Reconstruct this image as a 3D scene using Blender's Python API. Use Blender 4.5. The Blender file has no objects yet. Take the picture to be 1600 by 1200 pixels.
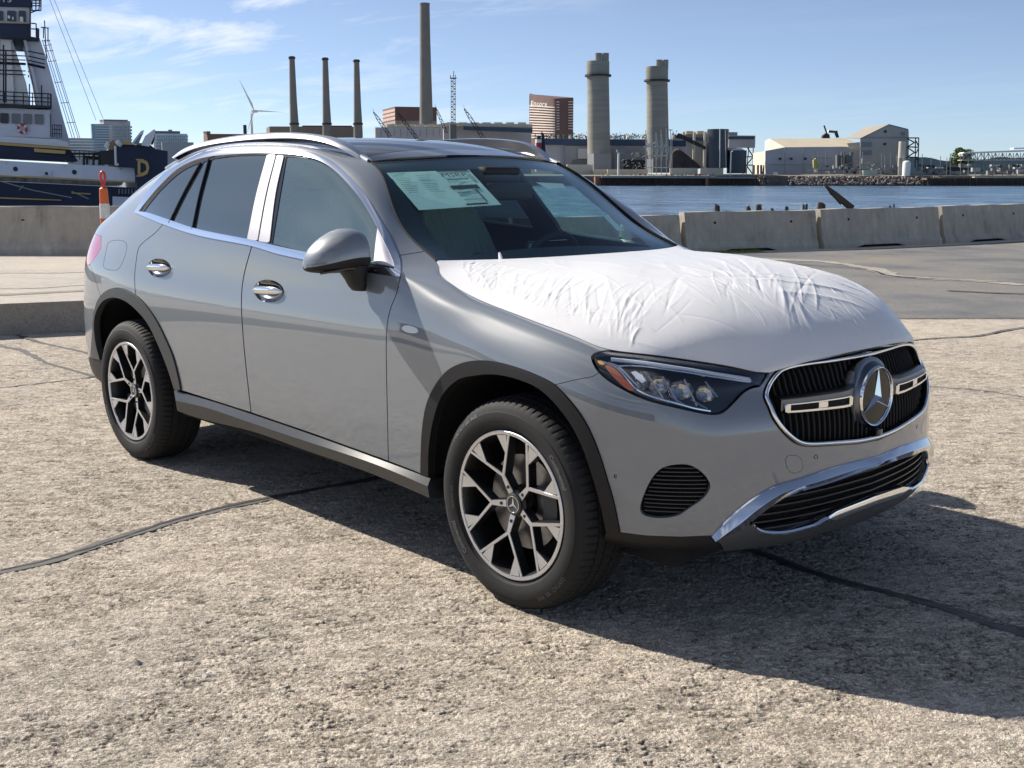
import bpy, bmesh, math, random
import numpy as np
from math import sin, cos, tan, pi, radians, sqrt, atan2
from mathutils import Vector, Matrix
from mathutils.bvhtree import BVHTree

random.seed(7)
scene = bpy.context.scene

# ------------------------------------------------------------------ camera
# world frame: x forward along the car, y to its left, z up, metres
CAM = np.array([2.7277, -3.4614, 1.4619]); YAW = 2.3891; PITCH = 0.1795; FPX = 1780.28
cam_data = bpy.data.cameras.new('camera')
cam_data.sensor_fit = 'HORIZONTAL'; cam_data.sensor_width = 36.0
cam_data.lens = FPX / 1600.0 * 36.0
cam_data.clip_start = 0.1; cam_data.clip_end = 20000
cam = bpy.data.objects.new('camera', cam_data)
scene.collection.objects.link(cam)
cam.location = CAM
cam.rotation_euler = (pi / 2 - PITCH, 0, YAW - pi / 2)
scene.camera = cam

# ------------------------------------------------------------------ light
SUN_EL = radians(37.0); SUN_AZ = radians(180 + 16.0)       # direction towards the sun, measured from +x
sun_dir = Vector((cos(SUN_EL) * cos(SUN_AZ), cos(SUN_EL) * sin(SUN_AZ), sin(SUN_EL)))
world = bpy.data.worlds.new('World'); scene.world = world; world.use_nodes = True
wn = world.node_tree.nodes; wl = world.node_tree.links
wn.clear()
sky = wn.new('ShaderNodeTexSky'); sky.sky_type = 'NISHITA'; sky.sun_disc = False
sky.sun_elevation = SUN_EL; sky.sun_rotation = radians(90) - SUN_AZ
sky.altitude = 0; sky.air_density = 0.6; sky.dust_density = 0.15; sky.ozone_density = 5.0
bg = wn.new('ShaderNodeBackground'); bg.inputs['Strength'].default_value = 0.088
wo = wn.new('ShaderNodeOutputWorld')
def wnode(t, **kw):
    n = wn.new(t)
    for k, v in kw.items(): setattr(n, k, v)
    return n
# thin cirrus streaks: wisps placed by direction on the sky itself
tc = wnode('ShaderNodeTexCoord')
sepw = wnode('ShaderNodeSeparateXYZ'); wl.new(tc.outputs['Generated'], sepw.inputs[0])
def wmath(op, a, b=None, clamp=False):
    n = wn.new('ShaderNodeMath'); n.operation = op; n.use_clamp = clamp
    for i, v in enumerate((a, b)):
        if v is None: continue
        if isinstance(v, (int, float)): n.inputs[i].default_value = v
        else: wl.new(v, n.inputs[i])
    return n.outputs[0]
zc = wmath('MAXIMUM', sepw.outputs[2], 0.0)
zz = wmath('ADD', zc, 0.06)
px_ = wmath('DIVIDE', sepw.outputs[0], zz); py_ = wmath('DIVIDE', sepw.outputs[1], zz)
comb = wnode('ShaderNodeCombineXYZ'); wl.new(px_, comb.inputs[0]); wl.new(py_, comb.inputs[1])
mp = wnode('ShaderNodeMapping'); mp.inputs['Rotation'].default_value = (0, 0, radians(38)); mp.inputs['Scale'].default_value = (0.42, 1.15, 1)
wl.new(comb.outputs[0], mp.inputs[0])
nz = wnode('ShaderNodeTexNoise'); nz.inputs['Scale'].default_value = 1.35; nz.inputs['Detail'].default_value = 7; nz.inputs['Roughness'].default_value = 0.62; nz.inputs['Distortion'].default_value = 0.5
wl.new(mp.outputs[0], nz.inputs['Vector'])
nz2 = wnode('ShaderNodeTexNoise'); nz2.inputs['Scale'].default_value = 0.28; nz2.inputs['Detail'].default_value = 2
wl.new(comb.outputs[0], nz2.inputs['Vector'])
c1 = wmath('SUBTRACT', nz.outputs[0], 0.475); c1 = wmath('MULTIPLY', c1, 6.5, True)
c2 = wmath('SUBTRACT', nz2.outputs[0], 0.38); c2 = wmath('MULTIPLY', c2, 5.0, True)
cl = wmath('MULTIPLY', c1, c2); side = wmath('ADD', wmath('MULTIPLY', wmath('ADD', wmath('MULTIPLY', sepw.outputs[0], -.683), wmath('MULTIPLY', sepw.outputs[1], -.730)), 3.2), .45, True); side = wmath('MAXIMUM', side, .16)
cl = wmath('MULTIPLY', wmath('MULTIPLY', cl, side), 0.60); cl = wmath('MULTIPLY', cl, wmath('MULTIPLY', zc, 12.0, True))
mixw = wnode('ShaderNodeMix'); mixw.data_type = 'RGBA'
wl.new(cl, mixw.inputs[0]); wl.new(sky.outputs[0], mixw.inputs[6])
mixw.inputs[7].default_value = (8.2, 8.5, 9.0, 1)
hsv = wnode('ShaderNodeHueSaturation'); hsv.inputs['Saturation'].default_value = .80; hsv.inputs['Value'].default_value = 1.0
wl.new(mixw.outputs[2], hsv.inputs['Color']); wl.new(hsv.outputs[0], bg.inputs['Color']); wl.new(bg.outputs[0], wo.inputs[0])

sun_data = bpy.data.lights.new('sun', 'SUN'); sun_data.energy = 5.0; sun_data.angle = radians(0.53); sun_data.color = (1.0, 0.93, 0.83)
sun = bpy.data.objects.new('sun', sun_data); scene.collection.objects.link(sun)
sun.rotation_euler = sun_dir.to_track_quat('Z', 'Y').to_euler(); sun.location = (0, 0, 60)
scene.view_settings.view_transform = 'Standard'; scene.view_settings.look = 'None'
scene.view_settings.exposure = 0.55; scene.view_settings.gamma = 1.0; scene.view_settings.use_curve_mapping = False
scene.cycles.max_bounces = 10; scene.cycles.transparent_max_bounces = 16; scene.cycles.glossy_bounces = 6

# ------------------------------------------------------------------ geometry of the photograph: pixel -> point in the place
_fw = np.array([cos(PITCH) * cos(YAW), cos(PITCH) * sin(YAW), -sin(PITCH)])
_rt = np.array([sin(YAW), -cos(YAW), 0.0]); _up = np.cross(_rt, _fw)
def pj(P):
    d = np.atleast_2d(np.asarray(P, float)) - CAM; z = d @ _fw
    return np.stack([800 + FPX * (d @ _rt) / z, 600 - FPX * (d @ _up) / z], 1)
def ray(px, py): return _fw + (px - 800) / FPX * _rt + (600 - py) / FPX * _up
def at(px, py, ax, v):
    d = ray(px, py); i = 'xyz'.index(ax); return CAM + (v - CAM[i]) / d[i] * d
def far(px, py, D):
    """point seen at a pixel, D metres away along the view's horizontal depth"""
    d = ray(px, py); h = d[0] * _fw[0] + d[1] * _fw[1]; n = sqrt(_fw[0] ** 2 + _fw[1] ** 2)
    return CAM + d * (D / (h / n))

# ------------------------------------------------------------------ objects
def link(o, parent=None):
    scene.collection.objects.link(o)
    if parent is not None:
        o.parent = parent
        o.matrix_parent_inverse = Matrix.Identity(4)
    return o
def tag(o, label=None, cat=None, group=None, kind=None):
    if label: o['label'] = label
    if cat: o['category'] = cat
    if group: o['group'] = group
    if kind: o['kind'] = kind
    return o
def empty(name, loc=(0, 0, 0), parent=None):
    o = bpy.data.objects.new(name, None); o.location = loc; o.empty_display_size = 0.1
    return link(o, parent)
def wpos(o):
    p = Vector(o.location)
    while o.parent: o = o.parent; p = p + Vector(o.location)
    return p
def mk(name, V, F, mat, parent=None, smooth=True, N=None, mats=None, fm=None, sharp=None):
    """one mesh object; V in world metres, kept relative to the parent's position (parents are unrotated)"""
    V = np.asarray(V, float).reshape(-1, 3)
    if parent is not None: V = V - np.array(wpos(parent))
    me = bpy.data.meshes.new(name)
    me.from_pydata(V.tolist(), [], [list(map(int, f)) for f in F])
    for m in (mats or [mat]): me.materials.append(m)
    if fm is not None: me.polygons.foreach_set('material_index', fm)
    me.update()
    if smooth:
        me.polygons.foreach_set('use_smooth', [True] * len(me.polygons))
        if sharp: me.set_sharp_from_angle(angle=radians(sharp))
    if N is not None:
        me.normals_split_custom_set_from_vertices([tuple(n) for n in N])
    o = bpy.data.objects.new(name, me)
    return link(o, parent)

class MB:
    """collects simple shapes into one mesh"""
    def __init__(s): s.V = []; s.F = []
    def add(s, V, F):
        b = len(s.V); s.V += [tuple(map(float, v)) for v in V]; s.F += [tuple(i + b for i in f) for f in F]; return s
    def box(s, c, d, R=None, bev=0):
        c = np.array(c, float); x, y, z = np.array(d, float) / 2
        P = np.array([(-x, -y, -z), (x, -y, -z), (x, y, -z), (-x, y, -z), (-x, -y, z), (x, -y, z), (x, y, z), (-x, y, z)])
        if R is not None: P = P @ np.array(R).T
        return s.add(P + c, [(3, 2, 1, 0), (4, 5, 6, 7), (0, 1, 5, 4), (1, 2, 6, 5), (2, 3, 7, 6), (3, 0, 4, 7)])
    def box2(s, lo, hi):
        lo = np.array(lo, float); hi = np.array(hi, float); return s.box((lo + hi) / 2, hi - lo)
    def tube(s, pts, r, n=8, cap=True, closed=False):
        pts = [Vector(p) for p in pts]; m = len(pts)
        rr = r if hasattr(r, '__len__') else [r] * m
        ref = None; V = []; F = []
        for i, p in enumerate(pts):
            if closed: t = (pts[(i + 1) % m] - pts[i - 1]).normalized()
            else: t = (pts[min(i + 1, m - 1)] - pts[max(i - 1, 0)]).normalized()
            if ref is None: ref = Vector((0, 0, 1)) if abs(t.z) < 0.9 else Vector((1, 0, 0))
            a = ref - t * ref.dot(t)
            if a.length < 1e-6: a = t.orthogonal()
            a.normalize(); b = t.cross(a); ref = a
            for k in range(n):
                w = 2 * pi * k / n; V.append(p + (a * cos(w) + b * sin(w)) * rr[i])
        for i in range(m if closed else m - 1):
            j = (i + 1) % m
            for k in range(n):
                F.append((i * n + k, i * n + (k + 1) % n, j * n + (k + 1) % n, j * n + k))
        if cap and not closed:
            F.append(tuple(range(n - 1, -1, -1))); F.append(tuple((m - 1) * n + k for k in range(n)))
        return s.add(V, F)
    def lathe(s, prof, c=(0, 0, 0), axis='z', n=32, closed=False):
        """prof: list of (radius, height along axis)"""
        V = []; F = []; m = len(prof)
        for i in range(n):
            w = 2 * pi * i / n
            for r, h in prof:
                if axis == 'z': V.append((c[0] + r * cos(w), c[1] + r * sin(w), c[2] + h))
                elif axis == 'y': V.append((c[0] + r * cos(w), c[1] + h, c[2] + r * sin(w)))
                else: V.append((c[0] + h, c[1] + r * cos(w), c[2] + r * sin(w)))
        for i in range(n):
            for j in range(m - 1 + (1 if closed else 0)):
                a = i * m + j; b = i * m + (j + 1) % m; c2 = ((i + 1) % n) * m + (j + 1) % m; d = ((i + 1) % n) * m + j
                F.append((a, b, c2, d) if axis != 'y' else (a, d, c2, b))
        return s.add(V, F)
    def prism(s, poly, a, b, axis='z'):
        """extrude a 2D polygon between heights a and b along an axis"""
        n = len(poly)
        def P(u, v, w): return {'z': (u, v, w), 'y': (u, w, v), 'x': (w, u, v)}[axis]
        V = [P(u, v, a) for u, v in poly] + [P(u, v, b) for u, v in poly]
        F = [tuple(range(n - 1, -1, -1)), tuple(range(n, 2 * n))] + [(i, (i + 1) % n, n + (i + 1) % n, n + i) for i in range(n)]
        return s.add(V, F)
    def build(s, name, mat, parent=None, smooth=False, sharp=35, bevel=0, segs=2):
        o = mk(name, s.V, s.F, mat, parent, smooth, sharp=sharp if smooth else None)
        if bevel:
            bm = bmesh.new(); bm.from_mesh(o.data)
            bmesh.ops.remove_doubles(bm, verts=bm.verts, dist=1e-5)
            ed = [e for e in bm.edges if len(e.link_faces) == 2 and e.calc_face_angle(0) > 0.5]
            bmesh.ops.bevel(bm, geom=ed, offset=bevel, segments=segs, profile=0.5, affect='EDGES')
            bmesh.ops.recalc_face_normals(bm, faces=bm.faces)
            for f in bm.faces: f.smooth = True
            bm.to_mesh(o.data); bm.free(); o.data.set_sharp_from_angle(angle=radians(40))
        else:
            bm = bmesh.new(); bm.from_mesh(o.data); bmesh.ops.recalc_face_normals(bm, faces=bm.faces); bm.to_mesh(o.data); bm.free()
            if smooth: o.data.set_sharp_from_angle(angle=radians(sharp))
        return o

# ------------------------------------------------------------------ materials
def newmat(name):
    m = bpy.data.materials.new(name); m.use_nodes = True
    nt = m.node_tree; return m, nt, nt.nodes['Principled BSDF'], nt.nodes['Material Output']
def nd(nt, t, ins=None, **kw):
    n = nt.nodes.new(t)
    for k, v in kw.items(): setattr(n, k, v)
    for k, v in (ins or {}).items():
        if isinstance(v, bpy.types.NodeSocket): nt.links.new(v, n.inputs[k])
        else: n.inputs[k].default_value = v
    return n
def ramp(nt, fac, stops):
    r = nt.nodes.new('ShaderNodeValToRGB'); nt.links.new(fac, r.inputs[0])
    while len(r.color_ramp.elements) < len(stops): r.color_ramp.elements.new(0.5)
    for e, (p, c) in zip(r.color_ramp.elements, stops):
        e.position = p; e.color = (c, c, c, 1) if isinstance(c, (int, float)) else (*c, 1)
    return r.outputs[0]
def pm(name, col, rough=0.5, metal=0.0, coat=0.0, coat_rough=0.03, ior=1.5, grain=0.0, gscale=40, bump=0.0, bscale=200, stretch=None):
    m, nt, b, out = newmat(name)
    b.inputs['Base Color'].default_value = (*col, 1); b.inputs['Roughness'].default_value = rough
    b.inputs['Metallic'].default_value = metal; b.inputs['IOR'].default_value = ior
    b.inputs['Coat Weight'].default_value = coat; b.inputs['Coat Roughness'].default_value = coat_rough
    co = nd(nt, 'ShaderNodeTexCoord').outputs['Object']
    if stretch: co = nd(nt, 'ShaderNodeMapping', {'Vector': co, 'Scale': stretch}).outputs[0]
    if grain:
        n = nd(nt, 'ShaderNodeTexNoise', {'Vector': co, 'Scale': gscale, 'Detail': 6.0, 'Roughness': 0.6})
        r = ramp(nt, n.outputs[0], [(0.25, tuple(c * (1 - grain) for c in col)), (0.75, tuple(min(1, c * (1 + grain)) for c in col))])
        nt.links.new(r, b.inputs['Base Color'])
    if bump:
        n2 = nd(nt, 'ShaderNodeTexNoise', {'Vector': co, 'Scale': bscale, 'Detail': 4.0})
        bp = nd(nt, 'ShaderNodeBump', {'Height': n2.outputs[0], 'Strength': bump, 'Distance': 0.002})
        nt.links.new(bp.outputs[0], b.inputs['Normal'])
    return m
def glassmat(name, tint, refl=1.0, rough=0.0, f0=1.5, haze=0.0):
    """thin sheet: tinted see-through plus mirror reflection by Fresnel"""
    m, nt, b, out = newmat(name)
    nt.nodes.remove(b)
    tr = nd(nt, 'ShaderNodeBsdfTransparent', {'Color': (*tint, 1)})
    gl = nd(nt, 'ShaderNodeBsdfGlossy', {'Color': (refl, refl, refl, 1), 'Roughness': rough})
    lw = nd(nt, 'ShaderNodeLayerWeight', {'Blend': 0.5})
    p5 = nd(nt, 'ShaderNodeMath', {0: lw.outputs['Facing'], 1: 5.0}, operation='POWER')
    r0 = ((f0 - 1) / (f0 + 1)) ** 2 * 2.2
    fr = nd(nt, 'ShaderNodeMath', {0: p5.outputs[0], 1: 1 - r0, 2: r0}, operation='MULTIPLY_ADD')
    mx = nd(nt, 'ShaderNodeMixShader', {0: fr.outputs[0], 1: tr.outputs[0], 2: gl.outputs[0]})
    if haze:
        df = nd(nt, 'ShaderNodeBsdfDiffuse', {'Color': (.23, .38, .45, 1)})
        mx = nd(nt, 'ShaderNodeMixShader', {0: haze, 1: mx.outputs[0], 2: df.outputs[0]})
    nt.links.new(mx.outputs[0], out.inputs[0])
    return m

# ================================================================== THE CAR: surface
def nspline(P, ts=None):
    """natural cubic spline through rows of P; returns evaluator"""
    P = np.asarray(P, float); n = len(P)
    if ts is None:
        d = np.sqrt(np.linalg.norm(np.diff(P, axis=0), axis=1)); d = np.maximum(d, 1e-4); ts = np.concatenate([[0], np.cumsum(d)])
    ts = np.asarray(ts, float); h = np.diff(ts)
    A = np.zeros((n, n)); B = np.zeros((n, P.shape[1])); A[0, 0] = A[-1, -1] = 1
    for i in range(1, n - 1):
        A[i, i - 1] = h[i - 1]; A[i, i] = 2 * (h[i - 1] + h[i]); A[i, i + 1] = h[i]
        B[i] = 6 * ((P[i + 1] - P[i]) / h[i] - (P[i] - P[i - 1]) / h[i - 1])
    M = np.linalg.solve(A, B)
    def ev(t):
        t = np.atleast_1d(t); i = np.clip(np.searchsorted(ts, t) - 1, 0, n - 2); hh = h[i][:, None]
        a = (ts[i + 1] - t)[:, None]; b = (t - ts[i])[:, None]
        return (M[i] * a ** 3 + M[i + 1] * b ** 3) / (6 * hh) + (P[i] / hh - M[i] * hh / 6) * a + (P[i + 1] / hh - M[i + 1] * hh / 6) * b
    return ev, ts
def smooth_line(pts, step=2.0, closed=False):
    """Catmull-Rom through 2D/3D points; a point given as (x, y, 'c') is a hard corner"""
    corner = [len(p) == 3 and isinstance(p[2], str) for p in pts]
    P = [np.array(p[:2] if c else p, float) for p, c in zip(pts, corner)]
    n = len(P); out = []
    rng = range(n if closed else n - 1)
    for i in rng:
        p1, p2 = P[i], P[(i + 1) % n]
        p0 = P[i - 1] if (closed or i > 0) else p1
        p3 = P[(i + 2) % n] if (closed or i + 2 < n) else p2
        L = np.linalg.norm(p2 - p1) + 1e-9
        l0 = np.linalg.norm(p1 - p0) + 1e-9; l3 = np.linalg.norm(p3 - p2) + 1e-9
        m1 = (p2 - p1) if (corner[i] or l0 < 1e-8) else ((p2 - p0) / (l0 + L) * L)
        j = (i + 1) % n
        m2 = (p2 - p1) if (corner[j] or l3 < 1e-8) else ((p3 - p1) / (l3 + L) * L)
        k = max(2, int(L / step))
        for q in range(k):
            t = q / k; t2 = t * t; t3 = t2 * t
            out.append((2 * t3 - 3 * t2 + 1) * p1 + (t3 - 2 * t2 + t) * m1 + (-2 * t3 + 3 * t2) * p2 + (t3 - t2) * m2)
    if not closed: out.append(P[-1])
    return np.array(out)
def sdf(poly, Q):
    """signed distance to a closed 2D polygon, positive inside"""
    poly = np.asarray(poly, float); a = poly; b = np.roll(poly, -1, 0)
    d = np.full(len(Q), 1e9); ins = np.zeros(len(Q), bool)
    for p, q in zip(a, b):
        e = q - p; w = Q - p; ee = e @ e
        if ee < 1e-12: continue
        t = np.clip((w @ e) / ee, 0, 1); r = w - t[:, None] * e
        d = np.minimum(d, np.einsum('ij,ij->i', r, r))
        c = ((p[1] <= Q[:, 1]) & (q[1] > Q[:, 1])) | ((q[1] <= Q[:, 1]) & (p[1] > Q[:, 1]))
        if c.any():
            xx = p[0] + (Q[:, 1] - p[1]) / (q[1] - p[1] if q[1] != p[1] else 1e-9) * e[0]
            ins ^= c & (Q[:, 0] < xx)
    d = np.sqrt(d); return np.where(ins, d, -d)
class Surf:
    """vertices, normals, faces and the traced position (pixels of the photograph) of each vertex"""
    def __init__(s, V, N, F, Q=None):
        s.V = V; s.N = N; s.F = F; s.Q = pj(V) if Q is None else Q
    @staticmethod
    def grid(P):
        """P: (m, n, 3)"""
        m, n = P.shape[:2]
        du = np.gradient(P, axis=0); dv = np.gradient(P, axis=1)
        N = np.cross(du, dv).reshape(-1, 3); L = np.linalg.norm(N, axis=1)[:, None]; N = N / np.maximum(L, 1e-12)
        idx = np.arange(m * n).reshape(m, n)
        F = np.stack([idx[:-1, :-1], idx[1:, :-1], idx[1:, 1:], idx[:-1, 1:]], -1).reshape(-1, 4)
        return Surf(P.reshape(-1, 3), N, [tuple(f) for f in F])
    def clip(s, f):
        """keep where f >= 0"""
        f = np.where(np.abs(f) < 1e-7, 1e-7, f); pos = f > 0
        V = [s.V]; N = [s.N]; Q = [s.Q]; nf = []; cache = {}; nv = [len(s.V)]
        addV = []; addN = []; addQ = []
        def cut(i, j):
            k = (i, j) if i < j else (j, i)
            if k not in cache:
                t = f[k[0]] / (f[k[0]] - f[k[1]])
                addV.append(s.V[k[0]] * (1 - t) + s.V[k[1]] * t); addN.append(s.N[k[0]] * (1 - t) + s.N[k[1]] * t)
                addQ.append(s.Q[k[0]] * (1 - t) + s.Q[k[1]] * t); cache[k] = nv[0]; nv[0] += 1
            return cache[k]
        for F in s.F:
            p = [pos[i] for i in F]
            if all(p): nf.append(F); continue
            if not any(p): continue
            o = []
            for a in range(len(F)):
                i, j = F[a], F[(a + 1) % len(F)]
                if pos[i]: o.append(i)
                if pos[i] != pos[j]: o.append(cut(i, j))
            if len(o) >= 3: nf.append(tuple(o))
        if addV: V.append(np.array(addV)); N.append(np.array(addN)); Q.append(np.array(addQ))
        return Surf(np.concatenate(V), np.concatenate(N), nf, np.concatenate(Q)).compact()
    def compact(s):
        if not s.F: return Surf(np.zeros((0, 3)), np.zeros((0, 3)), [], np.zeros((0, 2)))
        used = np.unique(np.concatenate([np.array(f) for f in s.F])); mp = -np.ones(len(s.V), int); mp[used] = np.arange(len(used))
        return Surf(s.V[used], s.N[used], [tuple(int(mp[i]) for i in f) for f in s.F], s.Q[used])
    def box(s, lo, hi):
        """faces whose traced positions fall in a pixel box"""
        ok = (s.Q[:, 0] > lo[0]) & (s.Q[:, 0] < hi[0]) & (s.Q[:, 1] > lo[1]) & (s.Q[:, 1] < hi[1])
        return Surf(s.V, s.N, [f for f in s.F if any(ok[i] for i in f)], s.Q).compact()
    def inside(s, poly, m=0.0):
        poly = np.asarray(poly); t = s.box(poly.min(0) - 14, poly.max(0) + 14)
        if not t.F: return t
        ok = t.seen() | (t.V[:, 0] > 0); t = Surf(t.V, t.N, [f for f in t.F if all(ok[i] for i in f)], t.Q).compact()
        return t.clip(sdf(poly, t.Q) - m).main() if t.F else t
    def outside(s, poly, m=0.0):
        f = -sdf(np.asarray(poly), s.Q) - m; return s.clip(np.where(s.seen() | (s.V[:, 0] > 0), f, 1.0))
    def seen(s):
        return np.einsum('ij,ij->i', s.N, CAM - s.V) > -.02 * np.linalg.norm(CAM - s.V, axis=1)
    def main(s, frac=.04):
        """drop stray slivers: keep connected pieces larger than a fraction of the largest"""
        par = list(range(len(s.V)))
        def find(a):
            while par[a] != a: par[a] = par[par[a]]; a = par[a]
            return a
        for f in s.F:
            r = find(f[0])
            for i in f[1:]:
                q = find(i)
                if q != r: par[q] = r
        cnt = {}
        for f in s.F: r = find(f[0]); cnt[r] = cnt.get(r, 0) + 1
        if not cnt: return s
        big = max(cnt.values()); return Surf(s.V, s.N, [f for f in s.F if cnt[find(f[0])] >= big * frac], s.Q).compact()
    def moved(s, d): return Surf(s.V + s.N * d, s.N, s.F, s.Q)
    def mirror(s):
        m = np.array([1, -1, 1.0]); return Surf(s.V * m, s.N * m, [tuple(reversed(f)) for f in s.F], s.Q)
    def thick(s, d):
        """fold the free edges inwards by d"""
        cnt = {}
        for F in s.F:
            for a in range(len(F)):
                i, j = F[a], F[(a + 1) % len(F)]; k = (min(i, j), max(i, j)); cnt.setdefault(k, []).append((i, j))
        V = [s.V]; N = [s.N]; Q = [s.Q]; nf = list(s.F); b = len(s.V); aV = []; aN = []; aQ = []
        nn = s.N / np.maximum(np.linalg.norm(s.N, axis=1)[:, None], 1e-9)
        for k, e in cnt.items():
            if len(e) != 1: continue
            i, j = e[0]
            p, q = s.V[i], s.V[j]; t = q - p; fnv = np.cross(t, (nn[i] + nn[j]) / 2); l = np.linalg.norm(fnv)
            if l < 1e-9: continue
            fnv = fnv / l
            aV += [p, q, q - nn[j] * d, p - nn[i] * d]; aN += [fnv] * 4; aQ += [s.Q[i], s.Q[j], s.Q[j], s.Q[i]]
            nf.append((b + 1, b, b + 3, b + 2)); b += 4
        if aV: V.append(np.array(aV)); N.append(np.array(aN)); Q.append(np.array(aQ))
        return Surf(np.concatenate(V), np.concatenate(N), nf, np.concatenate(Q))
    def join(s, o):
        b = len(s.V)
        if len(o.V) == b and np.allclose(o.V * np.array([1, -1, 1]), s.V, atol=1e-9):      # mirrored half: weld along the centre line
            mid = np.abs(s.V[:, 1]) < 2e-4; mp = np.where(mid, np.arange(b), np.arange(b) + b); N = s.N.copy(); N[mid, 1] = 0
            V = s.V.copy(); V[mid, 1] = 0
            return Surf(np.concatenate([V, o.V]), np.concatenate([N, o.N]), list(s.F) + [tuple(int(mp[i]) for i in f) for f in o.F], np.concatenate([s.Q, o.Q])).compact()
        return Surf(np.concatenate([s.V, o.V]), np.concatenate([s.N, o.N]), list(s.F) + [tuple(i + b for i in f) for f in o.F], np.concatenate([s.Q, o.Q]))
    def obj(s, name, mat, parent, thick=0.0):
        t = s.thick(thick) if thick else s
        return mk(name, t.V, t.F, mat, parent, True, N=t.N)

# ---- plan outline of the right-hand side, rear centre -> front centre
PLAN = [(-3.88, 0), (-3.865, -.35), (-3.80, -.62), (-3.68, -.80), (-3.50, -.885), (-3.22, -.925), (-2.888, -.942), (-2.55, -.944), (-2.2, -.942), (-1.8, -.94),
        (-1.4, -.94), (-1.0, -.94), (-.75, -.94), (-.58, -.94), (-.40, -.94), (-.20, -.94), (0, -.939), (.2, -.925), (.35, -.895), (.47, -.848), (.57, -.785), (.645, -.71), (.71, -.61), (.775, -.46), (.82, -.25), (.84, 0)]
PLAN = np.array(PLAN); NS = len(PLAN)
_t = np.gradient(PLAN, axis=0); _t[0] = (0, -1); _t[-1] = (0, 1)
_n = np.stack([_t[:, 1], -_t[:, 0]], 1); _n /= np.linalg.norm(_n, axis=1)[:, None]          # outward
# heights / insets of the lower rails: side values, front values, rear values
zs = [.28, .33, .42, .58, .76, .92, 1.02]; ins_ = [.10, .03, .008, .000, .001, .010, .030]
zf = [.282, .305, .37, .50, .62, .73, .80]; inf_ = [.10, .035, .006, .000, .004, .014, .030]
zr = [.33, .38, .47, .62, .76, .92, 1.04]; inr_ = [.10, .04, .010, .000, .004, .020, .040]
def wgt(s, a, b): return min(1, max(0, (s - a) / (b - a)))
# belt (lower edge of window trim), top of the window trim, and roof / screen / bonnet edge, by station
BELT = {0: (-3.80, 0, 1.20), 1: (-3.785, -.34, 1.20), 2: (-3.72, -.58, 1.19), 3: (-3.60, -.735, 1.18), 4: (-3.42, -.795, 1.19), 5: (-3.17, -.818, 1.225),
        6: at(215, 334, 'y', -.835), 7: at(252, 347, 'y', -.868), 8: at(305, 361, 'y', -.882), 9: at(372, 376, 'y', -.888), 10: at(448, 393, 'y', -.890), 11: at(530, 410, 'y', -.890), 12: at(588, 423, 'y', -.889), 13: at(625, 433, 'y', -.886)}
TOP = {0: (-3.66, 0, 1.30), 1: (-3.645, -.30, 1.30), 2: (-3.58, -.52, 1.295), 3: (-3.48, -.655, 1.29), 4: (-3.31, -.715, 1.32), 5: (-3.10, -.735, 1.385),
       6: at(258, 270, 'y', -.745), 7: at(330, 237, 'y', -.695), 8: at(412, 232, 'y', -.672), 9: at(487, 239, 'y', -.662), 10: at(541, 268, 'y', -.677), 11: at(580, 318, 'y', -.728), 12: at(606, 366, 'y', -.777), 13: at(623, 412, 'y', -.832)}
EDGE = {0: (-3.48, 0, 1.46), 1: (-3.46, -.28, 1.455), 2: (-3.41, -.45, 1.44), 3: (-3.33, -.53, 1.435), 4: (-3.20, -.575, 1.455), 5: (-3.00, -.60, 1.505),
        6: (-2.74, -.612, 1.562), 7: (-2.42, -.615, 1.603), 8: (-2.05, -.612, 1.612), 9: (-1.65, -.603, 1.592), 10: at(577, 252, 'y', -.565), 11: at(612, 317, 'y', -.648), 12: at(645, 375, 'y', -.698), 13: at(682, 408, 'y', -.7195),
        14: at(690, 430, 'y', -.765), 15: at(737, 463, 'y', -.800), 16: at(800, 489, 'y', -.807), 17: at(850, 508, 'y', -.798), 18: at(905, 529, 'y', -.782), 19: at(951, 546, 'y', -.758),
        20: at(1020, 554.5, 'y', -.695), 21: at(1090, 564, 'y', -.610), 22: at(1150, 574, 'y', -.535), 23: at(1203, 581, 'y', -.455), 24: at(1283, 557, 'y', -.20), 25: (.775, 0, .892)}
ctrl = np.zeros((NS, 11, 3))
for s in range(NS):
    wf = wgt(s, 16.5, 21.5); wr = wgt(-s, -6, -2)
    wf = wf * wf * (3 - 2 * wf)
    for k in range(7):
        z = zs[k] * (1 - wf - wr) + zf[k] * wf + zr[k] * wr; i_ = ins_[k] * (1 - wf - wr) + inf_[k] * wf + inr_[k] * wr
        if s >= 14 and k >= 4:                                   # the wing top rounds over to the bonnet edge
            ze = EDGE[s][2]; wm = wgt(s, 13, 15)
            zc_ = min(z, ze - (.20, .125, .060)[k - 4]); ic_ = max(i_, (.004, .018, .052)[k - 4]); z = z * (1 - wm) + zc_ * wm; i_ = i_ * (1 - wm) + ic_ * wm
        p = PLAN[s] - _n[s] * i_
        ctrl[s, k] = (p[0], p[1], z)
    ctrl[s, 10] = EDGE[s]
    if s in BELT:
        ctrl[s, 7] = BELT[s]; ctrl[s, 9] = TOP[s]
        m = (ctrl[s, 7] + ctrl[s, 9]) / 2; m[1] -= .012 if s > 5 else .01 * abs(m[1]); ctrl[s, 8] = m
    else:
        a = ctrl[s, 6]; e = ctrl[s, 10]; d = a - ctrl[s, 5]
        c = a + np.array([d[0] * .3, d[1] * .3, (e[2] - a[2]) * .80 + .0])
        c = c * .75 + np.array([e[0], e[1], c[2]]) * .25
        for k, t in zip((7, 8, 9), (.28, .54, .78)):
            ctrl[s, k] = (1 - t) ** 2 * a + 2 * t * (1 - t) * c + t * t * e
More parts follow.
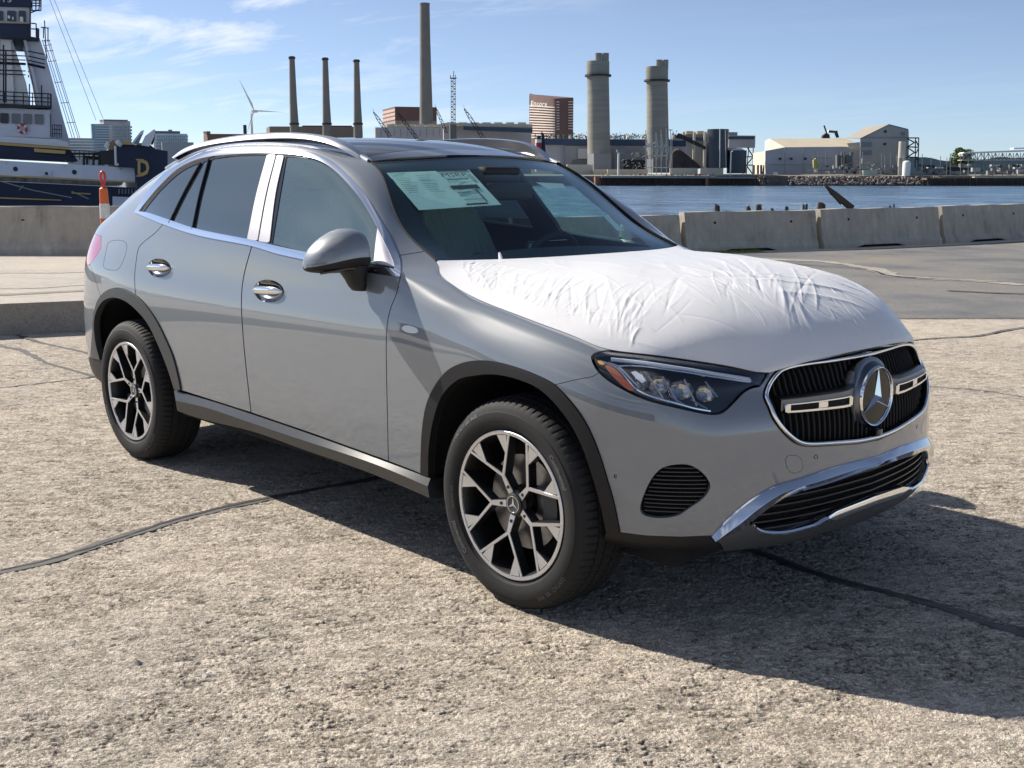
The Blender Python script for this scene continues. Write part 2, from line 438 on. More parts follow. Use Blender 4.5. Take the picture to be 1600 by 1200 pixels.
# dense surface: spline along the car on every rail, then spline across
NU, NW = 560, 132
base_ts = np.concatenate([[0], np.cumsum(np.linalg.norm(np.diff(ctrl[:, 3], axis=0), axis=1))])
tt = np.linspace(0, base_ts[-1], NU)
rails = np.stack([nspline(ctrl[:, k], base_ts)[0](tt) for k in range(11)], 1)
G = np.zeros((NU, NW, 3))
for i in range(NU):
    ev, ts = nspline(rails[i]); G[i] = ev(np.linspace(0, ts[-1], NW))
G[0, :, 1] = 0; G[-1, :, 1] = 0
shell = Surf.grid(G)
if shell.N[(NU // 2) * NW + 40][1] > 0:
    shell.N *= -1; shell.F = [tuple(reversed(f)) for f in shell.F]
bvhR = BVHTree.FromPolygons([tuple(v) for v in shell.V], shell.F)
def hit_px(px, py, tree=None):
    d = Vector(ray(px, py)).normalized(); h = (tree or bvhR).ray_cast(Vector(CAM), d)
    if h[0] is None and tree is not None:                # just past the edge of a pane: take the nearest point of it
        c = min((tree.find_nearest(Vector(CAM) + d * t) for t in np.linspace(2.5, 8, 120)), key=lambda r: r[3]); return np.array(c[0]), np.array(c[1])
    return (np.array(h[0]), np.array(h[1])) if h[0] is not None else (None, None)
def hit_dir(o, d, tree=None):
    h = (tree or bvhR).ray_cast(Vector(o), Vector(d)); return (np.array(h[0]), np.array(h[1])) if h[0] is not None else (None, None)
def trace(pts, lift=0.0, step=3, tree=None, closed=False):
    """pixel polyline -> points on the body, lifted off it by `lift`"""
    out = []
    for p in smooth_line(pts, step, closed):
        q, n = hit_px(p[0], p[1], tree)
        if q is not None:
            if n @ (q - CAM) > 0: n = -n
            out.append(q + n * lift)
    return out

# ------------------------------------------------------------------ car materials
M_paint, nt, b, _ = newmat('grey_car_paint')
b.inputs['Base Color'].default_value = (.158, .180, .202, 1); b.inputs['Roughness'].default_value = .42
b.inputs['Coat Weight'].default_value = 1.0; b.inputs['Coat Roughness'].default_value = .015; b.inputs['Coat IOR'].default_value = 1.8
_n1 = nd(nt, 'ShaderNodeTexNoise', {'Vector': nd(nt, 'ShaderNodeTexCoord').outputs['Object'], 'Scale': 900.0, 'Detail': 2.0})
_b1 = nd(nt, 'ShaderNodeBump', {'Height': _n1.outputs[0], 'Strength': .012, 'Distance': .0004}); nt.links.new(_b1.outputs[0], b.inputs['Coat Normal'])
M_chrome = pm('polished_chrome', (.86, .86, .86), .08, 1.0)
M_satin = pm('satin_aluminium', (.62, .63, .65), .28, 1.0, bump=.02)
M_black = pm('black_plastic_trim', (.011, .011, .012), .50, bump=.15, bscale=1500, ior=1.4)
M_gloss = pm('gloss_black', (.008, .009, .010), .08, coat=.5)
M_dark = pm('dark_cavity', (.006, .006, .006), .9)
M_grey = pm('anthracite_trim', (.040, .043, .046), .38, bump=.1, bscale=1500)
M_film = pm('white_protective_film', (.50, .50, .56), .55, bump=.25, bscale=30)
M_glass = glassmat('clear_tinted_glass', (.55, .70, .68), 1.0, f0=1.75, haze=.22)
M_wind = glassmat('windscreen_glass', (.70, .90, .87), 1.0, f0=1.36)
M_glass_far = glassmat('clear_glass_far_side', (.66, .84, .82), 1.0, f0=1.4)
M_privacy = glassmat('dark_privacy_glass', (.10, .115, .13), 1.0, f0=1.9, haze=.12)
M_rubber = pm('tyre_rubber', (.009, .009, .0095), .78, bump=.3, bscale=300, grain=.25, gscale=30)
M_rim_face = pm('machined_alloy', (.70, .72, .76), .34, 1.0)
M_rim_dark = pm('gloss_black_alloy', (.010, .010, .011), .38)
M_disc = pm('brake_disc_steel', (.30, .30, .31), .35, 1.0, grain=.2)
M_amber = pm('amber_reflector', (.42, .10, .02), .22, coat=1.0, bump=.5, bscale=260)
M_white = pm('white_plastic', (.75, .76, .78), .3)

car = empty('parked_car', (-1.45, 0, 0))
tag(car, 'light grey family SUV with white film over the bonnet and chrome grille, nearest of all', 'car')

# ------------------------------------------------------------------ traced outlines (pixels of the photograph)
FL_OUT = smooth_line([(658.5, 746, 'c'), (659, 711), (661.3, 668), (668, 630.7), (680, 604), (698.7, 580), (720, 568), (746.7, 563.5), (773.3, 565.3), (805.3, 573.3), (837, 585), (866.7, 600.8), (893.3, 628), (917.3, 662.7), (936, 705.3), (949.3, 748), (960, 785.3), (969.5, 832, 'c')], 4)
FL_IN = smooth_line([(671, 748, 'c'), (672, 700), (680, 652), (693.3, 617.3), (717.3, 593.3), (746.7, 586), (778.7, 585.3), (813.3, 593.3), (842.7, 606.7), (869.3, 630.7), (893.3, 662.7), (912, 700), (928, 748), (938.7, 785.3), (948, 829, 'c')], 4)
RF_OUT = smooth_line([(142, 560, 'c'), (146, 515), (148.5, 489.5), (152.5, 472), (161, 459), (174, 451), (189, 450.5), (204.5, 456), (217.5, 464.5), (232.6, 481), (248, 504.6), (260.8, 530.6), (271.6, 556.6), (281, 593), (284, 610, 'c')], 4)
RF_IN = smooth_line([(157.5, 562, 'c'), (150.5, 532), (149.5, 497), (160, 473), (176, 465), (194.7, 469), (213, 482.7), (232, 505), (248, 537), (264, 577), (275, 612, 'c')], 4)
def closed_below(line, y): return np.vstack([line, [(line[-1][0], y), (line[0][0], y)]])
HOLE_F = closed_below(FL_OUT, 1000); HOLE_R = closed_below(RF_OUT, 720)
HOLE_Fi = closed_below(FL_IN, 1000); HOLE_Ri = closed_below(RF_IN, 720)
SILL = [(269, 606), (284.7, 609.7), (392, 643.8), (491, 677.6), (606.5, 719.7), (671, 744.5)]
LOW = np.array([(100, 562), (142, 558), (157, 562), (269, 606)] + SILL[1:] + [(948, 827.5), (968.9, 831.4), (1010, 836.6), (1062.5, 838.4), (1112, 836.6), (1330, 1000), (100, 1000)])
DLO = smooth_line([(210, 332.3, 'c'), (226, 306), (245, 283), (276, 255), (314, 239), (376, 233.5), (432.5, 232.5), (489, 238.5), (526, 257), (564, 295.6), (589, 333), (614, 380), (625, 405), (626.3, 433.5, 'c'), (575.7, 426), (440, 398.5), (392, 384.6), (307.5, 367.8), (254, 350.5), (225, 338.5)], 4, True)
G_FRONT = smooth_line([(446.6, 244, 'c'), (472, 245.5), (495, 250), (535.6, 273.7), (567, 308), (589.5, 346), (602, 372), (616, 405), (619.5, 417, 'c'), (582, 411), (479, 393.5), (423.8, 380, 'c')], 4, True)
G_REAR = smooth_line([(328.8, 248, 'c'), (372, 242.5), (416.9, 241.6, 'c'), (400, 303), (385.6, 373, 'c'), (340, 365), (302, 358, 'c'), (313, 305)], 4, True)
G_FIX = smooth_line([(316, 253.4, 'c'), (324.7, 249.4, 'c'), (309, 303), (299.2, 357.5, 'c'), (266, 348.8, 'c'), (290, 301)], 4, True)
G_QTR = smooth_line([(311, 253.4, 'c'), (282.5, 267.5), (251, 295.6), (233, 317), (221, 333, 'c'), (228, 336.5), (262.5, 347.5, 'c'), (286, 301)], 4, True)
B1 = smooth_line([(417.6, 241.6, 'c'), (430.5, 242, 'c'), (415, 303), (401.8, 376, 'c'), (386.6, 373, 'c'), (401, 303)], 4, True)
B2 = smooth_line([(433, 242.3, 'c'), (443, 243.5, 'c'), (430, 303), (420.6, 379.4, 'c'), (404.5, 376.4, 'c'), (418, 303)], 4, True)
CUT_C = [(253, 352), (242, 364), (223, 379), (216, 388), (212, 411.5), (210, 433), (211.4, 458), (214, 475)]
CUT_B = [(394, 383), (389, 400), (382.5, 423.8), (378.2, 450), (377.3, 480), (379.5, 520), (384, 570), (389, 615), (392.5, 647)]
CUT_A = [(625.5, 433), (618.8, 461), (611.4, 479), (606, 501), (603.7, 532.5), (604, 580), (605.5, 650), (607, 722)]
TOPL = [(253, 350), (307.5, 367), (394, 384.5)]
cutA = smooth_line(CUT_A, 6); cutB = smooth_line(CUT_B, 6); cutC = smooth_line(CUT_C, 6)
below = lambda: [(SILL[5][0], 900)]
R_DOOR = np.vstack([cutC, [(240, 560), (284, 612), (392.5, 648)], cutB[::-1], [(340, 340), (262, 330)]])
F_DOOR = np.vstack([cutB, [(491, 681), (607, 724)], cutA[::-1], [(590, 395), (450, 370)]])
SEAM_F = [(640, 660), (866, 601.5), (900, 593.2), (926, 588.5)]
HEAD = smooth_line([(923.8, 559.2), (926.5, 553.8), (934, 550), (955.7, 547.3), (995.8, 550.6), (1070, 560.2), (1140, 571.5), (1190, 581), (1201, 583, 'c'), (1193, 596), (1187, 604.5, 'c'), (1175, 606.5), (1163, 613), (1150, 626), (1138, 638), (1128, 645.5), (1116, 648), (1098, 646), (1065, 639), (1017.5, 627.5), (985, 614.5), (952.5, 596), (933, 578.7)], 3, True)
GRILLE = smooth_line([(1192, 621), (1193.5, 608), (1199, 596), (1206.5, 585.5), (1216, 576.5), (1229, 570.5), (1258, 565), (1293.4, 560), (1340, 553), (1386.7, 542), (1420, 534, 'c'), (1420, 668, 'c'), (1386.7, 684.5), (1353, 691.5), (1340, 694), (1293.4, 697.2), (1265, 698.4), (1249.5, 696.5), (1237, 690.5), (1220, 674), (1205.5, 654), (1198.5, 637)], 3, True)
FOG = smooth_line([(1000.4, 792), (1010, 764), (1022.2, 743), (1036.2, 730.7), (1059, 725.8), (1078.2, 727.2), (1094, 736), (1106, 749), (1109.7, 760.5), (1101, 776.2), (1080, 792), (1059, 805.1), (1036.2, 809.1), (1015.2, 807.7), (1003, 802.5)], 3, True)
BLADE = smooth_line([(1112.4, 837, 'c'), (1121.4, 825.9), (1150, 798), (1183, 773.6), (1214, 757), (1247.3, 747.5), (1313.8, 726), (1420.7, 700, 'c'), (1420.7, 709.5, 'c'), (1361, 730.9), (1290, 755.8), (1233, 772.4), (1206.9, 787.9), (1171.3, 816.4, 'c'), (1161.8, 824.7), (1118.3, 843, 'c')], 3, True)
INTAKE = smooth_line([(1171.3, 816.4, 'c'), (1206.9, 787.9), (1233, 772.4), (1290, 755.8), (1361, 730.9), (1420.7, 709.5, 'c'), (1420.7, 755, 'c'), (1361, 779), (1281.7, 810.4, 'c'), (1275.8, 816.4, 'c'), (1223.5, 830.6), (1195, 830.6)], 3, True)
TAIL = smooth_line([(141, 412), (142.5, 395), (146, 378), (154, 366), (159, 370), (158, 388), (150, 402)], 2, True)
TAIL_X = np.vstack([[(80, 360), (110, 330)], [(150, 366), (158.5, 369), (158, 388), (148, 404), (141, 413), (100, 425), (80, 420)]])
FLAP = smooth_line([(168, 381), (172, 377), (182, 375), (193, 376.5), (198.5, 382), (196, 398), (189, 415.5), (182, 422), (166, 420.5), (161.5, 416), (165, 395)], 2, True)
SENS = [((961, 744), 3.6), ((1274.5, 714), 3.8)]
TOW = smooth_line([(1229, 713), (1243, 711.5), (1251, 716), (1255, 731), (1250, 737), (1240, 739.5), (1232, 735), (1227, 722)], 2, True)
BADGE = smooth_line([(628, 513), (634, 508.5), (648, 511), (655, 516), (651, 520.5), (636, 519)], 1.5, True)
def circ2(c, r, n=20): return np.array([(c[0] + r * cos(2 * pi * i / n), c[1] + r * 1.0 * sin(2 * pi * i / n)) for i in range(n)])

# ------------------------------------------------------------------ painted panels, both sides
gap = 1.0                                                   # half a shut line, in traced pixels
S = shell.outside(DLO).outside(LOW).outside(HOLE_F, .3).outside(HOLE_R, .3)
S = S.outside(HEAD, .7).outside(GRILLE, .3).outside(FOG, .3).outside(BLADE, .3).outside(INTAKE, .3)
S = S.outside(TOW, -.1) if False else S
def handle_oval(px, py, rx, ry, k=1.0, n=36):
    q, _ = hit_px(px, py); hw = np.linalg.norm(hit_px(px + rx, py + rx * .15)[0] - hit_px(px - rx, py - rx * .1)[0]) / 2; hh = np.linalg.norm(hit_px(px, py - ry)[0] - hit_px(px, py + ry)[0]) / 2; P = []
    for i in range(n):
        t = 2 * pi * i / n; h, _n = hit_dir((q[0] + hw * k * cos(t), -2, q[2] + hh * k * sin(t)), (0, 1, 0)); P.append(h)
    return pj(np.array(P))
HANDLES = ((248.5, 418.5, 18.5, 14), (419.5, 454.5, 24, 17))
rear_door = S.inside(R_DOOR, gap * .8).main(.5).outside(handle_oval(*HANDLES[0], .975))
front_door = S.inside(F_DOOR, gap * .8).main(.5).outside(handle_oval(*HANDLES[1], .975))
rest = S.outside(R_DOOR, gap * .2).outside(F_DOOR, gap * .2)
# split: rear quarter + cant rail + pillar behind cut A, wing in front, bumper below the seam and in front
FRONT_OF_A = np.vstack([cutA[::-1], [(624.5, 405), (624, 399), (657, 394), (700, 380), (2200, 380), (2200, 1200), (607, 1200)]])
side_rear = rest.outside(FRONT_OF_A, gap * .6)
front = rest.inside(FRONT_OF_A, gap * .6)
BUMP = np.vstack([SEAM_F[1:], [(940, 580), (1100, 600), (1200, 590), (1204, 575), (1500, 500), (2200, 500), (2200, 1200), (866, 1200)]])
wing = front.outside(BUMP, gap * .5)
bump = front.inside(BUMP, gap * .5)
# small round sensors, tow cover, fuel flap: cut out as pieces of their own
def island(src, poly, g):
    return src.inside(poly, g), src.outside(poly, -g * .0)
tow = bump.inside(TOW, .6); bump = bump.outside(TOW)
sens = []
for c, r in SENS:
    P = circ2(c, r); sens.append(bump.inside(P, .9)); bump = bump.outside(P)
flap = side_rear.inside(FLAP, .55); side_rear = side_rear.outside(FLAP)
taill = side_rear.inside(TAIL_X, .4); side_rear = side_rear.outside(TAIL_X)
RB = np.array([(60, 425), (128, 425), (141, 413), (150, 440), (157.5, 463), (146, 490), (141, 580), (60, 700)])
rbump = side_rear.inside(RB, .5); side_rear = side_rear.outside(RB)

body = side_rear.join(side_rear.mirror())
body.obj('body_side_and_roof_frame', M_paint, car, .02)
for i, m in enumerate((False, True)):
    f = (lambda t: t.mirror()) if m else (lambda t: t)
    f(rear_door).obj('rear_door', M_paint, car, .02)
    f(front_door).obj('front_door', M_paint, car, .02)
    f(wing).obj('front_wing', M_paint, car, .02)
    f(flap).obj('fuel_flap' if not m else 'side_panel_flap', M_paint, car, .01)
    if m: pass
bb = bump.join(bump.mirror()); bumper = bb.obj('front_bumper', M_paint, car, .02)
rbump = rbump.main(.5); rbump.obj('rear_bumper_corner', M_paint, car, .02); rbump.mirror().obj('rear_bumper_corner', M_paint, car, .02)
M_tail = pm('red_tail_lamp', (.45, .03, .04), .12, coat=1.0)
taill.obj('tail_light', M_tail, car, .01); taill.mirror().obj('tail_light', M_tail, car, .01)
for t in (tow, tow.mirror()): t.moved(.0004).obj('tow_eye_cover', M_paint, bumper, .006)
for q in sens:
    q.moved(.001).obj('parking_sensor', M_paint, bumper, .006); q.mirror().moved(.001).obj('parking_sensor', M_paint, bumper, .006)
# dark lining behind every shut line and opening
inner = shell.moved(-.022).outside(HOLE_Fi, -1).outside(HOLE_Ri, -1).outside(LOW, -3).outside(DLO, -3)
inner = inner.outside(GRILLE, 0).outside(INTAKE).outside(FOG, 0).outside(HEAD, 0)
lin = inner.join(inner.mirror()); lin.obj('inner_body', M_dark, car)

# ------------------------------------------------------------------ windows, their trim and pillars
pill = shell.inside(DLO, .5).outside(G_FRONT, 0).outside(G_REAR, 0).outside(G_FIX, 0).outside(G_QTR, 0).moved(-.004)
frontg = shell.inside(G_FRONT, .0).moved(-.007); rearg = shell.inside(G_REAR).moved(-.007); fixg = shell.inside(G_FIX).moved(-.007); qg = shell.inside(G_QTR).moved(-.007)
for m in (False, True):
    f = (lambda t: t.mirror()) if m else (lambda t: t)
    f(pill).obj('window_pillar_trim', M_gloss, car, .02)
    f(frontg).obj('front_door_window', M_glass_far if m else M_glass, car, .0)
    f(rearg).obj('rear_door_window', M_privacy, car, .0)
    f(fixg).obj('rear_door_quarter_window', M_privacy, car, .0)
    f(qg).obj('rear_quarter_window', M_privacy, car, .0)
    for Bp in (B1, B2):
        o = f(shell.inside(Bp, -.3).moved(.001)).obj('pillar_film', M_film, car, .004)
DLO_IN_top = smooth_line([(217.5, 330.5, 'c'), (234, 309.5), (252, 289), (281, 262.5), (317, 247.5), (376, 241), (432, 240.5), (485, 246), (519, 263.5), (556, 301.5), (580.5, 339), (603, 384), (614.5, 410), (616.2, 421, 'c'), (575.7, 413.5), (442, 386.5), (394, 375), (309, 357.8), (256, 340.5), (232, 332.5)], 4, True)
chr_ = shell.inside(DLO, .3).outside(DLO_IN_top, 0).moved(.004)
for t in (chr_, chr_.mirror()): t.obj('window_chrome_surround', M_chrome, car, .010)
# protective film triangle behind the mirror
TRI = smooth_line([(590.3, 353, 'c'), (598.5, 369), (610, 391), (616.5, 408), (617.5, 417.5, 'c'), (605, 414.5), (584, 410.5, 'c'), (587, 380)], 3, True)
for t in (shell.inside(TRI).moved(.0015), shell.inside(TRI).moved(.0015).mirror()): t.obj('mirror_triangle_film', M_film, car, .004)
# divider bars in the rear windows
for a, b_ in (((326.7, 249, ), (300.6, 358)), ((313.5, 254), (264.3, 348.5))):
    L = trace([a, ((a[0] + b_[0]) / 2 - 1.5, (a[1] + b_[1]) / 2), b_], .001, 6)
    for mm in (1, -1):
        MB().tube([(p[0], p[1] * mm, p[2]) for p in L], .0045, 8).build('window_divider_bar', M_gloss, car, True)

# ------------------------------------------------------------------ wheel arch trims
for HO, HI in ((HOLE_F, HOLE_Fi), (HOLE_R, HOLE_Ri)):
    fl = shell.inside(HO, .4).outside(HI).outside(LOW if HO is HOLE_R else np.array([(600, 747), (700, 750), (900, 826), (975, 832), (975, 900), (600, 900)])).moved(.007)
    for t in (fl, fl.mirror()): t.obj('wheel_arch_trim', M_grey if HO is HOLE_R else M_black, car, .035)
# arch liners: half tunnels behind the trim
for xc, zc, poly in ((0.02, .36, FL_IN), (-2.87, .36, RF_IN)):
    P = np.array(trace([tuple(p) for p in poly[::2]], -.01, 8))
    for mm in (1, -1):
        V = []; F = []; n = len(P)
        for d in (0, .04, .45):
            for p in P:
                r = np.array([p[0] - xc, 0, p[2] - zc]); r = r * (1 + (.05 if d else 0))
                y = (p[1] if d == 0 else -.90 + d)
                V.append((xc + r[0], y * mm, zc + r[2] if d else p[2]))
        for k in range(2):
            for i in range(n - 1): F.append((k * n + i, k * n + i + 1, (k + 1) * n + i + 1, (k + 1) * n + i))
        F.append(tuple(2 * n + i for i in range(n)))
        mk('wheel_arch_liner', V, F, M_dark, car, False)

# ------------------------------------------------------------------ sill
def loft(rails_, name, mat, parent, n=60, mirror=True, smooth=True, sharp=30, closed_ends=True):
    R = [nspline(r)[0](np.linspace(0, nspline(r)[1][-1], n)) for r in rails_]
    P = np.stack(R, 1); m = P.shape[1]; outs = []
    for mm in ((1, -1) if mirror else (1,)):
        V = (P * np.array([1, mm, 1])).reshape(-1, 3)
        F = [(i * m + j, (i + 1) * m + j, (i + 1) * m + j + 1, i * m + j + 1) for i in range(n - 1) for j in range(m - 1)]
        if closed_ends: F += [tuple(range(m)), tuple((n - 1) * m + j for j in range(m))[::-1]]
        bm = bmesh.new(); me = bpy.data.meshes.new(name)
        o = mk(name, V, F, mat, parent, smooth)
        bm.from_mesh(o.data); bmesh.ops.recalc_face_normals(bm, faces=bm.faces); bm.to_mesh(o.data); bm.free(); bpy.data.meshes.remove(me)
        if smooth: o.data.set_sharp_from_angle(angle=radians(sharp))
        outs.append(o)
    return outs
r0 = [at(x, y, 'y', -.905) for x, y in [(273, 607), (330, 623), (392, 643), (491, 677), (606.5, 719), (673, 745)]]
r1 = [at(x, y, 'y', -.935) for x, y in [(272, 610.5), (330, 627), (392, 647), (491, 681), (606.5, 723), (672.5, 747.5)]]
r2 = [at(x, y, 'y', -.950) for x, y in [(274.5, 626), (322, 637), (370, 653), (480, 690), (585, 725), (668, 760)]]
r3 = [at(x, y, 'y', -.925) for x, y in [(277, 642), (320, 656), (397, 675), (470, 701), (562, 733), (671, 778)]]
r4 = [p + np.array([0, .12, -.012]) for p in r3]
r5 = [p + np.array([0, .35, -.005]) for p in r3]
loft([r0, r1, r2, r3, r4, r5], 'side_sill', M_grey, car, sharp=20)

# ------------------------------------------------------------------ bonnet, windscreen, roof, tailgate: sheets between the two sides
def sheet(side_pts, mids, nu=90, nw=90, p_in=2.2, ts=None):
    """side_pts: right-hand edge points; mids: centre-line points; crown between"""
    ev, t1 = nspline(side_pts); ev2, t2 = nspline(mids)
    A = ev(np.linspace(0, t1[-1], nu)); C_ = ev2(np.linspace(0, t2[-1], nu))
    w = np.linspace(-1, 1, nw); P = np.zeros((nu, nw, 3))
    g = 1 - np.abs(w) ** p_in
    for i in range(nu):
        P[i, :, 0] = A[i, 0] + (C_[i, 0] - A[i, 0]) * g; P[i, :, 2] = A[i, 2] + (C_[i, 2] - A[i, 2]) * g
        P[i, :, 1] = A[i, 1] * -w
    return P
railC = np.array([ctrl[s, 10] for s in range(NS)])
evC, tsC = nspline(railC, base_ts)
def edgeC(s0, s1, n=24): return evC(np.linspace(base_ts[s0], base_ts[s1], n)) if True else None
def clean(P): return Surf.grid(P)
def up_normals(S):
    if S.N[:, 2].mean() < 0: S.N = -S.N; S.F = [tuple(reversed(f)) for f in S.F]
    return S
# bonnet
hood_mids = [(-.46, 0, 1.150), (-.2, 0, 1.163), (.1, 0, 1.155), (.35, 0, 1.128), (.53, 0, 1.083), (.66, 0, 1.018), (.74, 0, .955), (.783, 0, .897)]
PH = sheet(edgeC(13, 23, 30), hood_mids, 150, 120, 3.2)
# the leading edge follows the top of the grille
hood_s = up_normals(Surf.grid(PH))
hood_s.moved(-.004).obj('bonnet', M_paint, car, .02)
bvhH = BVHTree.FromPolygons([tuple(v) for v in hood_s.V], hood_s.F)
# film over the bonnet: fine sheet with creases pulled from the edges, drawn taut at the front corners
nu, nw = 560, 560
ev, t1 = nspline(edgeC(13, 23, 30)); ev2, t2 = nspline(hood_mids)
A = ev(np.linspace(0, t1[-1], nu)); Cm = ev2(np.linspace(0, t2[-1], nu)); w = np.linspace(-1, 1, nw)
g = 1 - np.abs(w) ** 3.2
PF = np.zeros((nu, nw, 3))
PF[:, :, 0] = A[:, None, 0] + (Cm[:, None, 0] - A[:, None, 0]) * g; PF[:, :, 2] = A[:, None, 2] + (Cm[:, None, 2] - A[:, None, 2]) * g
PF[:, :, 1] = A[:, None, 1] * -w
rng = np.random.RandomState(5)
X = PF[:, :, 0]; Y = PF[:, :, 1]; D = np.zeros((nu, nw))
def crease(x0, y0, x1, y1, wd, h, bend=0.0):
    """one ridge from a to b with a soft profile"""
    dx, dy = x1 - x0, y1 - y0; L = sqrt(dx * dx + dy * dy); ux, uy = dx / L, dy / L
    s = (X - x0) * ux + (Y - y0) * uy; q = (X - x0) * -uy + (Y - y0) * ux
    q = q - bend * np.sin(np.clip(s / L, 0, 1) * pi)
    t = s / L
    env = np.clip(t * 4, 0, 1) * np.clip((1 - t) * 4, 0, 1); env = env * env * (3 - 2 * env)
    ww = wd * (.5 + .9 * np.clip(t, 0, 1))
    return h * env * np.exp(-np.abs(q / ww) ** 1.35)
def fan(cx, cy, a0, a1, n, l0, l1, wd, h, r0=0.0):
    global D
    for _ in range(n):
        a = rng.uniform(a0, a1); L = rng.uniform(l0, l1); s = rng.uniform(r0, r0 + .08)
        sg = 1 if rng.rand() < .7 else -1
        jx, jy = rng.normal(0, .07, 2)
        D += crease(cx + jx + s * cos(a), cy + jy + s * sin(a), cx + jx + (s + L) * cos(a), cy + jy + (s + L) * sin(a), wd * rng.uniform(.5, 1.4), sg * h * rng.uniform(.4, 1.2), rng.normal(0, .012))
R_ = radians
for sg in (-1, 1):                       # creases radiating from the front corners, and short ripples along the side edges
    fan(.60, sg * .34, R_(118 if sg < 0 else 150), R_(210 if sg < 0 else 242), 46, .10, .50, .0050, .0011, .0)
    fan(.640, sg * .30, R_(110 if sg < 0 else 165), R_(195 if sg < 0 else 250), 22, .25, .80, .011, .0024, .03)
    fan(.37, sg * .69, R_(85 if sg < 0 else 150), R_(210 if sg < 0 else 275), 22, .08, .34, .0055, .0012)
    fan(-.56, sg * .62, R_(-10 if sg < 0 else -80), R_(80 if sg < 0 else 10), 30, .08, .34, .006, .0012)
    for _ in range(110):
        x0 = rng.uniform(-.55, .38); y0 = sg * (np.interp(x0, [-.6, -.4, -.1, .3], [.68, .77, .80, .75]) - rng.uniform(.01, .05)); a = R_(rng.normal(118 * -sg, 16))
        L = rng.uniform(.05, .26); D += crease(x0, y0, x0 + L * cos(a), y0 + L * sin(a), .0045, .0013 * rng.choice([1, -1, 1]) * rng.uniform(.3, 1.2), rng.normal(0, .008))
fan(.745, 0, R_(150), R_(210), 40, .05, .20, .004, .0014)
for _ in range(60):
    x0 = rng.uniform(-.45, .45); y0 = rng.uniform(-.5, .5); a = R_(rng.normal(160, 20)); L = rng.uniform(.12, .5)
    D += crease(x0, y0, x0 + L * cos(a), y0 + L * sin(a), .018, .0018 * rng.choice([1, -1, 1]) * rng.uniform(.3, 1), rng.normal(0, .02))
# broad soft waves
for _ in range(14):
    kx, ky = rng.normal(0, 9), rng.normal(0, 13); D += .00045 * np.sin(kx * X + ky * Y + rng.uniform(0, 6.3))
edge = np.minimum(1, np.minimum((1 - np.abs(w))[None, :] * 14, np.minimum(np.arange(nu)[:, None] / 12.0, (nu - 1 - np.arange(nu))[:, None] / 12.0)))
D *= edge
du = np.gradient(PF, axis=0); dv = np.gradient(PF, axis=1); Nn = np.cross(du, dv); Nn /= np.linalg.norm(Nn, axis=2)[:, :, None]
if Nn[:, :, 2].mean() < 0: Nn = -Nn
PF = PF + Nn * (.0025 + D)[:, :, None]
film_s = up_normals(Surf.grid(PF))
M_bfilm, nt, b, out = newmat('white_bonnet_film')
b.inputs['Base Color'].default_value = (.70, .70, .705, 1); b.inputs['Roughness'].default_value = .38; b.inputs['Coat Weight'].default_value = .25; b.inputs['Coat Roughness'].default_value = .25
b.inputs['Sheen Weight'].default_value = .15
_c = nd(nt, 'ShaderNodeTexCoord').outputs['Object']
_m = nd(nt, 'ShaderNodeMapping', {'Vector': _c, 'Scale': (9., 26., 9.), 'Rotation': (0, 0, .25)}).outputs[0]
_n = nd(nt, 'ShaderNodeTexNoise', {'Vector': _m, 'Scale': 1.3, 'Detail': 7.0, 'Roughness': .6, 'Distortion': 1.1})
_bp = nd(nt, 'ShaderNodeBump', {'Height': _n.outputs[0], 'Strength': .22, 'Distance': .004}); nt.links.new(_bp.outputs[0], b.inputs['Normal'])
film = film_s.obj('bonnet_film', M_bfilm, car, .004); tag(film, 'crinkled white protective film over the whole bonnet')

# windscreen
def sheet_s(s0, s1, mids, nu, nw, p):
    return up_normals(Surf.grid(sheet(edgeC(s0, s1, 24), mids, nu, nw, p)))
wind = sheet_s(13, 10, [(-.49, 0, 1.128), (-.72, 0, 1.295), (-.95, 0, 1.445), (-1.165, 0, 1.558)], 60, 60, 2.0)
bvhW = BVHTree.FromPolygons([tuple(v) for v in wind.V], wind.F)
frit_r = smooth_line([(606, 268, 'c'), (700, 262), (768, 261.5), (840, 262.5), (878, 268, 'c'), (906, 296), (945, 328), (985, 357), (1020, 384, 'c'), (900, 382), (780, 390), (703, 402, 'c'), (690, 385), (655, 335), (627, 294)], 4, True)
glassw = wind.moved(-.003)
glassw.obj('windscreen', M_wind, car)
wind.outside(frit_r).moved(-.008).obj('windscreen_black_border', M_gloss, car)
# thin chrome and black seal up the screen pillar
for mm in (1, -1):
    E_ = edgeC(13, 10, 30)
    MB().tube([(p[0], p[1] * mm, p[2] + .001) for p in E_], .0050, 8).build('windscreen_seal', M_dark, car, True)
# roof glass, rear screen
roof = sheet_s(10, 5, [(-1.165, 0, 1.560), (-1.5, 0, 1.622), (-1.9, 0, 1.652), (-2.35, 0, 1.650), (-2.75, 0, 1.612), (-3.08, 0, 1.552)], 70, 60, 2.3)
M_roof = pm('dark_roof_glass', (.010, .012, .020), .03, ior=1.28)
sp = roof.V[:, 0]
roof.clip(-1.30 - roof.V[:, 0]).obj('panoramic_roof', M_roof, car, .01)
rf = roof.clip(roof.V[:, 0] + 1.296); rf.obj('roof_front_panel', M_gloss, car, .01)
rear = sheet_s(5, 1, [(-3.08, 0, 1.552), (-3.25, 0, 1.52), (-3.42, 0, 1.47), (-3.46, 0, 1.455)], 30, 40, 2.4)
rear.obj('rear_spoiler', M_paint, car, .01)
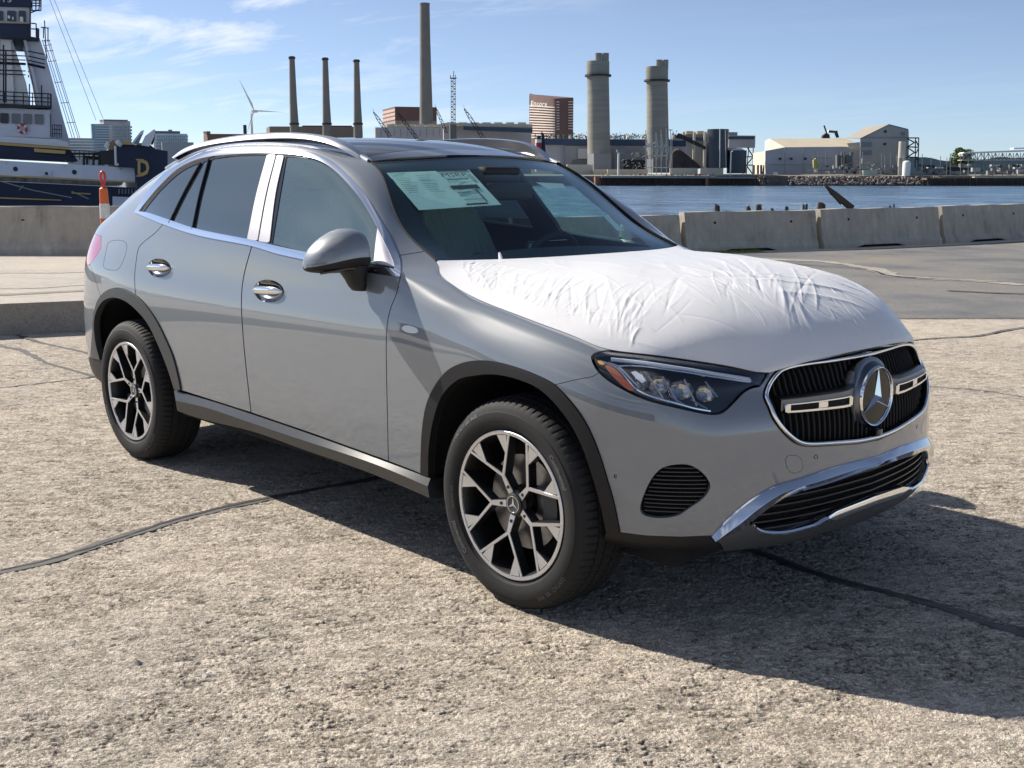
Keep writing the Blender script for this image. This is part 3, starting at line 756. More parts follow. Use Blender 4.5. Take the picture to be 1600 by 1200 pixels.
# roof rails
RT = [at(269, 246, 'y', -.615), at(285, 234, 'y', -.61), at(320, 221, 'y', -.605), at(400, 208.5, 'y', -.60), at(480, 208, 'y', -.595), at(530, 219, 'y', -.585), at(556, 236, 'y', -.575), at(570, 247, 'y', -.565)]
RBt = [at(272, 247, 'y', -.632), at(300, 233.5, 'y', -.63), at(345, 223, 'y', -.628), at(410, 217, 'y', -.622), at(480, 217.5, 'y', -.618), at(520, 227, 'y', -.612), at(545, 240, 'y', -.595), at(566, 251, 'y', -.575)]
RI = [p + np.array([0, .035, -.004]) for p in RT]; RJ = [p + np.array([0, .045, -.02]) for p in RBt]
loft([RBt, [(a * .5 + b_ * .5) + np.array([0, -.006, 0]) for a, b_ in zip(RBt, RT)], RT, RI, RJ], 'roof_rail', M_satin, car, sharp=50)
# lower moulding between rail and roof frame
for mm in (1, -1):
    E_ = edgeC(10, 5, 40)
    MB().tube([(p[0], p[1] * mm, p[2] + .002) for p in E_], .012, 8).build('roof_drip_moulding', M_satin, car, True)
# wiper spray nozzles and wipers
for px, py in ((783, 403), (927, 392)):
    q = at(px, py, 'z', 1.155)
    m = MB(); m.tube([q + np.array([.0, 0, -.01]), q + np.array([-.02, .01, .018])], [.010, .005], 8); m.build('washer_jet_clip', M_white, car, True)
cow = MB(); cw = [(p[0] * 1.0 - .02, p[1] * t, p[2] - .02) for t in (1,) for p in edgeC(13, 13, 1)]
cow.box2((-.62, -.70, 1.02), (-.44, .70, 1.07)); cow.build('cowl_panel', M_black, car)
# ------------------------------------------------------------------ things on the screen
def sticker(poly, name, mat, tree=bvhW, lift=-.006, parent=car, label=None):
    P = [hit_px(x, y, tree) for x, y in poly]
    V = [q + (n if n @ (q - CAM) < 0 else -n) * lift for q, n in P]
    m = mk(name, V, [tuple(range(len(V)))], mat, parent, False)
    if label: m['label'] = label
    return m
M_paper = pm('sticker_paper', (.78, .84, .80), .6, grain=.04, gscale=60)
M_ink = pm('sticker_ink', (.05, .06, .07), .7)
M_inkl = pm('sticker_pale_ink', (.42, .50, .50), .7)
def quad_lerp(Q, u, v):
    a, b_, c, d = [np.array(q, float) for q in Q]
    return (a * (1 - u) + b_ * u) * (1 - v) + (d * (1 - u) + c * u) * v
WS = [(604, 268), (733, 263), (784, 318), (655, 326.5)]
label_sheet = sticker([quad_lerp(WS, u, v) for u, v in [(0, 0), (.5, 0), (1, 0), (1, .5), (1, 1), (.5, 1), (0, 1), (0, .5)]], 'price_sticker', M_paper, label='large printed price sheet behind the windscreen')
def ink(Q, u0, v0, u1, v1, mat, parent, lift=-.0045):
    return sticker([quad_lerp(Q, u0, v0), quad_lerp(Q, u1, v0), quad_lerp(Q, u1, v1), quad_lerp(Q, u0, v1)], 'print_block', mat, lift=lift, parent=parent)
for u0, v0, u1, v1, m_ in [(.60, .0, .98, .04, M_ink), (.60, .42, .93, .53, M_ink), (.60, .92, .86, .96, M_ink), (.62, .60, .78, .62, M_ink), (.62, .66, .84, .675, M_inkl), (.62, .72, .80, .735, M_inkl), (.62, .80, .86, .82, M_inkl), (.86, .55, .875, .90, M_ink),
    (.03, .03, .97, .045, M_inkl), (.64, .24, .90, .26, M_ink), (.64, .32, .84, .335, M_inkl), (.92, .12, .97, .30, M_inkl)] + [(.05 + .26 * c, .10 + .055 * r, .05 + .26 * c + .12 + .08 * ((r * 7 + c * 3) % 4) / 4, .115 + .055 * r, M_inkl) for c in range(2) for r in range(9)]:
    ink(WS, u0, v0, u1, v1, m_, label_sheet)
# heading letters on the sheet, printed flat
def text_mesh(txt, size, name='lettering', ext=0.0, bold=0.0):
    cu = bpy.data.curves.new(name, 'FONT'); cu.body = txt; cu.size = size; cu.extrude = ext; cu.resolution_u = 2; cu.offset = bold; cu.align_x = 'CENTER'; cu.align_y = 'CENTER'
    ob = bpy.data.objects.new(name, cu); scene.collection.objects.link(ob)
    me = bpy.data.meshes.new_from_object(ob.evaluated_get(bpy.context.evaluated_depsgraph_get()))
    V = np.array([v.co[:] for v in me.vertices]); F = [tuple(p.vertices) for p in me.polygons]
    bpy.data.objects.remove(ob); bpy.data.curves.remove(cu); bpy.data.meshes.remove(me)
    return V, F
V, F = text_mesh('GASOLINE VEHICLE', 1.0); u = (V[:, 0] - V[:, 0].min()) / np.ptp(V[:, 0]); v = (V[:, 1].max() - V[:, 1]) / np.ptp(V[:, 1])
def map_text(V, F, Q, u0, u1, v0, v1, name, mat, tree, parent, lift):
    u = (V[:, 0] - V[:, 0].min()) / np.ptp(V[:, 0]); v = (V[:, 1].max() - V[:, 1]) / np.ptp(V[:, 1])
    W = []
    for a, c in zip(u, v):
        p = quad_lerp(Q, u0 + (u1 - u0) * a, v0 + (v1 - v0) * c); q, n = hit_px(p[0], p[1], tree)
        if n @ (q - CAM) > 0: n = -n
        W.append(q + n * lift)
    return mk(name, W, F, mat, parent, False)
V, F = text_mesh('MSRP', 1.0); map_text(V, F, WS, .62, .92, .09, .18, 'print_lettering', M_ink, bvhW, label_sheet, -.0045)
s2 = sticker([(838, 283), (880, 285), (886, 292), (857, 293)], 'small_windscreen_label', M_paper)
s3 = sticker([(943, 335), (952, 335), (976, 358), (966, 359)], 'narrow_windscreen_label', M_paper)
# mirror housing and sensor box at the top of the screen
m = MB(); c0 = hit_px(790, 268, bvhW)[0]
m.box((-1.10, 0, 1.475), (.16, .22, .07)); m.build('sensor_housing', M_black, car, bevel=.02)
m = MB(); m.box((-.99, .0, 1.40), (.035, .27, .075)); m.build('rear_view_mirror', M_black, car, bevel=.015)

# ------------------------------------------------------------------ door mirrors
mirror_c = np.array([-.835, -.99, 1.168])
def make_mirror(mm, dx=0.0):
    root = empty('door_mirror', (mirror_c[0], mirror_c[1] * mm, mirror_c[2]), car)
    root.location = Vector((mirror_c[0], mirror_c[1] * mm, mirror_c[2])) - Vector(car.location)
    # housing: cross-sections from the inboard end outwards (y), each a rounded profile in x,z
    secs = [(-.895, .040, .055, -.70, .000), (-.905, .085, .082, -.70, .002), (-.93, .105, .098, -.705, .004), (-.97, .112, .102, -.72, .003), (-1.01, .110, .094, -.74, -.003), (-1.05, .100, .078, -.765, -.012), (-1.085, .078, .055, -.795, -.022), (-1.105, .045, .030, -.82, -.030), (-1.112, .012, .010, -.835, -.033)]
    n = 64; V = []; _e, _t = nspline([(y, a, h, xf, dz) for y, a, h, xf, dz in secs], np.arange(len(secs))); secs = [tuple(r) for r in _e(np.linspace(0, len(secs) - 1, 33))]
    for y, a, h, xf, dz in secs:
        a = max(a, .004); h = max(h, .004)
        xc = -.845 + (y + .97) * .25
        for k in range(n):
            t = 2 * pi * k / n; cx, cz = cos(t), sin(t)
            x = xc + a * (abs(cx) ** .75) * (1 if cx > 0 else -1) * (1.0 if cx > 0 else .55)
            z = 1.164 + dz + h * (abs(cz) ** .85) * (1.03 if cz > 0 else -.58)
            V.append((x + dx, y * mm, z))
    F = [(i * n + k, i * n + (k + 1) % n, (i + 1) * n + (k + 1) % n, (i + 1) * n + k) for i in range(len(secs) - 1) for k in range(n)] + [tuple(range(n))[::-1], tuple((len(secs) - 1) * n + k for k in range(n))]
    if mm < 0: F = [tuple(reversed(f)) for f in F]
    def part(name, cond, mat, off=0):
        V2 = np.array(V); o = mk(name, V2, [f for f in F if (len(f) == 4 and cond(f)) or (len(f) > 4 and name == 'mirror_cap')], mat, root)
        bm = bmesh.new(); bm.from_mesh(o.data); bmesh.ops.recalc_face_normals(bm, faces=bm.faces)
        bmesh.ops.remove_doubles(bm, verts=bm.verts, dist=1e-5); bm.to_mesh(o.data); bm.free()
        return o
    cut = lambda y: 1.150
    lo_ = lambda f: all((i % n) >= n // 2 or (i % n) == 0 for i in f) and sum((i % n) > n // 2 for i in f) > 0
    part('mirror_cap', lambda f: not lo_(f), M_paint); part('mirror_base_shell', lo_, M_black)
    lp = [(-.765, -.905, 1.124), (-.76, -.95, 1.125), (-.765, -1.0, 1.122), (-.785, -1.05, 1.115), (-.815, -1.09, 1.107)]
    a = MB(); a.tube([(x + .006 + dx, (y - .001) * mm, z + .004) for x, y, z in lp], .005, 6); a.build('turn_signal_strip', M_gloss, root, True)
    # stalk
    st = MB(); rr = [(-.815, -.945, 1.135, .080, .050), (-.805, -.945, 1.105, .068, .042), (-.790, -.945, 1.080, .054, .034), (-.780, -.945, 1.056, .046, .028), (-.778, -.940, 1.040, .036, .020)]
    Vs = []; k_ = 16
    for x, y, z, a_, b_ in rr:
        for k in range(k_): t = 2 * pi * k / k_; Vs.append((x + dx + a_ * cos(t), (y + b_ * sin(t)) * mm, z))
    st.add(Vs, [(i * k_ + k, i * k_ + (k + 1) % k_, (i + 1) * k_ + (k + 1) % k_, (i + 1) * k_ + k) for i in range(4) for k in range(k_)] + [tuple(range(k_))[::-1], tuple(4 * k_ + k for k in range(k_))])
    st.build('mirror_stalk', M_black, root, True, 60)
make_mirror(1, -.035); make_mirror(-1, -.265)

# ------------------------------------------------------------------ door handles, badge
def make_handle(px, py, rx, ry, mm):
    q, n = hit_px(px, py)
    ql, _ = hit_px(px - rx, py - rx * .1); qr, _ = hit_px(px + rx, py + rx * .15)
    qt, _ = hit_px(px, py - ry); qb, _ = hit_px(px, py + ry)
    q = q * np.array([1, mm, 1]); root = empty('door_handle', (0, 0, 0), car); root.location = Vector(q) - Vector(car.location)
    hw = np.linalg.norm(qr - ql) / 2; hh = np.linalg.norm(qt - qb) / 2
    V = []; F = []; nr, na = 7, 36; V.append((q[0], q[1] + .026 * mm, q[2]))
    for i in range(1, nr + 1):
        r = i / nr; d = .028 * (1 - r ** 3.0)
        for k in range(na):
            t = 2 * pi * k / na; xx = q[0] + hw * r * cos(t) * .98; zz = q[2] + hh * r * sin(t)
            h, _n = hit_dir((xx, -2 if True else 0, zz), (0, 1, 0)); yy = h[1] if h is not None else q[1] * mm
            V.append((xx, (yy - .0015 + d) * mm, zz))
    for k in range(na): F.append((0, 1 + k, 1 + (k + 1) % na))
    for i in range(nr - 1):
        for k in range(na): F.append((1 + i * na + k, 1 + (i + 1) * na + k, 1 + (i + 1) * na + (k + 1) % na, 1 + i * na + (k + 1) % na))
    o = mk('handle_recess', V, F, M_cup, root); 
    bm = bmesh.new(); bm.from_mesh(o.data); bmesh.ops.recalc_face_normals(bm, faces=bm.faces); bm.to_mesh(o.data); bm.free()
    # bar: flattened, bowed
    V = []; F = []; nb, nc = 24, 14
    for i in range(nb + 1):
        t = i / nb * 2 - 1; xx = q[0] + t * hw * .98; prof = max(.12, (1 - abs(t) ** 5)) 
        y0 = (q[1] * mm) - .020 + .012 * t * t; zc = q[2] + .004 * (1 - t * t) + .006 * t
        for k in range(nc):
            a = 2 * pi * k / nc; V.append((xx, (y0 + .009 * prof * cos(a)) * mm, zc + .0165 * prof * sin(a)))
    for i in range(nb):
        for k in range(nc): F.append((i * nc + k, i * nc + (k + 1) % nc, (i + 1) * nc + (k + 1) % nc, (i + 1) * nc + k))
    F += [tuple(range(nc)), tuple(nb * nc + k for k in range(nc))]
    o = mk('handle_bar', V, F, M_chrome, root); bm = bmesh.new(); bm.from_mesh(o.data); bmesh.ops.recalc_face_normals(bm, faces=bm.faces); bm.to_mesh(o.data); bm.free()
M_cup = pm('chromed_recess', (.34, .35, .36), .09, 1.0)
for mm in (1, -1):
    make_handle(*HANDLES[0], mm); make_handle(*HANDLES[1], mm)
bd = shell.box((600, 490), (680, 540)).inside(BADGE, 0).moved(.003)
M_badge = pm('silver_badge', (.62, .64, .66), .35, .3)
for t in (bd, bd.mirror()): t.obj('wing_badge', M_badge, car, .004)

# ================================================================== wheels
def bend_text(txt, size, r, phi0, yface, clockwise=True):
    """letters laid round the sidewall; phi measured clockwise from the top as seen from outside"""
    V, F = text_mesh(txt, size, ext=.0, bold=.012 * size / .02 * .06)
    x0 = (V[:, 0].min() + V[:, 0].max()) / 2
    out = []
    for x, y, _ in V:
        ph = phi0 + (x - x0) / r; rr = r + y
        out.append((rr * sin(ph), yface(rr), rr * cos(ph)))
    return out, F
TY = [(.258, .030), (.2605, .010), (.2640, .003), (.270, .0005), (.2735, -.006), (.277, -.0075), (.282, -.0085), (.290, -.0105), (.300, -.0118), (.312, -.0118), (.322, -.0100), (.3235, -.0075), (.335, -.0035), (.344, .0015), (.352, .008), (.3585, .017), (.3625, .028), (.3645, .040)]
def side_y(r):
    for (a, b_), (c, d) in zip(TY[3:-1], TY[4:]):
        if a <= r <= c: return b_ + (d - b_) * (r - a) / (c - a) - .0010
    return -.012
def tyre_mesh():
    tread = [(.0525, .366, 0), (.054, .358, 1), (.060, .358, 1), (.0615, .367, 0), (.088, .3685, 0), (.0895, .360, 1), (.097, .360, 1), (.0985, .3688, 0), (.117, .369, 0)]
    prof = [(r, y, 0) for r, y in TY] + [(r, y, g) for y, r, g in tread]
    prof += [(r, .234 - y, g) for r, y, g in prof[::-1][1:]]
    n = 400; V = []; F = []; m = len(prof)
    for i in range(n):
        w = 2 * pi * i / n
        for j, (r, y, g) in enumerate(prof):
            yy = abs(y - .117) 
            rr = r
            if not g and r > .350:                       # shoulder and rib sipes
                ph = (i + (int(yy * 90) * 1.7 if yy < .06 else 0)) % 5
                if yy > .058 and ph < 1: rr = r - (.0055 if r > .357 else .003)
                elif yy <= .058 and (i * 1.0 + yy * 120) % 5 < 1: rr = r - .004
            rr += 0
            V.append((rr * sin(w), y, rr * cos(w)))
    for i in range(n):
        for j in range(m - 1):
            a = i * m + j; b_ = a + 1; c = ((i + 1) % n) * m + j + 1; d = ((i + 1) % n) * m + j
            F.append((a, b_, c, d))
    return V, F
TV, TF = tyre_mesh()
def wheel(xc, yface, mm, th0, first=None):
    zc = .3665
    root = empty('wheel', (0, 0, 0), car); root.location = Vector((xc, yface * mm, zc)) - Vector(car.location)
    C0 = np.array([xc, yface * mm, zc])
    def W(V): V = np.array(V, float); return V * np.array([1, mm, 1]) + C0
    def put(name, V, F, mat, smooth=True, sharp=30):
        o = mk(name, W(V), F, mat, root, smooth)
        bm = bmesh.new(); bm.from_mesh(o.data); bmesh.ops.recalc_face_normals(bm, faces=bm.faces); bm.to_mesh(o.data); bm.free()
        if smooth: o.data.set_sharp_from_angle(angle=radians(sharp))
        return o
    V = np.array(TV); lowz = -zc + .0015                      # flattened where it carries the car
    fl = V[:, 2] < lowz; V[fl, 2] = lowz
    put('tyre', V, TF, M_rubber, True, 28)
    # sidewall writing
    for txt, size, r, ph in (('CONTACT  SSR  MOE', .017, .3265, radians(-42)), ('Continental', .026, .2985, radians(56)), ('CONTACT  SSR  MOE', .017, .3265, radians(138)), ('Continental', .026, .2985, radians(236)), ('235/55 R19 101V', .012, .2850, radians(-95))):
        v, f = bend_text(txt, size, r, ph, side_y); o = put('sidewall_lettering', v, f, M_letter, False)
    def lathe(prof, n=96): 
        m = MB(); m.lathe([(r, h) for r, h in prof], axis='y', n=n); return m.V, m.F
    # outer lip: machined ring, barrel, disc, hub
    v, f = lathe([(.2440, .008), (.2455, .0005), (.2565, -.0010), (.2590, .001), (.2600, .006), (.2590, .012)]); put('rim_lip', v, f, M_rim_face)
    v, f = lathe([(.2440, .006), (.238, .020), (.232, .045), (.228, .10), (.226, .20), (.10, .215)]); put('rim_barrel', v, f, M_rim_dark)
    v, f = lathe([(.060, .085), (.062, .078), (.165, .078), (.166, .082), (.166, .098), (.10, .10)], 64); put('brake_disc', v, f, M_disc)
    m = MB()
    for a in np.linspace(radians(60), radians(115), 7)[:-1]:
        a2 = a + radians(9.3)
        m.add([(r * sin(t), y, r * cos(t)) for t in (a, a2) for r, y in ((.115, .055), (.178, .055), (.178, .11), (.115, .11))], [(0, 1, 2, 3), (4, 7, 6, 5), (0, 4, 5, 1), (1, 5, 6, 2), (2, 6, 7, 3), (3, 7, 4, 0)])
    put('brake_caliper', m.V, m.F, M_grey, False)
    def fy(r): return .030 + (0.0 - .030) * min(1, max(0, (r - .03) / .215)) ** .8     # face of the spokes: dished towards the hub
    def bar(p, q, w0, w1, drop, thick, seg=6):
        """flat-faced bar in the wheel plane following the dish; p, q are (x,z)"""
        p = np.array(p); q = np.array(q); t = (q - p) / np.linalg.norm(q - p); nrm = np.array([-t[1], t[0]]); V = []; F = []
        for i in range(seg + 1):
            u = i / seg; c = p + (q - p) * u; w = (w0 + (w1 - w0) * u) / 2; r = np.linalg.norm(c); y = fy(r) + drop
            for s_, yy, ex in ((-1, y, 0), (1, y, 0), (1, y + thick, .0012), (-1, y + thick, .0012)):
                c2 = c + nrm * s_ * (w + ex); V.append((c2[0], yy, c2[1]))
        for i in range(seg):
            for k in range(4): F.append((i * 4 + k, i * 4 + (k + 1) % 4, (i + 1) * 4 + (k + 1) % 4, (i + 1) * 4 + k))
        F += [(0, 1, 2, 3), tuple(seg * 4 + k for k in (3, 2, 1, 0))]
        return V, F
    P = lambda r, a: (r * sin(a), r * cos(a))
    for k in range(5):
        c = radians(th0 + 72 * k); J = P(.104, c); hb = P(.040, c)
        dark = MB(); face = MB()
        def add(p, q, w0, w1):
            v, f = bar(p, q, w0, w1, .0022, .034); dark.add(v, f)
            v, f = bar(p, q, w0 - .0028, w1 - .0028, 0, .004); face.add(v, f)
        add(hb, J, .027, .018)
        for s_ in (-1, 1):
            E_ = P(.2455, c + s_ * radians(25.6)); add(J, E_, .0138, .0118)
            # machined fin beside the outer end of each arm
            b0 = P(.2440, c + s_ * radians(22.8)); b1 = P(.2440, c + s_ * radians(11.5)); tip = P(.176, c + s_ * radians(19.6)); tip2 = P(.181, c + s_ * radians(17.2))
            V = []
            for (x, z) in (b0, b1, tip2, tip): V.append((x, fy(sqrt(x * x + z * z)) + .0015, z))
            for (x, z) in (b0, b1, tip2, tip): V.append((x, fy(sqrt(x * x + z * z)) + .006, z))
            face.add(V, [(0, 1, 2, 3), (7, 6, 5, 4)] + [(i, (i + 1) % 4, 4 + (i + 1) % 4, 4 + i) for i in range(4)])
            dark.add([(x * 1, y + .0065 + (.03 if i > 3 else 0), z) for i, (x, y, z) in enumerate(V[:4] + V[:4])], [(0, 1, 2, 3), (7, 6, 5, 4)] + [(i, (i + 1) % 4, 4 + (i + 1) % 4, 4 + i) for i in range(4)])
        put('spoke', dark.V, dark.F, M_rim_dark, False)
        put('spoke_face', face.V, face.F, M_rim_face, False)
        bx, bz = P(.062, c); m = MB(); m.lathe([(.0062, .0), (.0062, -.0015), (.0, -.0015)], (bx, fy(.062) - .0002, bz), 'y', 14); put('lug_bolt', m.V, m.F, M_rim_dark)
    m = MB(); m.lathe([(.052, .06), (.050, .036), (.040, .030), (.0385, .024), (.036, .0225), (.034, .0232)], axis='y', n=40); put('hub_ring', m.V, m.F, M_rim_dark)
    m = MB(); m.lathe([(.0365, .028), (.036, .0222), (.030, .0205), (.0285, .0213), (.0, .0213)], axis='y', n=40); put('hub_cap', m.V, m.F, M_grey)
    m = MB(); m.lathe([(.0300, .0212), (.0295, .0198), (.0272, .0198), (.0268, .0212)], axis='y', n=40)
    for k in range(3):
        a = radians(120 * k); t1 = P(.0285, a); s1 = P(.0052, a + radians(60)); s2 = P(.0052, a - radians(60))
        m.add([(0, .0176, 0), (s1[0], .0207, s1[1]), (t1[0], .0203, t1[1]), (s2[0], .0207, s2[1])], [(0, 1, 2), (0, 2, 3)])
    put('hub_star', m.V, m.F, M_chrome, False)
    return root
M_letter = pm('raised_sidewall_rubber', (.085, .085, .088), .6)
wheel(0.0, -.9243, 1, -25.6); wheel(-2.888, -.9304, 1, 11.5)
wheel(0.0, -.9243, -1, 10); wheel(-2.888, -.9304, -1, 40)

# ================================================================== nose
def gx(y, z):
    q, n = hit_dir((1.6, -abs(y) - 1e-4, z), (-1, 0, 0)); return (q[0] if q is not None else .8)
def inpoly(poly, p): return sdf(poly, np.array([p]))[0]
# grille surround
RING = [(1372, 549.5), (1340, 557.4), (1293.4, 564.8), (1258, 569.8), (1229.6, 575.6), (1217.5, 581), (1209.5, 589.3), (1202.8, 599), (1198, 610.5), (1196.8, 621), (1203, 634.5), (1209.8, 650.8), (1223.8, 670.3), (1240.5, 685.7), (1251.4, 691.3), (1265, 693.2), (1293.4, 692), (1340, 688.3), (1372, 682)]
grl = empty('radiator_grille', (.78, 0, .75), car); grl.location = Vector((.78, 0, .74)) - Vector(car.location)
def mirror_line(L): 
    L = [np.array(p) for p in L]; L = [p for p in L if p[1] < -.004]
    return L, [p * np.array([1, -1, 1]) for p in L[::-1]]
L = trace(RING, .003, 4); a, b_ = mirror_line(L)
MB().tube(a + b_, .0068, 10, closed=True).build('chrome_surround', M_chrome, grl, True, 60)
GIN = smooth_line(RING, 4); GIN = np.vstack([GIN, [(1500, 660), (1500, 560)]])
# black recess behind and lip around
rc = shell.inside(np.vstack([GRILLE[:0], GRILLE]), 0)
def front_recess(poly, inset, name, parent, mat, y0=True):
    s1 = shell.clip(-shell.V[:, 1] + 1e-4) if False else shell
    t = s1.inside(poly, -2); t = Surf(t.V - np.array([inset, 0, 0]), t.N, t.F, t.Q); t = t.join(t.mirror()); return t.obj(name, mat, parent)
GFULL = np.vstack([smooth_line([(1420, 534, 'c')] + [(1386.7, 542), (1340, 553), (1293.4, 560), (1258, 565), (1229, 570.5), (1216, 576.5), (1206.5, 585.5), (1199, 596), (1193.5, 608), (1192, 621), (1198.5, 637), (1205.5, 654), (1220, 674), (1237, 690.5), (1249.5, 696.5), (1265, 698.4), (1293.4, 697.2), (1340, 694), (1353, 691.5), (1386.7, 684.5), (1420, 668, 'c')], 4)])
front_recess(GFULL, .060, 'grille_backing', grl, M_dark)
lipg = shell.inside(GFULL, -.4).outside(np.vstack([smooth_line(RING, 4), [(1440, 660), (1440, 540)]]), -2.0).moved(-.004)
lg = lipg.join(lipg.mirror()); lg.obj('grille_black_lip', M_gloss, grl, .05)
# vertical slats
zz_ = np.linspace(.54, .92, 96)
for i in range(19):
    for sg in (-1, 1):
        y = .0125 + .0248 * i
        xs = [gx(y, z) for z in zz_]; P_ = pj(np.array([(x, -y, z) for x, z in zip(xs, zz_)])); d = sdf(GIN, P_)
        ok = [k for k in range(len(zz_)) if d[k] > 1.0]
        if len(ok) < 8: continue
        k0, k1 = ok[0], ok[-1]; ks = np.linspace(k0, k1, 9).astype(int); V = []; F = []
        for k in ks:
            x = xs[k] - .018
            for dy, dx in ((-.0048, -.022), (-.0034, -.004), (0, 0), (.0034, -.004), (.0048, -.022)): V.append((x + dx, sg * y + dy, zz_[k]))
        for r in range(len(ks) - 1):
            for c in range(4): F.append((r * 5 + c, (r + 1) * 5 + c, (r + 1) * 5 + c + 1, r * 5 + c + 1))
        mk('grille_slat', V, F, M_black, grl, True, sharp=30)
# crossbar sweeping round the star
SZ = .738; SX = .816; SR = .104
def barsec(y):
    """half heights of the bar at distance y from the middle"""
    a = abs(y); base_t = .036 - .012 * max(0, (a - .10) / .36); c = .742 + .014 * (a / .46)
    rad = .130; top = c + base_t + .002; bot = c - base_t + .006
    if a < rad + .05:
        k = max(0, 1 - max(0, a - rad * .55) / (rad * .62 )) ; rr = sqrt(max(0, rad * rad - a * a)) if a < rad else 0
        bl = max(0, 1 - max(0, (a - .10) / .07)) ** 2 * .018
        top = max(top + bl, SZ + rr); bot = min(bot - bl, SZ - rr)
    return bot, top
ys = np.concatenate([np.linspace(-.462, -.19, 10), np.linspace(-.18, .18, 49), np.linspace(.19, .462, 10)]); V = []; F = []
for y in ys:
    bo, to = barsec(y); a = abs(y)
    xf = max(gx(a, .742) + .004, 0) if a > .2 else (gx(.2, .742) + .004 + (SX - .012 - gx(.2, .742) - .004) * (1 - (a / .2) ** 2))
    mid = (bo + to) / 2
    for z, dx in ((bo, -.045), (bo, -.012), (bo + (mid - bo) * .22, 0), (to - (to - mid) * .22, .0), (to, -.012), (to, -.045)): V.append((xf + dx, y, z))
for i in range(len(ys) - 1):
    for k in range(5): F.append((i * 6 + k, (i + 1) * 6 + k, (i + 1) * 6 + k + 1, i * 6 + k + 1))
o = mk('grille_crossbar', V, F, M_grey, grl, True, sharp=50)
M_barm = pm('satin_grey_metal', (.17, .18, .20), .30, 1.0, bump=.03); o.data.materials[0] = M_barm
# chrome inserts, each a frame with two slots
for sg in (-1, 1):
    m = MB()
    def seg(y0, y1, z0, z1, th=.006, n=6):
        for i in range(n):
            a, b_ = y0 + (y1 - y0) * i / n, y0 + (y1 - y0) * (i + 1) / n
            f = lambda y: gx(y, .742) + .0045 if y > .2 else (gx(.2, .742) + .0045 + (SX - .012 - gx(.2, .742) - .004) * (1 - (y / .2) ** 2))
            zc0 = lambda y: .742 + .012 * (y / .46); k = lambda y: 1 - .25 * max(0, (y - .12) / .34)
            V = []
            for y in (a, b_):
                x = f(y); V += [(x, sg * y, zc0(y) + z0 * k(y)), (x + th, sg * y, zc0(y) + (z0 * .86 + z1 * .14) * k(y)), (x + th, sg * y, zc0(y) + (z1 * .86 + z0 * .14) * k(y)), (x, sg * y, zc0(y) + z1 * k(y))]
            m.add(V, [(0, 1, 5, 4), (1, 2, 6, 5), (2, 3, 7, 6), (0, 3, 2, 1), (4, 5, 6, 7)])
    seg(.150, .449, -.024, -.013, .010); seg(.150, .449, .009, .015, .010)
    seg(.140, .162, -.024, .015, .010, n=2); seg(.436, .456, -.024, .015, .010, n=2); seg(.276, .318, -.016, .012, .009, 3)
    m.build('chrome_insert', M_chrome, grl, False)
    for y0, y1 in ((.162, .276), (.318, .436)):
        m = MB(); k = 6; Vv = []
        for i in range(k + 1):
            y = y0 + (y1 - y0) * i / k; x = (gx(y, .742) + .0052 if y > .2 else (gx(.2, .742) + .0052 + (SX - .012 - gx(.2, .742) - .004) * (1 - (y / .2) ** 2)))
            zc0 = .742 + .012 * (y / .46); q = 1 - .25 * max(0, (y - .12) / .34)
            Vv += [(x, sg * y, zc0 - .013 * q), (x, sg * y, zc0 + .009 * q)]
        m.add(Vv, [(2 * i, 2 * i + 2, 2 * i + 3, 2 * i + 1) for i in range(k)]); m.build('insert_slot', M_dark, grl)
# star
M_starg = pm('star_backing_glass', (.02, .018, .017), .12, ior=1.35)
def disc(prof, n=64):
    m = MB(); m.lathe(prof, (SX, 0, SZ), 'x', n); return m
disc([(SR + .017, -.035), (SR + .013, -.018), (SR + .006, -.003), (SR, .002)]).build('star_collar', M_barm, grl, True, 60)
disc([(SR - .001, -.004), (SR, .006), (SR - .005, .012), (SR - .010, .010), (SR - .0115, .004)]).build('star_ring', M_chrome, grl, True, 60)
disc([(SR - .010, .0045), (.05, .0065), (0, .007)])  .build('star_glass', M_starg, grl, True, 60)
m = MB()
for k in range(3):
    a = radians(120 * k); tip = np.array([0, sin(a), cos(a)]) * (SR - .008); 
    s1 = np.array([0, sin(a + pi / 3), cos(a + pi / 3)]) * .0165; s2 = np.array([0, sin(a - pi / 3), cos(a - pi / 3)]) * .0165
    o0 = np.array([SX, 0, SZ]); tp = o0 + tip + np.array([.0085, 0, 0]); m.add([o0 + np.array([.024, 0, 0]), o0 + s1 + np.array([.007, 0, 0]), tp, o0 + s2 + np.array([.007, 0, 0]), tp + np.array([-.003, 0, 0])], [(0, 2, 1), (0, 3, 2)])
m.build('three_pointed_star', M_chrome, grl)
m = MB(); m.box((.832, -.004, .618), (.03, .034, .024)); m.build('front_camera', M_gloss, grl, bevel=.006)

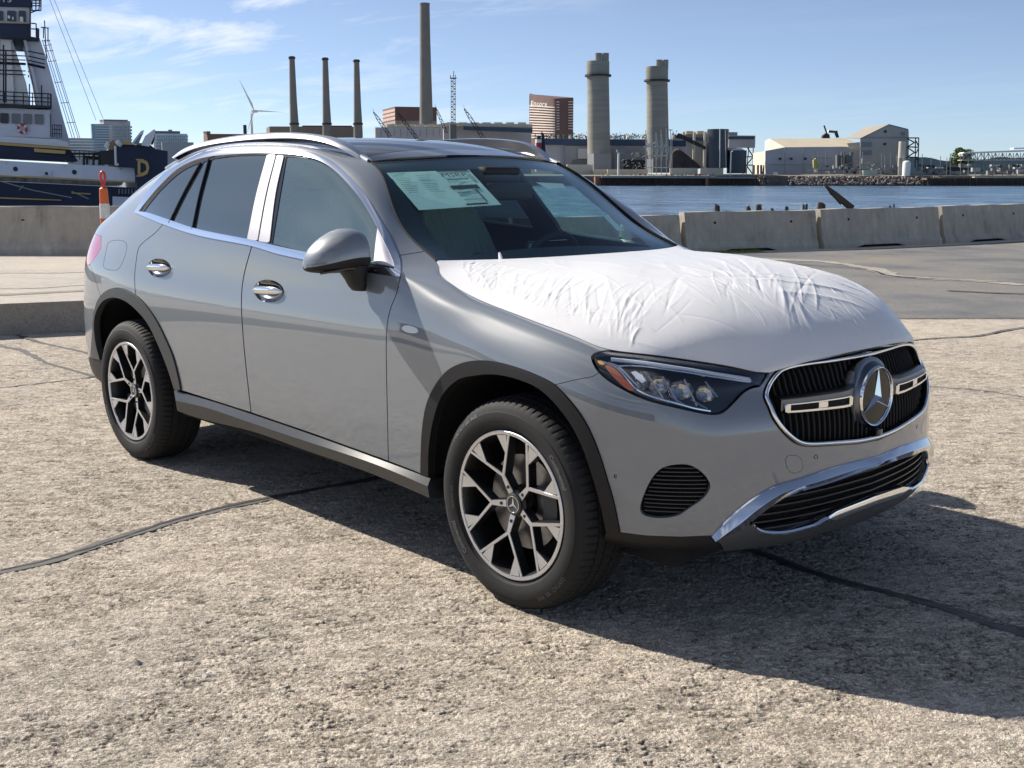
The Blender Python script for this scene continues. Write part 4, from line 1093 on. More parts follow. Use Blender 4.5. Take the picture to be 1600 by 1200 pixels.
# blade trim, lower lip, skid and cladding
OUTB = smooth_line([(1111.5, 837.5), (1121.4, 825.5), (1150, 797.5), (1183, 773), (1214, 756.5), (1247.3, 747), (1313.8, 725.5), (1372, 711.2)], 3)
INB = smooth_line([(1118.3, 844), (1161.8, 826.5), (1171.3, 818), (1206.9, 789.5), (1233, 774), (1290, 757), (1361, 732), (1372, 728.4)], 3)
def resample(P, n):
    d = np.concatenate([[0], np.cumsum(np.linalg.norm(np.diff(P, axis=0), axis=1))]); t = np.linspace(0, d[-1], n)
    return np.stack([np.interp(t, d, P[:, k]) for k in range(P.shape[1])], 1)
OB = resample(OUTB, 60); IB = resample(INB, 60); rowsB = []
for a_, c_ in zip(OB, IB):
    row = []
    for u, l_ in ((0, -.012), (0, .003), (.05, .008), (.40, .022), (.47, .024), (.95, .006), (1, .001), (1, -.03)):
        p_ = a_ * (1 - u) + c_ * u; q, n = hit_px(p_[0], p_[1])
        if q is None: q, n = at(p_[0], p_[1], 'y', 0), np.array([1.0, 0, 0])
        if n @ (q - CAM) > 0: n = -n
        row.append((q, n, l_))
    rowsB.append(row)
sm_ = np.array([[r[0] for r in row] for row in rowsB]); nm_ = np.array([[r[1] for r in row] for row in rowsB])
for _ in range(6): nm_[1:-1] = (nm_[:-2] + nm_[1:-1] * 2 + nm_[2:]) / 4; sm_[1:-1] = (sm_[:-2] + sm_[1:-1] * 2 + sm_[2:]) / 4
Lf = np.array([[r[2] for r in row] for row in rowsB])
PB = sm_ + nm_ * Lf[:, :, None]; PB[-1, :, 1] = 0
mB = PB.shape[1]; Vb = []; Fb = []
full = np.concatenate([PB, (PB * np.array([1, -1, 1]))[::-1][1:]])
for row in full: Vb += [tuple(v) for v in row]
for i in range(len(full) - 1):
    for k in range(mB - 1): Fb.append((i * mB + k, (i + 1) * mB + k, (i + 1) * mB + k + 1, i * mB + k + 1))
o = mk('bumper_chrome_blade', Vb, Fb, M_chrome, car, True)
bm = bmesh.new(); bm.from_mesh(o.data); bmesh.ops.recalc_face_normals(bm, faces=bm.faces); bm.to_mesh(o.data); bm.free(); o.data.set_sharp_from_angle(angle=radians(24))
SKID = smooth_line([(1112, 836.6, 'c'), (1118.3, 843, 'c'), (1161.8, 824.7), (1171.3, 816.4, 'c'), (1195, 830.6), (1223.5, 830.6), (1275.8, 816.4), (1281.7, 810.4, 'c'), (1361, 779), (1420.7, 755, 'c'), (1480, 755, 'c'), (1480, 900, 'c'), (1150, 900, 'c'), (1126, 849, 'c')], 4, True)
sk = shell.inside(SKID).outside(INTAKE, -.5).outside(BLADE, -.5).moved(.003); M_skid = pm('dark_silver_skid', (.085, .09, .095), .36, .4, bump=.05)
t = sk.join(sk.mirror()); t.obj('bumper_skid_plate', M_skid, car, .02)
CLAD = np.array([(948, 827.5), (968.9, 831.4), (1010, 836.6), (1062.5, 838.4), (1112, 836.6), (1126, 849), (1150, 1000), (900, 1000), (944, 840)])
cd_ = shell.inside(CLAD).moved(-.002); cd_.obj('bumper_lower_cladding', M_black, car, .02); cd_.mirror().obj('bumper_lower_cladding', M_black, car, .02)
RCL = np.array([(60, 548), (142, 558), (160, 562), (160, 760), (60, 760)])
rcd = shell.inside(RCL); rcd = rcd.join(rcd.mirror()); rcd.obj('rear_lower_cladding', M_black, car, .02)
lip = [(1171.8, 817), (1177, 822.5), (1184, 827.8), (1195, 831.2), (1212, 831.8), (1228, 830.4), (1252, 824.6), (1276, 817.4), (1283, 812.6), (1300, 805.7), (1330, 794), (1361, 782), (1372, 777.5)]
L = trace(lip, .004, 3); a, b_ = mirror_line(L); pts = a + b_; V = []; F = []
for i, p in enumerate(pts):
    p = np.array(p); wd = .0075 if abs(p[1]) > .27 else .0075 + .010 * min(1, (.27 - abs(p[1])) / .05)
    V += [p + np.array([-.01, 0, wd]), p + np.array([.004, 0, wd * .8]), p + np.array([.008, 0, 0]), p + np.array([.002, 0, -wd]), p + np.array([-.012, 0, -wd])]
for i in range(len(pts) - 1):
    for k in range(4): F.append((i * 5 + k, (i + 1) * 5 + k, (i + 1) * 5 + k + 1, i * 5 + k + 1))
mk('lower_chrome_lip', V, F, M_chrome, car, True, sharp=50)
IN2 = smooth_line([(1480, 690, 'c'), (1420.7, 709.5), (1361, 730.9), (1290, 755.8), (1233, 772.4), (1206.9, 787.9), (1171.3, 816.4, 'c'), (1195, 830.6), (1223.5, 830.6), (1275.8, 816.4), (1281.7, 810.4, 'c'), (1361, 779), (1420.7, 755), (1480, 735, 'c')], 4, True)
li = empty('lower_intake', (0, 0, 0), car); li.location = Vector((.78, 0, .40)) - Vector(car.location)
front_recess(IN2, .075, 'intake_backing', li, M_dark)
def hslat(poly, z, ymax, ymin, inset, r, parent, slope=0.0, both=True, name='intake_slat'):
    ys = np.linspace(ymax, ymin, 70); P_ = []; 
    for y in ys:
        zz = z + slope * y; P_.append((gx(y, zz), -y, zz))
    P_ = np.array(P_); d = sdf(poly, pj(P_)); seg = P_[d > .6]
    if len(seg) < 5: return
    seg = seg[np.linspace(0, len(seg) - 1, min(14, len(seg))).astype(int)] - np.array([inset, 0, 0])
    if both and ymin <= .01:
        a = list(seg); b_ = [p * np.array([1, -1, 1]) for p in a[::-1]]; lines = [a + b_[1:]]
    elif both: lines = [list(seg), [p * np.array([1, -1, 1]) for p in seg]]
    else: lines = [list(seg)]
    for L in lines:
        V = []; F = []
        for p in L: V += [p + np.array([-.02, 0, .004]), p + np.array([0, 0, .002]), p + np.array([0, 0, -.002]), p + np.array([-.02, 0, -.003])]
        for i in range(len(L) - 1):
            for k in range(3): F.append((i * 4 + k, (i + 1) * 4 + k, (i + 1) * 4 + k + 1, i * 4 + k + 1))
        mk(name, V, F, M_slat, parent, True, sharp=30)
M_slat = pm('intake_plastic', (.03, .031, .033), .34)
for k in range(8): hslat(IN2, .315 + .0245 * k, .66, 0, .016, .003, li)
for sg in (1, -1):
    fg = empty('side_air_intake', (0, 0, 0), car); fg.location = Vector((.58, -.79 * sg, .51)) - Vector(car.location)
    t = shell.inside(FOG, -1).moved(-.030); (t if sg == 1 else t.mirror()).obj('intake_backing', M_dark, fg)
    t = shell.inside(FOG, -.3).outside(FOG, 1.0).moved(-.002); (t if sg == 1 else t.mirror()).obj('intake_rim', M_black, fg, .028)
    for k in range(12):
        z = .438 + .0128 * k; L = []
        for x in np.linspace(.40, .80, 60):
            q, n = hit_dir((x + 1.0, -1.0 - .55, z), (-1.0, .55 + 0, 0)) if False else (None, None)
        # follow the body round the corner at this height
        P_ = []
        for u in np.linspace(0, 1, 60):
            o_ = np.array([.35 + .55 * u, -1.15 + .45 * u, z]); q, n = hit_dir(o_ + np.array([.3, -.35, 0]), (-.64, .77, 0)); 
            if q is not None: P_.append(q - n * (1 if n @ np.array([.6, -.8, 0]) > 0 else -1) * .010)
        P_ = np.array(P_); d = sdf(FOG, pj(P_)); s_ = P_[d > .3]
        if len(s_) < 4: continue
        s_ = s_[np.linspace(0, len(s_) - 1, 8).astype(int)]; V = []; F = []
        back = np.array([-.012, .015, 0])
        for p in s_: V += [p + back + np.array([0, 0, .0045]), p + np.array([0, 0, .0016]), p + np.array([0, 0, -.0016]), p + back + np.array([0, 0, -.002])]
        V = [v * np.array([1, sg, 1]) for v in V]
        for i in range(len(s_) - 1):
            for c in range(3): F.append((i * 4 + c, (i + 1) * 4 + c, (i + 1) * 4 + c + 1, i * 4 + c + 1))
        mk('intake_slat', V, F, M_slat, fg, True, sharp=30)
# under-tray, floor and firewall, so that no light leaks through the car
m = MB(); m.box2((-3.55, -.72, .24), (.55, .72, .30)); m.build('underbody', M_dark, car)
m = MB(); m.box2((-2.45, -.86, .30), (-.50, .86, .42)); m.build('cabin_floor', M_dark, car)
m = MB(); m.box2((-.56, -.66, .42), (-.50, .66, 1.02)); m.box2((-.3, -.45, .3), (.62, .45, .78)); m.build('engine_bay_block', M_dark, car)
for sx in (0.0, -2.888):
    m = MB(); m.tube([(sx, -.72, .37), (sx, .72, .37)], .045, 12); m.build('axle', M_dark, car)

# ================================================================== headlights
M_lens = glassmat('headlamp_lens', (.93, .94, .95), .95, f0=1.5)
M_drl = pm('white_light_guide', (.62, .68, .78), .25, coat=.6)
M_refl = pm('faceted_reflector', (.55, .54, .52), .18, 1.0, bump=.3, bscale=60)
M_hous = pm('headlamp_housing', (.022, .025, .030), .30)
M_orange = pm('orange_lens', (.95, .42, .03), .3)
bvhL = BVHTree.FromPolygons([(v[0], -v[1], v[2]) for v in shell.V], [tuple(reversed(f)) for f in shell.F])
for sg in (1, -1):
    hl = empty('headlight', (0, 0, 0), car); hl.location = Vector((.55, -.70 * sg, .84)) - Vector(car.location)
    fl_ = (lambda t: t) if sg == 1 else (lambda t: t.mirror())
    fl_(shell.inside(HEAD, 3.6).moved(-.0005)).obj('headlight_lens', M_lens, hl)
    fl_(shell.inside(HEAD, .4).outside(HEAD, 4.2).moved(-.0018)).obj('lens_black_edge', M_gloss, hl, .03)
    fl_(shell.inside(np.vstack([[(930, 552), (955, 546), (1070, 559), (1140, 570), (1198, 581), (1188, 603), (1178, 598), (1170, 586), (1120, 577.5), (1070, 568.5), (1000, 558), (955, 553.5), (940, 556)]]), 0).moved(-.003)).obj('lens_top_shade', M_gloss, hl)
    fl_(shell.inside(HEAD, -1).moved(-.050)).obj('headlight_housing', M_hous, hl)
    mir = np.array([1, sg, 1])
    def strip(pts, lift, r, name, mat, n=8):
        L = [p * mir for p in trace(pts, lift, 3)]; MB().tube(L, r, n).build(name, mat, hl, True)
    strip([(955, 556.5), (985, 559.5), (1020, 564), (1070, 572), (1120, 580.5), (1165, 589), (1184, 592.5)], -.012, .0065, 'light_guide', M_drl)
    strip([(938, 559.5), (950, 563), (960, 567), (990, 567), (1020, 569.5), (1070, 577), (1120, 586), (1165, 594), (1180, 596)], -.013, .0036, 'light_guide_trim', M_chrome)
    strip([(937, 560), (948, 563.5), (961, 569), (970, 578), (980, 591), (991, 604), (999, 610), (1012, 616.5), (1035, 624), (1060, 630), (1088, 637), (1112, 641)], -.012, .0042, 'chrome_eyebrow', M_chrome)
    strip([(951, 561), (964, 566), (972, 573), (984, 588), (997, 603)], -.016, .0045, 'chrome_bezel', M_satin)
    def patch(poly, lift, name, mat, flat=False):
        c = np.mean(np.array(poly), axis=0)
        P_ = [hit_px(x, y) for x, y in poly]; V = []
        for q, n in P_:
            if n @ (q - CAM) > 0: n = -n
            V.append((q + n * lift) * mir)
        return mk(name, V, [tuple(range(len(V)))], mat, hl, False)
    AM = smooth_line([(944, 568), (955, 571), (964, 577), (974, 589), (990, 605), (991, 608), (985, 609.5), (975, 604), (960, 590), (949, 577)], 2, True)
    fl_(shell.inside(AM, 0).moved(-.008)).obj('amber_reflector', M_amber, hl, .01)
    OR = smooth_line([(932.5, 561.5), (939, 562.5), (944.5, 566.5), (942, 568.5), (935, 566.5)], 2, True)
    fl_(shell.inside(OR, 0).moved(-.006)).obj('orange_marker', M_orange, hl, .004)
    # reflector chambers: faceted cups set back in the lamp
    def cup(c, rx, ry, depth, lift, tilt, mat=M_refl):
        q, n = hit_px(*c)
        if n @ (q - CAM) > 0: n = -n
        n = np.array(n) / np.linalg.norm(n); e1 = np.cross(n, (0, 0, 1)); e1 /= np.linalg.norm(e1); e2 = np.cross(e1, n)
        V = []; F = []; k = 8
        for i, (s_, d) in enumerate(((1.0, 0), (.86, -.5), (.45, -.92), (.0, -1.0))):
            for j in range(k):
                t = 2 * pi * j / k + tilt; V.append((q + n * (lift + d * depth) + e1 * rx * s_ * cos(t) + e2 * ry * s_ * sin(t)) * mir)
        for i in range(3):
            for j in range(k): F.append((i * k + j, i * k + (j + 1) % k, (i + 1) * k + (j + 1) % k, (i + 1) * k + j))
        mk('reflector_cup', V, F, mat, hl, False)
    cup((1030, 598), .036, .030, .025, -.020, .3); cup((1068, 606), .042, .032, .028, -.020, .1); cup((1003, 590), .026, .034, .02, -.022, .5, M_refl); cup((1106, 612), .032, .028, .02, -.024, .2)
    def fin(p, q, lift, w, d, mat, name='lamp_fin'):
        a = trace([p, q], lift, 50); a, b_ = a[0] * mir, a[-1] * mir; m = MB(); m.tube([a, b_], w, 4); m.build(name, mat, hl)
    for p, q in (((1012, 583), (1036, 620)), ((1036, 583), (1060, 626)), ((1072, 588), (1092, 632)), ((1104, 592), (1124, 618)), ((1020, 614), (1046, 628)), ((1046, 616), (1076, 634)), ((1082, 622), (1108, 637))):
        fin(p, q, -.018, .0035, 0, M_satin)
    patch([(985, 577), (992, 574.5), (1003, 583), (1008, 592), (1002, 596), (993, 588)], -.015, 'crescent_reflector', M_drl)

# ================================================================== cabin
M_trim = pm('dark_cabin_trim', (.018, .020, .023), .6, bump=.3, bscale=300)
M_seat = pm('black_seat_leather', (.028, .030, .033), .5, bump=.3, bscale=200)
M_wrap, nt, b, out = newmat('clear_seat_wrap')
b.inputs['Base Color'].default_value = (.55, .54, .44, 1); b.inputs['Roughness'].default_value = .25; b.inputs['Alpha'].default_value = .85
_c = nd(nt, 'ShaderNodeTexCoord').outputs['Object']; _m = nd(nt, 'ShaderNodeMapping', {'Vector': _c, 'Scale': (14., 26., 4.)}).outputs[0]
_n = nd(nt, 'ShaderNodeTexNoise', {'Vector': _m, 'Scale': 1.0, 'Detail': 5.0}); _bp = nd(nt, 'ShaderNodeBump', {'Height': _n.outputs[0], 'Strength': 1.0, 'Distance': .02}); nt.links.new(_bp.outputs[0], b.inputs['Normal'])
def rbox(lo, hi, name, mat, parent, bev, R=None):
    m = MB(); lo = np.array(lo); hi = np.array(hi); m.box((lo + hi) / 2, hi - lo, R); return m.build(name, mat, parent, bevel=bev, segs=3)
dash = empty('dashboard', (-.9, 0, .95), car); dash.location = Vector((-.9, 0, .95)) - Vector(car.location)
m = MB(); m.prism([(-.62, 1.06), (-.80, 1.105), (-1.02, 1.09), (-1.08, 1.04), (-1.02, .86), (-.95, .60), (-.60, .60)], -.72, .72, 'y'); m.build('dash_top', M_trim, dash, bevel=.02)
rbox((-1.10, .20, 1.03), (-1.07, .52, 1.17), 'instrument_screen', M_gloss, dash, .008)
rbox((-1.10, -.12, .92), (-1.08, .14, 1.13), 'centre_screen', M_gloss, dash, .008)
sw = empty('steering_wheel', (0, 0, 0), car); swc = np.array([-1.12, .37, 1.030]); sw.location = Vector(swc) - Vector(car.location)
tl = radians(24); e1 = np.array([0, 1, 0]); e2 = np.array([sin(tl), 0, cos(tl)])
pts = [swc + .185 * (e1 * cos(t) + e2 * sin(t)) for t in np.linspace(0, 2 * pi, 41)[:-1]]
MB().tube(pts, .016, 10, closed=True).build('wheel_rim', M_trim, sw, True)
m = MB()
for a in (0, 180, 270): t = radians(a); m.tube([swc, swc + .18 * (e1 * cos(t) + e2 * sin(t))], [.03, .014], 6)
m.lathe([(.0, .03), (.05, .025), (.06, -.01), (.03, -.03)], swc, 'x', 20); m.build('wheel_boss', M_trim, sw, True)
for sy in (-1, 1):
    st = empty('front_seat', (0, 0, 0), car); st.location = Vector((-1.75, .37 * sy, .6)) - Vector(car.location)
    rbox((-1.80, .37 * sy - .25, .52), (-1.26, .37 * sy + .25, .68), 'seat_cushion', M_seat, st, .05)
    a = radians(22); R = np.array([[cos(a), 0, -sin(a)], [0, 1, 0], [sin(a), 0, cos(a)]])
    m = MB(); m.box((-1.90, .37 * sy, .98), (.13, .50, .62), R); m.build('seat_back', M_seat, st, bevel=.05, segs=3)
    m = MB(); m.box((-2.01, .37 * sy, 1.36), (.10, .27, .19), R); m.build('head_rest', M_seat, st, bevel=.04, segs=3)
    if True:
        m = MB(); m.prism([(-.10, 1.40), (.10, 1.40), (.17, 1.32), (.22, 1.20), (.30, .85), (.30, .62), (-.30, .62), (-.30, .85), (-.22, 1.20), (-.17, 1.32)], 0, .2, 'x')
        V = np.array(m.V); V[:, 1] += .37 * sy; sh = -1.80 - (V[:, 2] - 1.0) * .42; V[:, 0] = sh + V[:, 0] * -1.0 + .10; m.V = [tuple(v) for v in V]
        m.build('seat_wrap', M_wrap, st, bevel=.02)
rs = empty('rear_seat', (0, 0, 0), car); rs.location = Vector((-2.8, 0, .7)) - Vector(car.location)
rbox((-2.78, -.64, .55), (-2.30, .64, .72), 'seat_cushion', M_seat, rs, .05)
rbox((-2.95, -.64, .62), (-2.78, .64, 1.14), 'seat_back', M_seat, rs, .05)
for y in (-.42, .42): rbox((-2.98, y - .13, 1.15), (-2.88, y + .13, 1.30), 'head_rest', M_seat, rs, .03)
# inner door cards and roof lining
for sy in (-1, 1):
    rbox((-2.7, sy * .83 - .02, .42), (-.66, sy * .83 + .02, 1.06), 'door_card', M_trim, car, .01)

# ================================================================== ground, quay, water
RV = np.array([sin(YAW), -cos(YAW), 0.0]); HV = np.array([cos(YAW), sin(YAW), 0.0])       # image-right and away, horizontal
def concrete(name, base, dark, light, relief=1.0, pebble=1.0, sc=1.0, mott=1.0):
    m, nt, b, out = newmat(name)
    g = nd(nt, 'ShaderNodeNewGeometry').outputs['Position']
    rot = nd(nt, 'ShaderNodeMapping', {'Vector': g, 'Rotation': (0, 0, -radians(50)), 'Scale': (sc, sc, sc)}).outputs[0]
    st = nd(nt, 'ShaderNodeMapping', {'Vector': rot, 'Scale': (34., 84., 30.)}).outputs[0]
    warp = nd(nt, 'ShaderNodeTexNoise', {'Vector': rot, 'Scale': 11.0, 'Detail': 8.0, 'Roughness': .75})
    stw = nd(nt, 'ShaderNodeVectorMath', {0: st, 1: nd(nt, 'ShaderNodeVectorMath', {0: warp.outputs['Color'], 'Scale': 15.0}, operation='SCALE').outputs[0]}, operation='ADD').outputs[0]
    crev = nd(nt, 'ShaderNodeTexVoronoi', {'Vector': stw, 'Scale': .62}, feature='DISTANCE_TO_EDGE')
    crk0 = ramp(nt, crev.outputs['Distance'], [(0.0, 0.0), (0.11, 1.0)])
    gate = ramp(nt, nd(nt, 'ShaderNodeTexNoise', {'Vector': stw, 'Scale': .33, 'Detail': 3.0}).outputs[0], [(.46, 1.0), (.56, 0.0)])
    crk = nd(nt, 'ShaderNodeMath', {0: crk0, 1: gate}, operation='MAXIMUM').outputs[0]
    fine = nd(nt, 'ShaderNodeTexNoise', {'Vector': rot, 'Scale': 170.0, 'Detail': 3.0, 'Roughness': .65})
    mid = nd(nt, 'ShaderNodeTexNoise', {'Vector': rot, 'Scale': 60.0, 'Detail': 5.0, 'Roughness': .7})
    peb = nd(nt, 'ShaderNodeTexVoronoi', {'Vector': g, 'Scale': 75.0 * sc, 'Randomness': 1.0})
    patch = nd(nt, 'ShaderNodeTexNoise', {'Vector': g, 'Scale': .55, 'Detail': 6.0, 'Roughness': .62})
    patch2 = nd(nt, 'ShaderNodeTexNoise', {'Vector': g, 'Scale': 2.3, 'Detail': 6.0, 'Roughness': .7})
    amount = ramp(nt, patch2.outputs[0], [(.35, .35), (.65, 1.0)])
    col = ramp(nt, fine.outputs[0], [(.34, dark), (.47, base), (.64, light)])
    # each exposed stone has its own tone
    pc = nd(nt, 'ShaderNodeMix', {0: .18 * pebble, 6: col, 7: nd(nt, 'ShaderNodeHueSaturation', {'Saturation': .14, 'Value': .80, 'Color': peb.outputs['Color']}).outputs[0]}, data_type='RGBA')
    tint = ramp(nt, patch.outputs[0], [(.34, (1 - .09 * mott, 1 - .08 * mott, 1 - .06 * mott)), (.5, (1, 1, 1)), (.66, (1 + .06 * mott, 1 + .04 * mott, 1 + .0 * mott))])
    c2 = nd(nt, 'ShaderNodeMix', {0: 1.0, 6: pc.outputs[2], 7: tint}, data_type='RGBA', blend_type='MULTIPLY')
    ck = nd(nt, 'ShaderNodeMath', {0: nd(nt, 'ShaderNodeMath', {0: 1.0, 1: crk}, operation='SUBTRACT').outputs[0], 1: amount}, operation='MULTIPLY')
    ck2 = nd(nt, 'ShaderNodeMath', {0: ck.outputs[0], 1: .62 * relief}, operation='MULTIPLY')
    c3 = nd(nt, 'ShaderNodeMix', {0: ck2.outputs[0], 6: c2.outputs[2], 7: (dark[0] * .32, dark[1] * .30, dark[2] * .28, 1)}, data_type='RGBA')
    crev_fac = nd(nt, 'ShaderNodeAttribute', attribute_name='crevice_shade').outputs['Fac']
    c3 = nd(nt, 'ShaderNodeMix', {0: nd(nt, 'ShaderNodeMath', {0: crev_fac, 1: .85}, operation='MULTIPLY').outputs[0], 6: c3.outputs[2], 7: (.055, .045, .036, 1)}, data_type='RGBA')  # darkens the base colour along the relief crevices, as shade would
    nt.links.new(c3.outputs[2], b.inputs['Base Color']); b.inputs['Roughness'].default_value = .93; b.inputs['Specular IOR Level'].default_value = .25
    h1 = nd(nt, 'ShaderNodeMath', {0: ck.outputs[0], 1: -1.15 * relief}, operation='MULTIPLY')
    h2 = nd(nt, 'ShaderNodeMath', {0: mid.outputs[0], 1: 1.6, 2: h1.outputs[0]}, operation='MULTIPLY_ADD')
    h3 = nd(nt, 'ShaderNodeMath', {0: fine.outputs[0], 1: 1.9, 2: h2.outputs[0]}, operation='MULTIPLY_ADD')
    h4 = nd(nt, 'ShaderNodeMath', {0: peb.outputs['Distance'], 1: -.5 * pebble, 2: h3.outputs[0]}, operation='MULTIPLY_ADD')
    bp = nd(nt, 'ShaderNodeBump', {'Height': h4.outputs[0], 'Strength': .8, 'Distance': .0045 * relief + .002}); nt.links.new(bp.outputs[0], b.inputs['Normal'])
    return m
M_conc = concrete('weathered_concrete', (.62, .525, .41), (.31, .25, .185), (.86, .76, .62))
M_conc2 = concrete('platform_concrete', (.52, .47, .40), (.36, .32, .26), (.66, .60, .52), .5, .6)
M_face = concrete('dark_concrete_face', (.30, .26, .21), (.17, .14, .11), (.40, .35, .29), .4, .7)  # darker concrete tone, used for the vertical faces
M_asph = concrete('worn_asphalt', (.125, .120, .112), (.065, .063, .060), (.235, .225, .21), .25, .8, 1.2, 4.0)
M_strip = concrete('broken_concrete_strip', (.46, .41, .34), (.25, .22, .18), (.60, .54, .45), 1.0, 1.0)
M_tar = pm('bitumen_seal', (.045, .043, .045), .62, grain=.5, gscale=25, bump=.6, bscale=60)
M_tar2 = pm('weathered_seal', (.10, .093, .09), .8, grain=.4, gscale=20, bump=.6, bscale=80)
BL = [(-24.5, -5.9), (-19.4, -1.1), (-15.47, 2.83), (-14.2, 5.8), (-12.8, 11.2), (-11.59, 14.47), (-10.45, 17.5), (-9.62, 21.14), (-9.18, 24.82), (-8.95, 28.5), (-8.8, 40), (-8.6, 90)]
edge_ = [(x - 1.6, y + .5) for x, y in BL]
poly = [(-80, -70)] + edge_[1:] + [(120, 120), (160, -160), (-80, -160)]
V = [(x, y, 0) for x, y in poly] + [(x, y, -6) for x, y in poly]; n = len(poly)
gr = mk('ground', V, [tuple(range(n))[::-1]], M_conc, None, False)
if gr.data.polygons[0].normal.z < 0: gr.data.flip_normals()
tag(gr, kind='structure')
qw = mk('quay_wall', V, [(i, (i + 1) % n, n + (i + 1) % n, n + i) for i in range(n)], M_face, None, False); tag(qw, kind='structure')
# near field: the broken surface of the slabs as real relief, finest nearest the camera
_lat = {}
def vnoise(x, y, seed):
    if seed not in _lat: _lat[seed] = np.random.RandomState(seed).rand(256, 256)
    T = _lat[seed]; xi = np.floor(x).astype(int); yi = np.floor(y).astype(int); fx = x - xi; fy = y - yi
    fx = fx * fx * fx * (fx * (fx * 6 - 15) + 10); fy = fy * fy * fy * (fy * (fy * 6 - 15) + 10)
    a = T[xi & 255, yi & 255]; b_ = T[(xi + 1) & 255, yi & 255]; c = T[xi & 255, (yi + 1) & 255]; d = T[(xi + 1) & 255, (yi + 1) & 255]
    return (a * (1 - fx) + b_ * fx) * (1 - fy) + (c * (1 - fx) + d * fx) * fy
def fbm(x, y, f, seed, octv=3, gain=.55):
    s_ = 0; a = 1; t = 0
    for o_ in range(octv): s_ = s_ + a * vnoise(x * f + 17.3 * o_, y * f + 9.1 * o_, seed + o_); t += a; a *= gain; f *= 2.07
    return s_ / t
na, nr_ = 900, 1350
rr_ = 2.45 * np.exp(np.linspace(0, math.log(11.5 / 2.45), nr_)); aa_ = np.linspace(YAW + .50, YAW - .50, na)
RR, AA = np.meshgrid(rr_, aa_, indexing='ij'); GX = CAM[0] + RR * np.cos(AA); GY = CAM[1] + RR * np.sin(AA)
ca, sa = cos(radians(50)), sin(radians(50)); U = GX * ca + GY * sa; Wd = -GX * sa + GY * ca              # along / across the brushed grain
wx = fbm(U, Wd, 9, 1, 3) - .5; wy = fbm(U, Wd, 9, 5, 3) - .5
n1_ = fbm(U * .42 + wx * .030, Wd + wy * .030, 34, 10, 3); n2_ = fbm(U * .55 + wx * .02, Wd + wy * .02, 62, 20, 2); gr_ = fbm(U * .8, Wd, 120, 30, 2); big = fbm(U, Wd, 2.6, 40, 3)
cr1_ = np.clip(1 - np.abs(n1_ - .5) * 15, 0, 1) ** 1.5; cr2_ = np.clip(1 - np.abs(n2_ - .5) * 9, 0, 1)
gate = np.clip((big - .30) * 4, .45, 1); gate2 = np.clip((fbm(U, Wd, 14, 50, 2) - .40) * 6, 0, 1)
HT = .0030 + .0062 * (gr_ - .5) + .0012 * (n1_ - .5) * 2 - .0075 * cr1_ * gate * gate2 - .0035 * cr2_ * gate
HT = np.maximum(HT + .0036, .0006)
fade = np.clip((nr_ - 1 - np.arange(nr_)) / 60.0, 0, 1)[:, None] * np.clip(np.minimum(np.arange(na), na - 1 - np.arange(na)) / 10.0, 0, 1)[None, :]
HT = HT * fade + .0008
nv = na * nr_; co = np.stack([GX, GY, HT], -1).reshape(-1).astype(np.float32)
idx = np.arange(nv).reshape(nr_, na); q4 = np.stack([idx[:-1, :-1], idx[:-1, 1:], idx[1:, 1:], idx[1:, :-1]], -1).reshape(-1).astype(np.int32)
me = bpy.data.meshes.new('concrete_surface'); me.vertices.add(nv); me.vertices.foreach_set('co', co); me.loops.add(len(q4)); me.loops.foreach_set('vertex_index', q4)
npoly = len(q4) // 4; me.polygons.add(npoly); me.polygons.foreach_set('loop_start', np.arange(0, len(q4), 4, dtype=np.int32)); me.polygons.foreach_set('loop_total', np.full(npoly, 4, dtype=np.int32)); me.update(calc_edges=True)
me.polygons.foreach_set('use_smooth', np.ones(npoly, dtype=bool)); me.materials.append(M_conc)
crevice_shade = np.clip(cr1_ * gate * gate2 * 1.1 + .55 * cr2_ * gate, 0, 1) * fade  # shade of the crevices, along with dirt, put into the colour
att = me.attributes.new('crevice_shade', 'FLOAT', 'POINT'); att.data.foreach_set('value', crevice_shade.reshape(-1).astype(np.float32))
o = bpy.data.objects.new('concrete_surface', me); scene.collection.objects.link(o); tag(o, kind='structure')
if me.polygons[0].normal.z < 0: me.flip_normals()
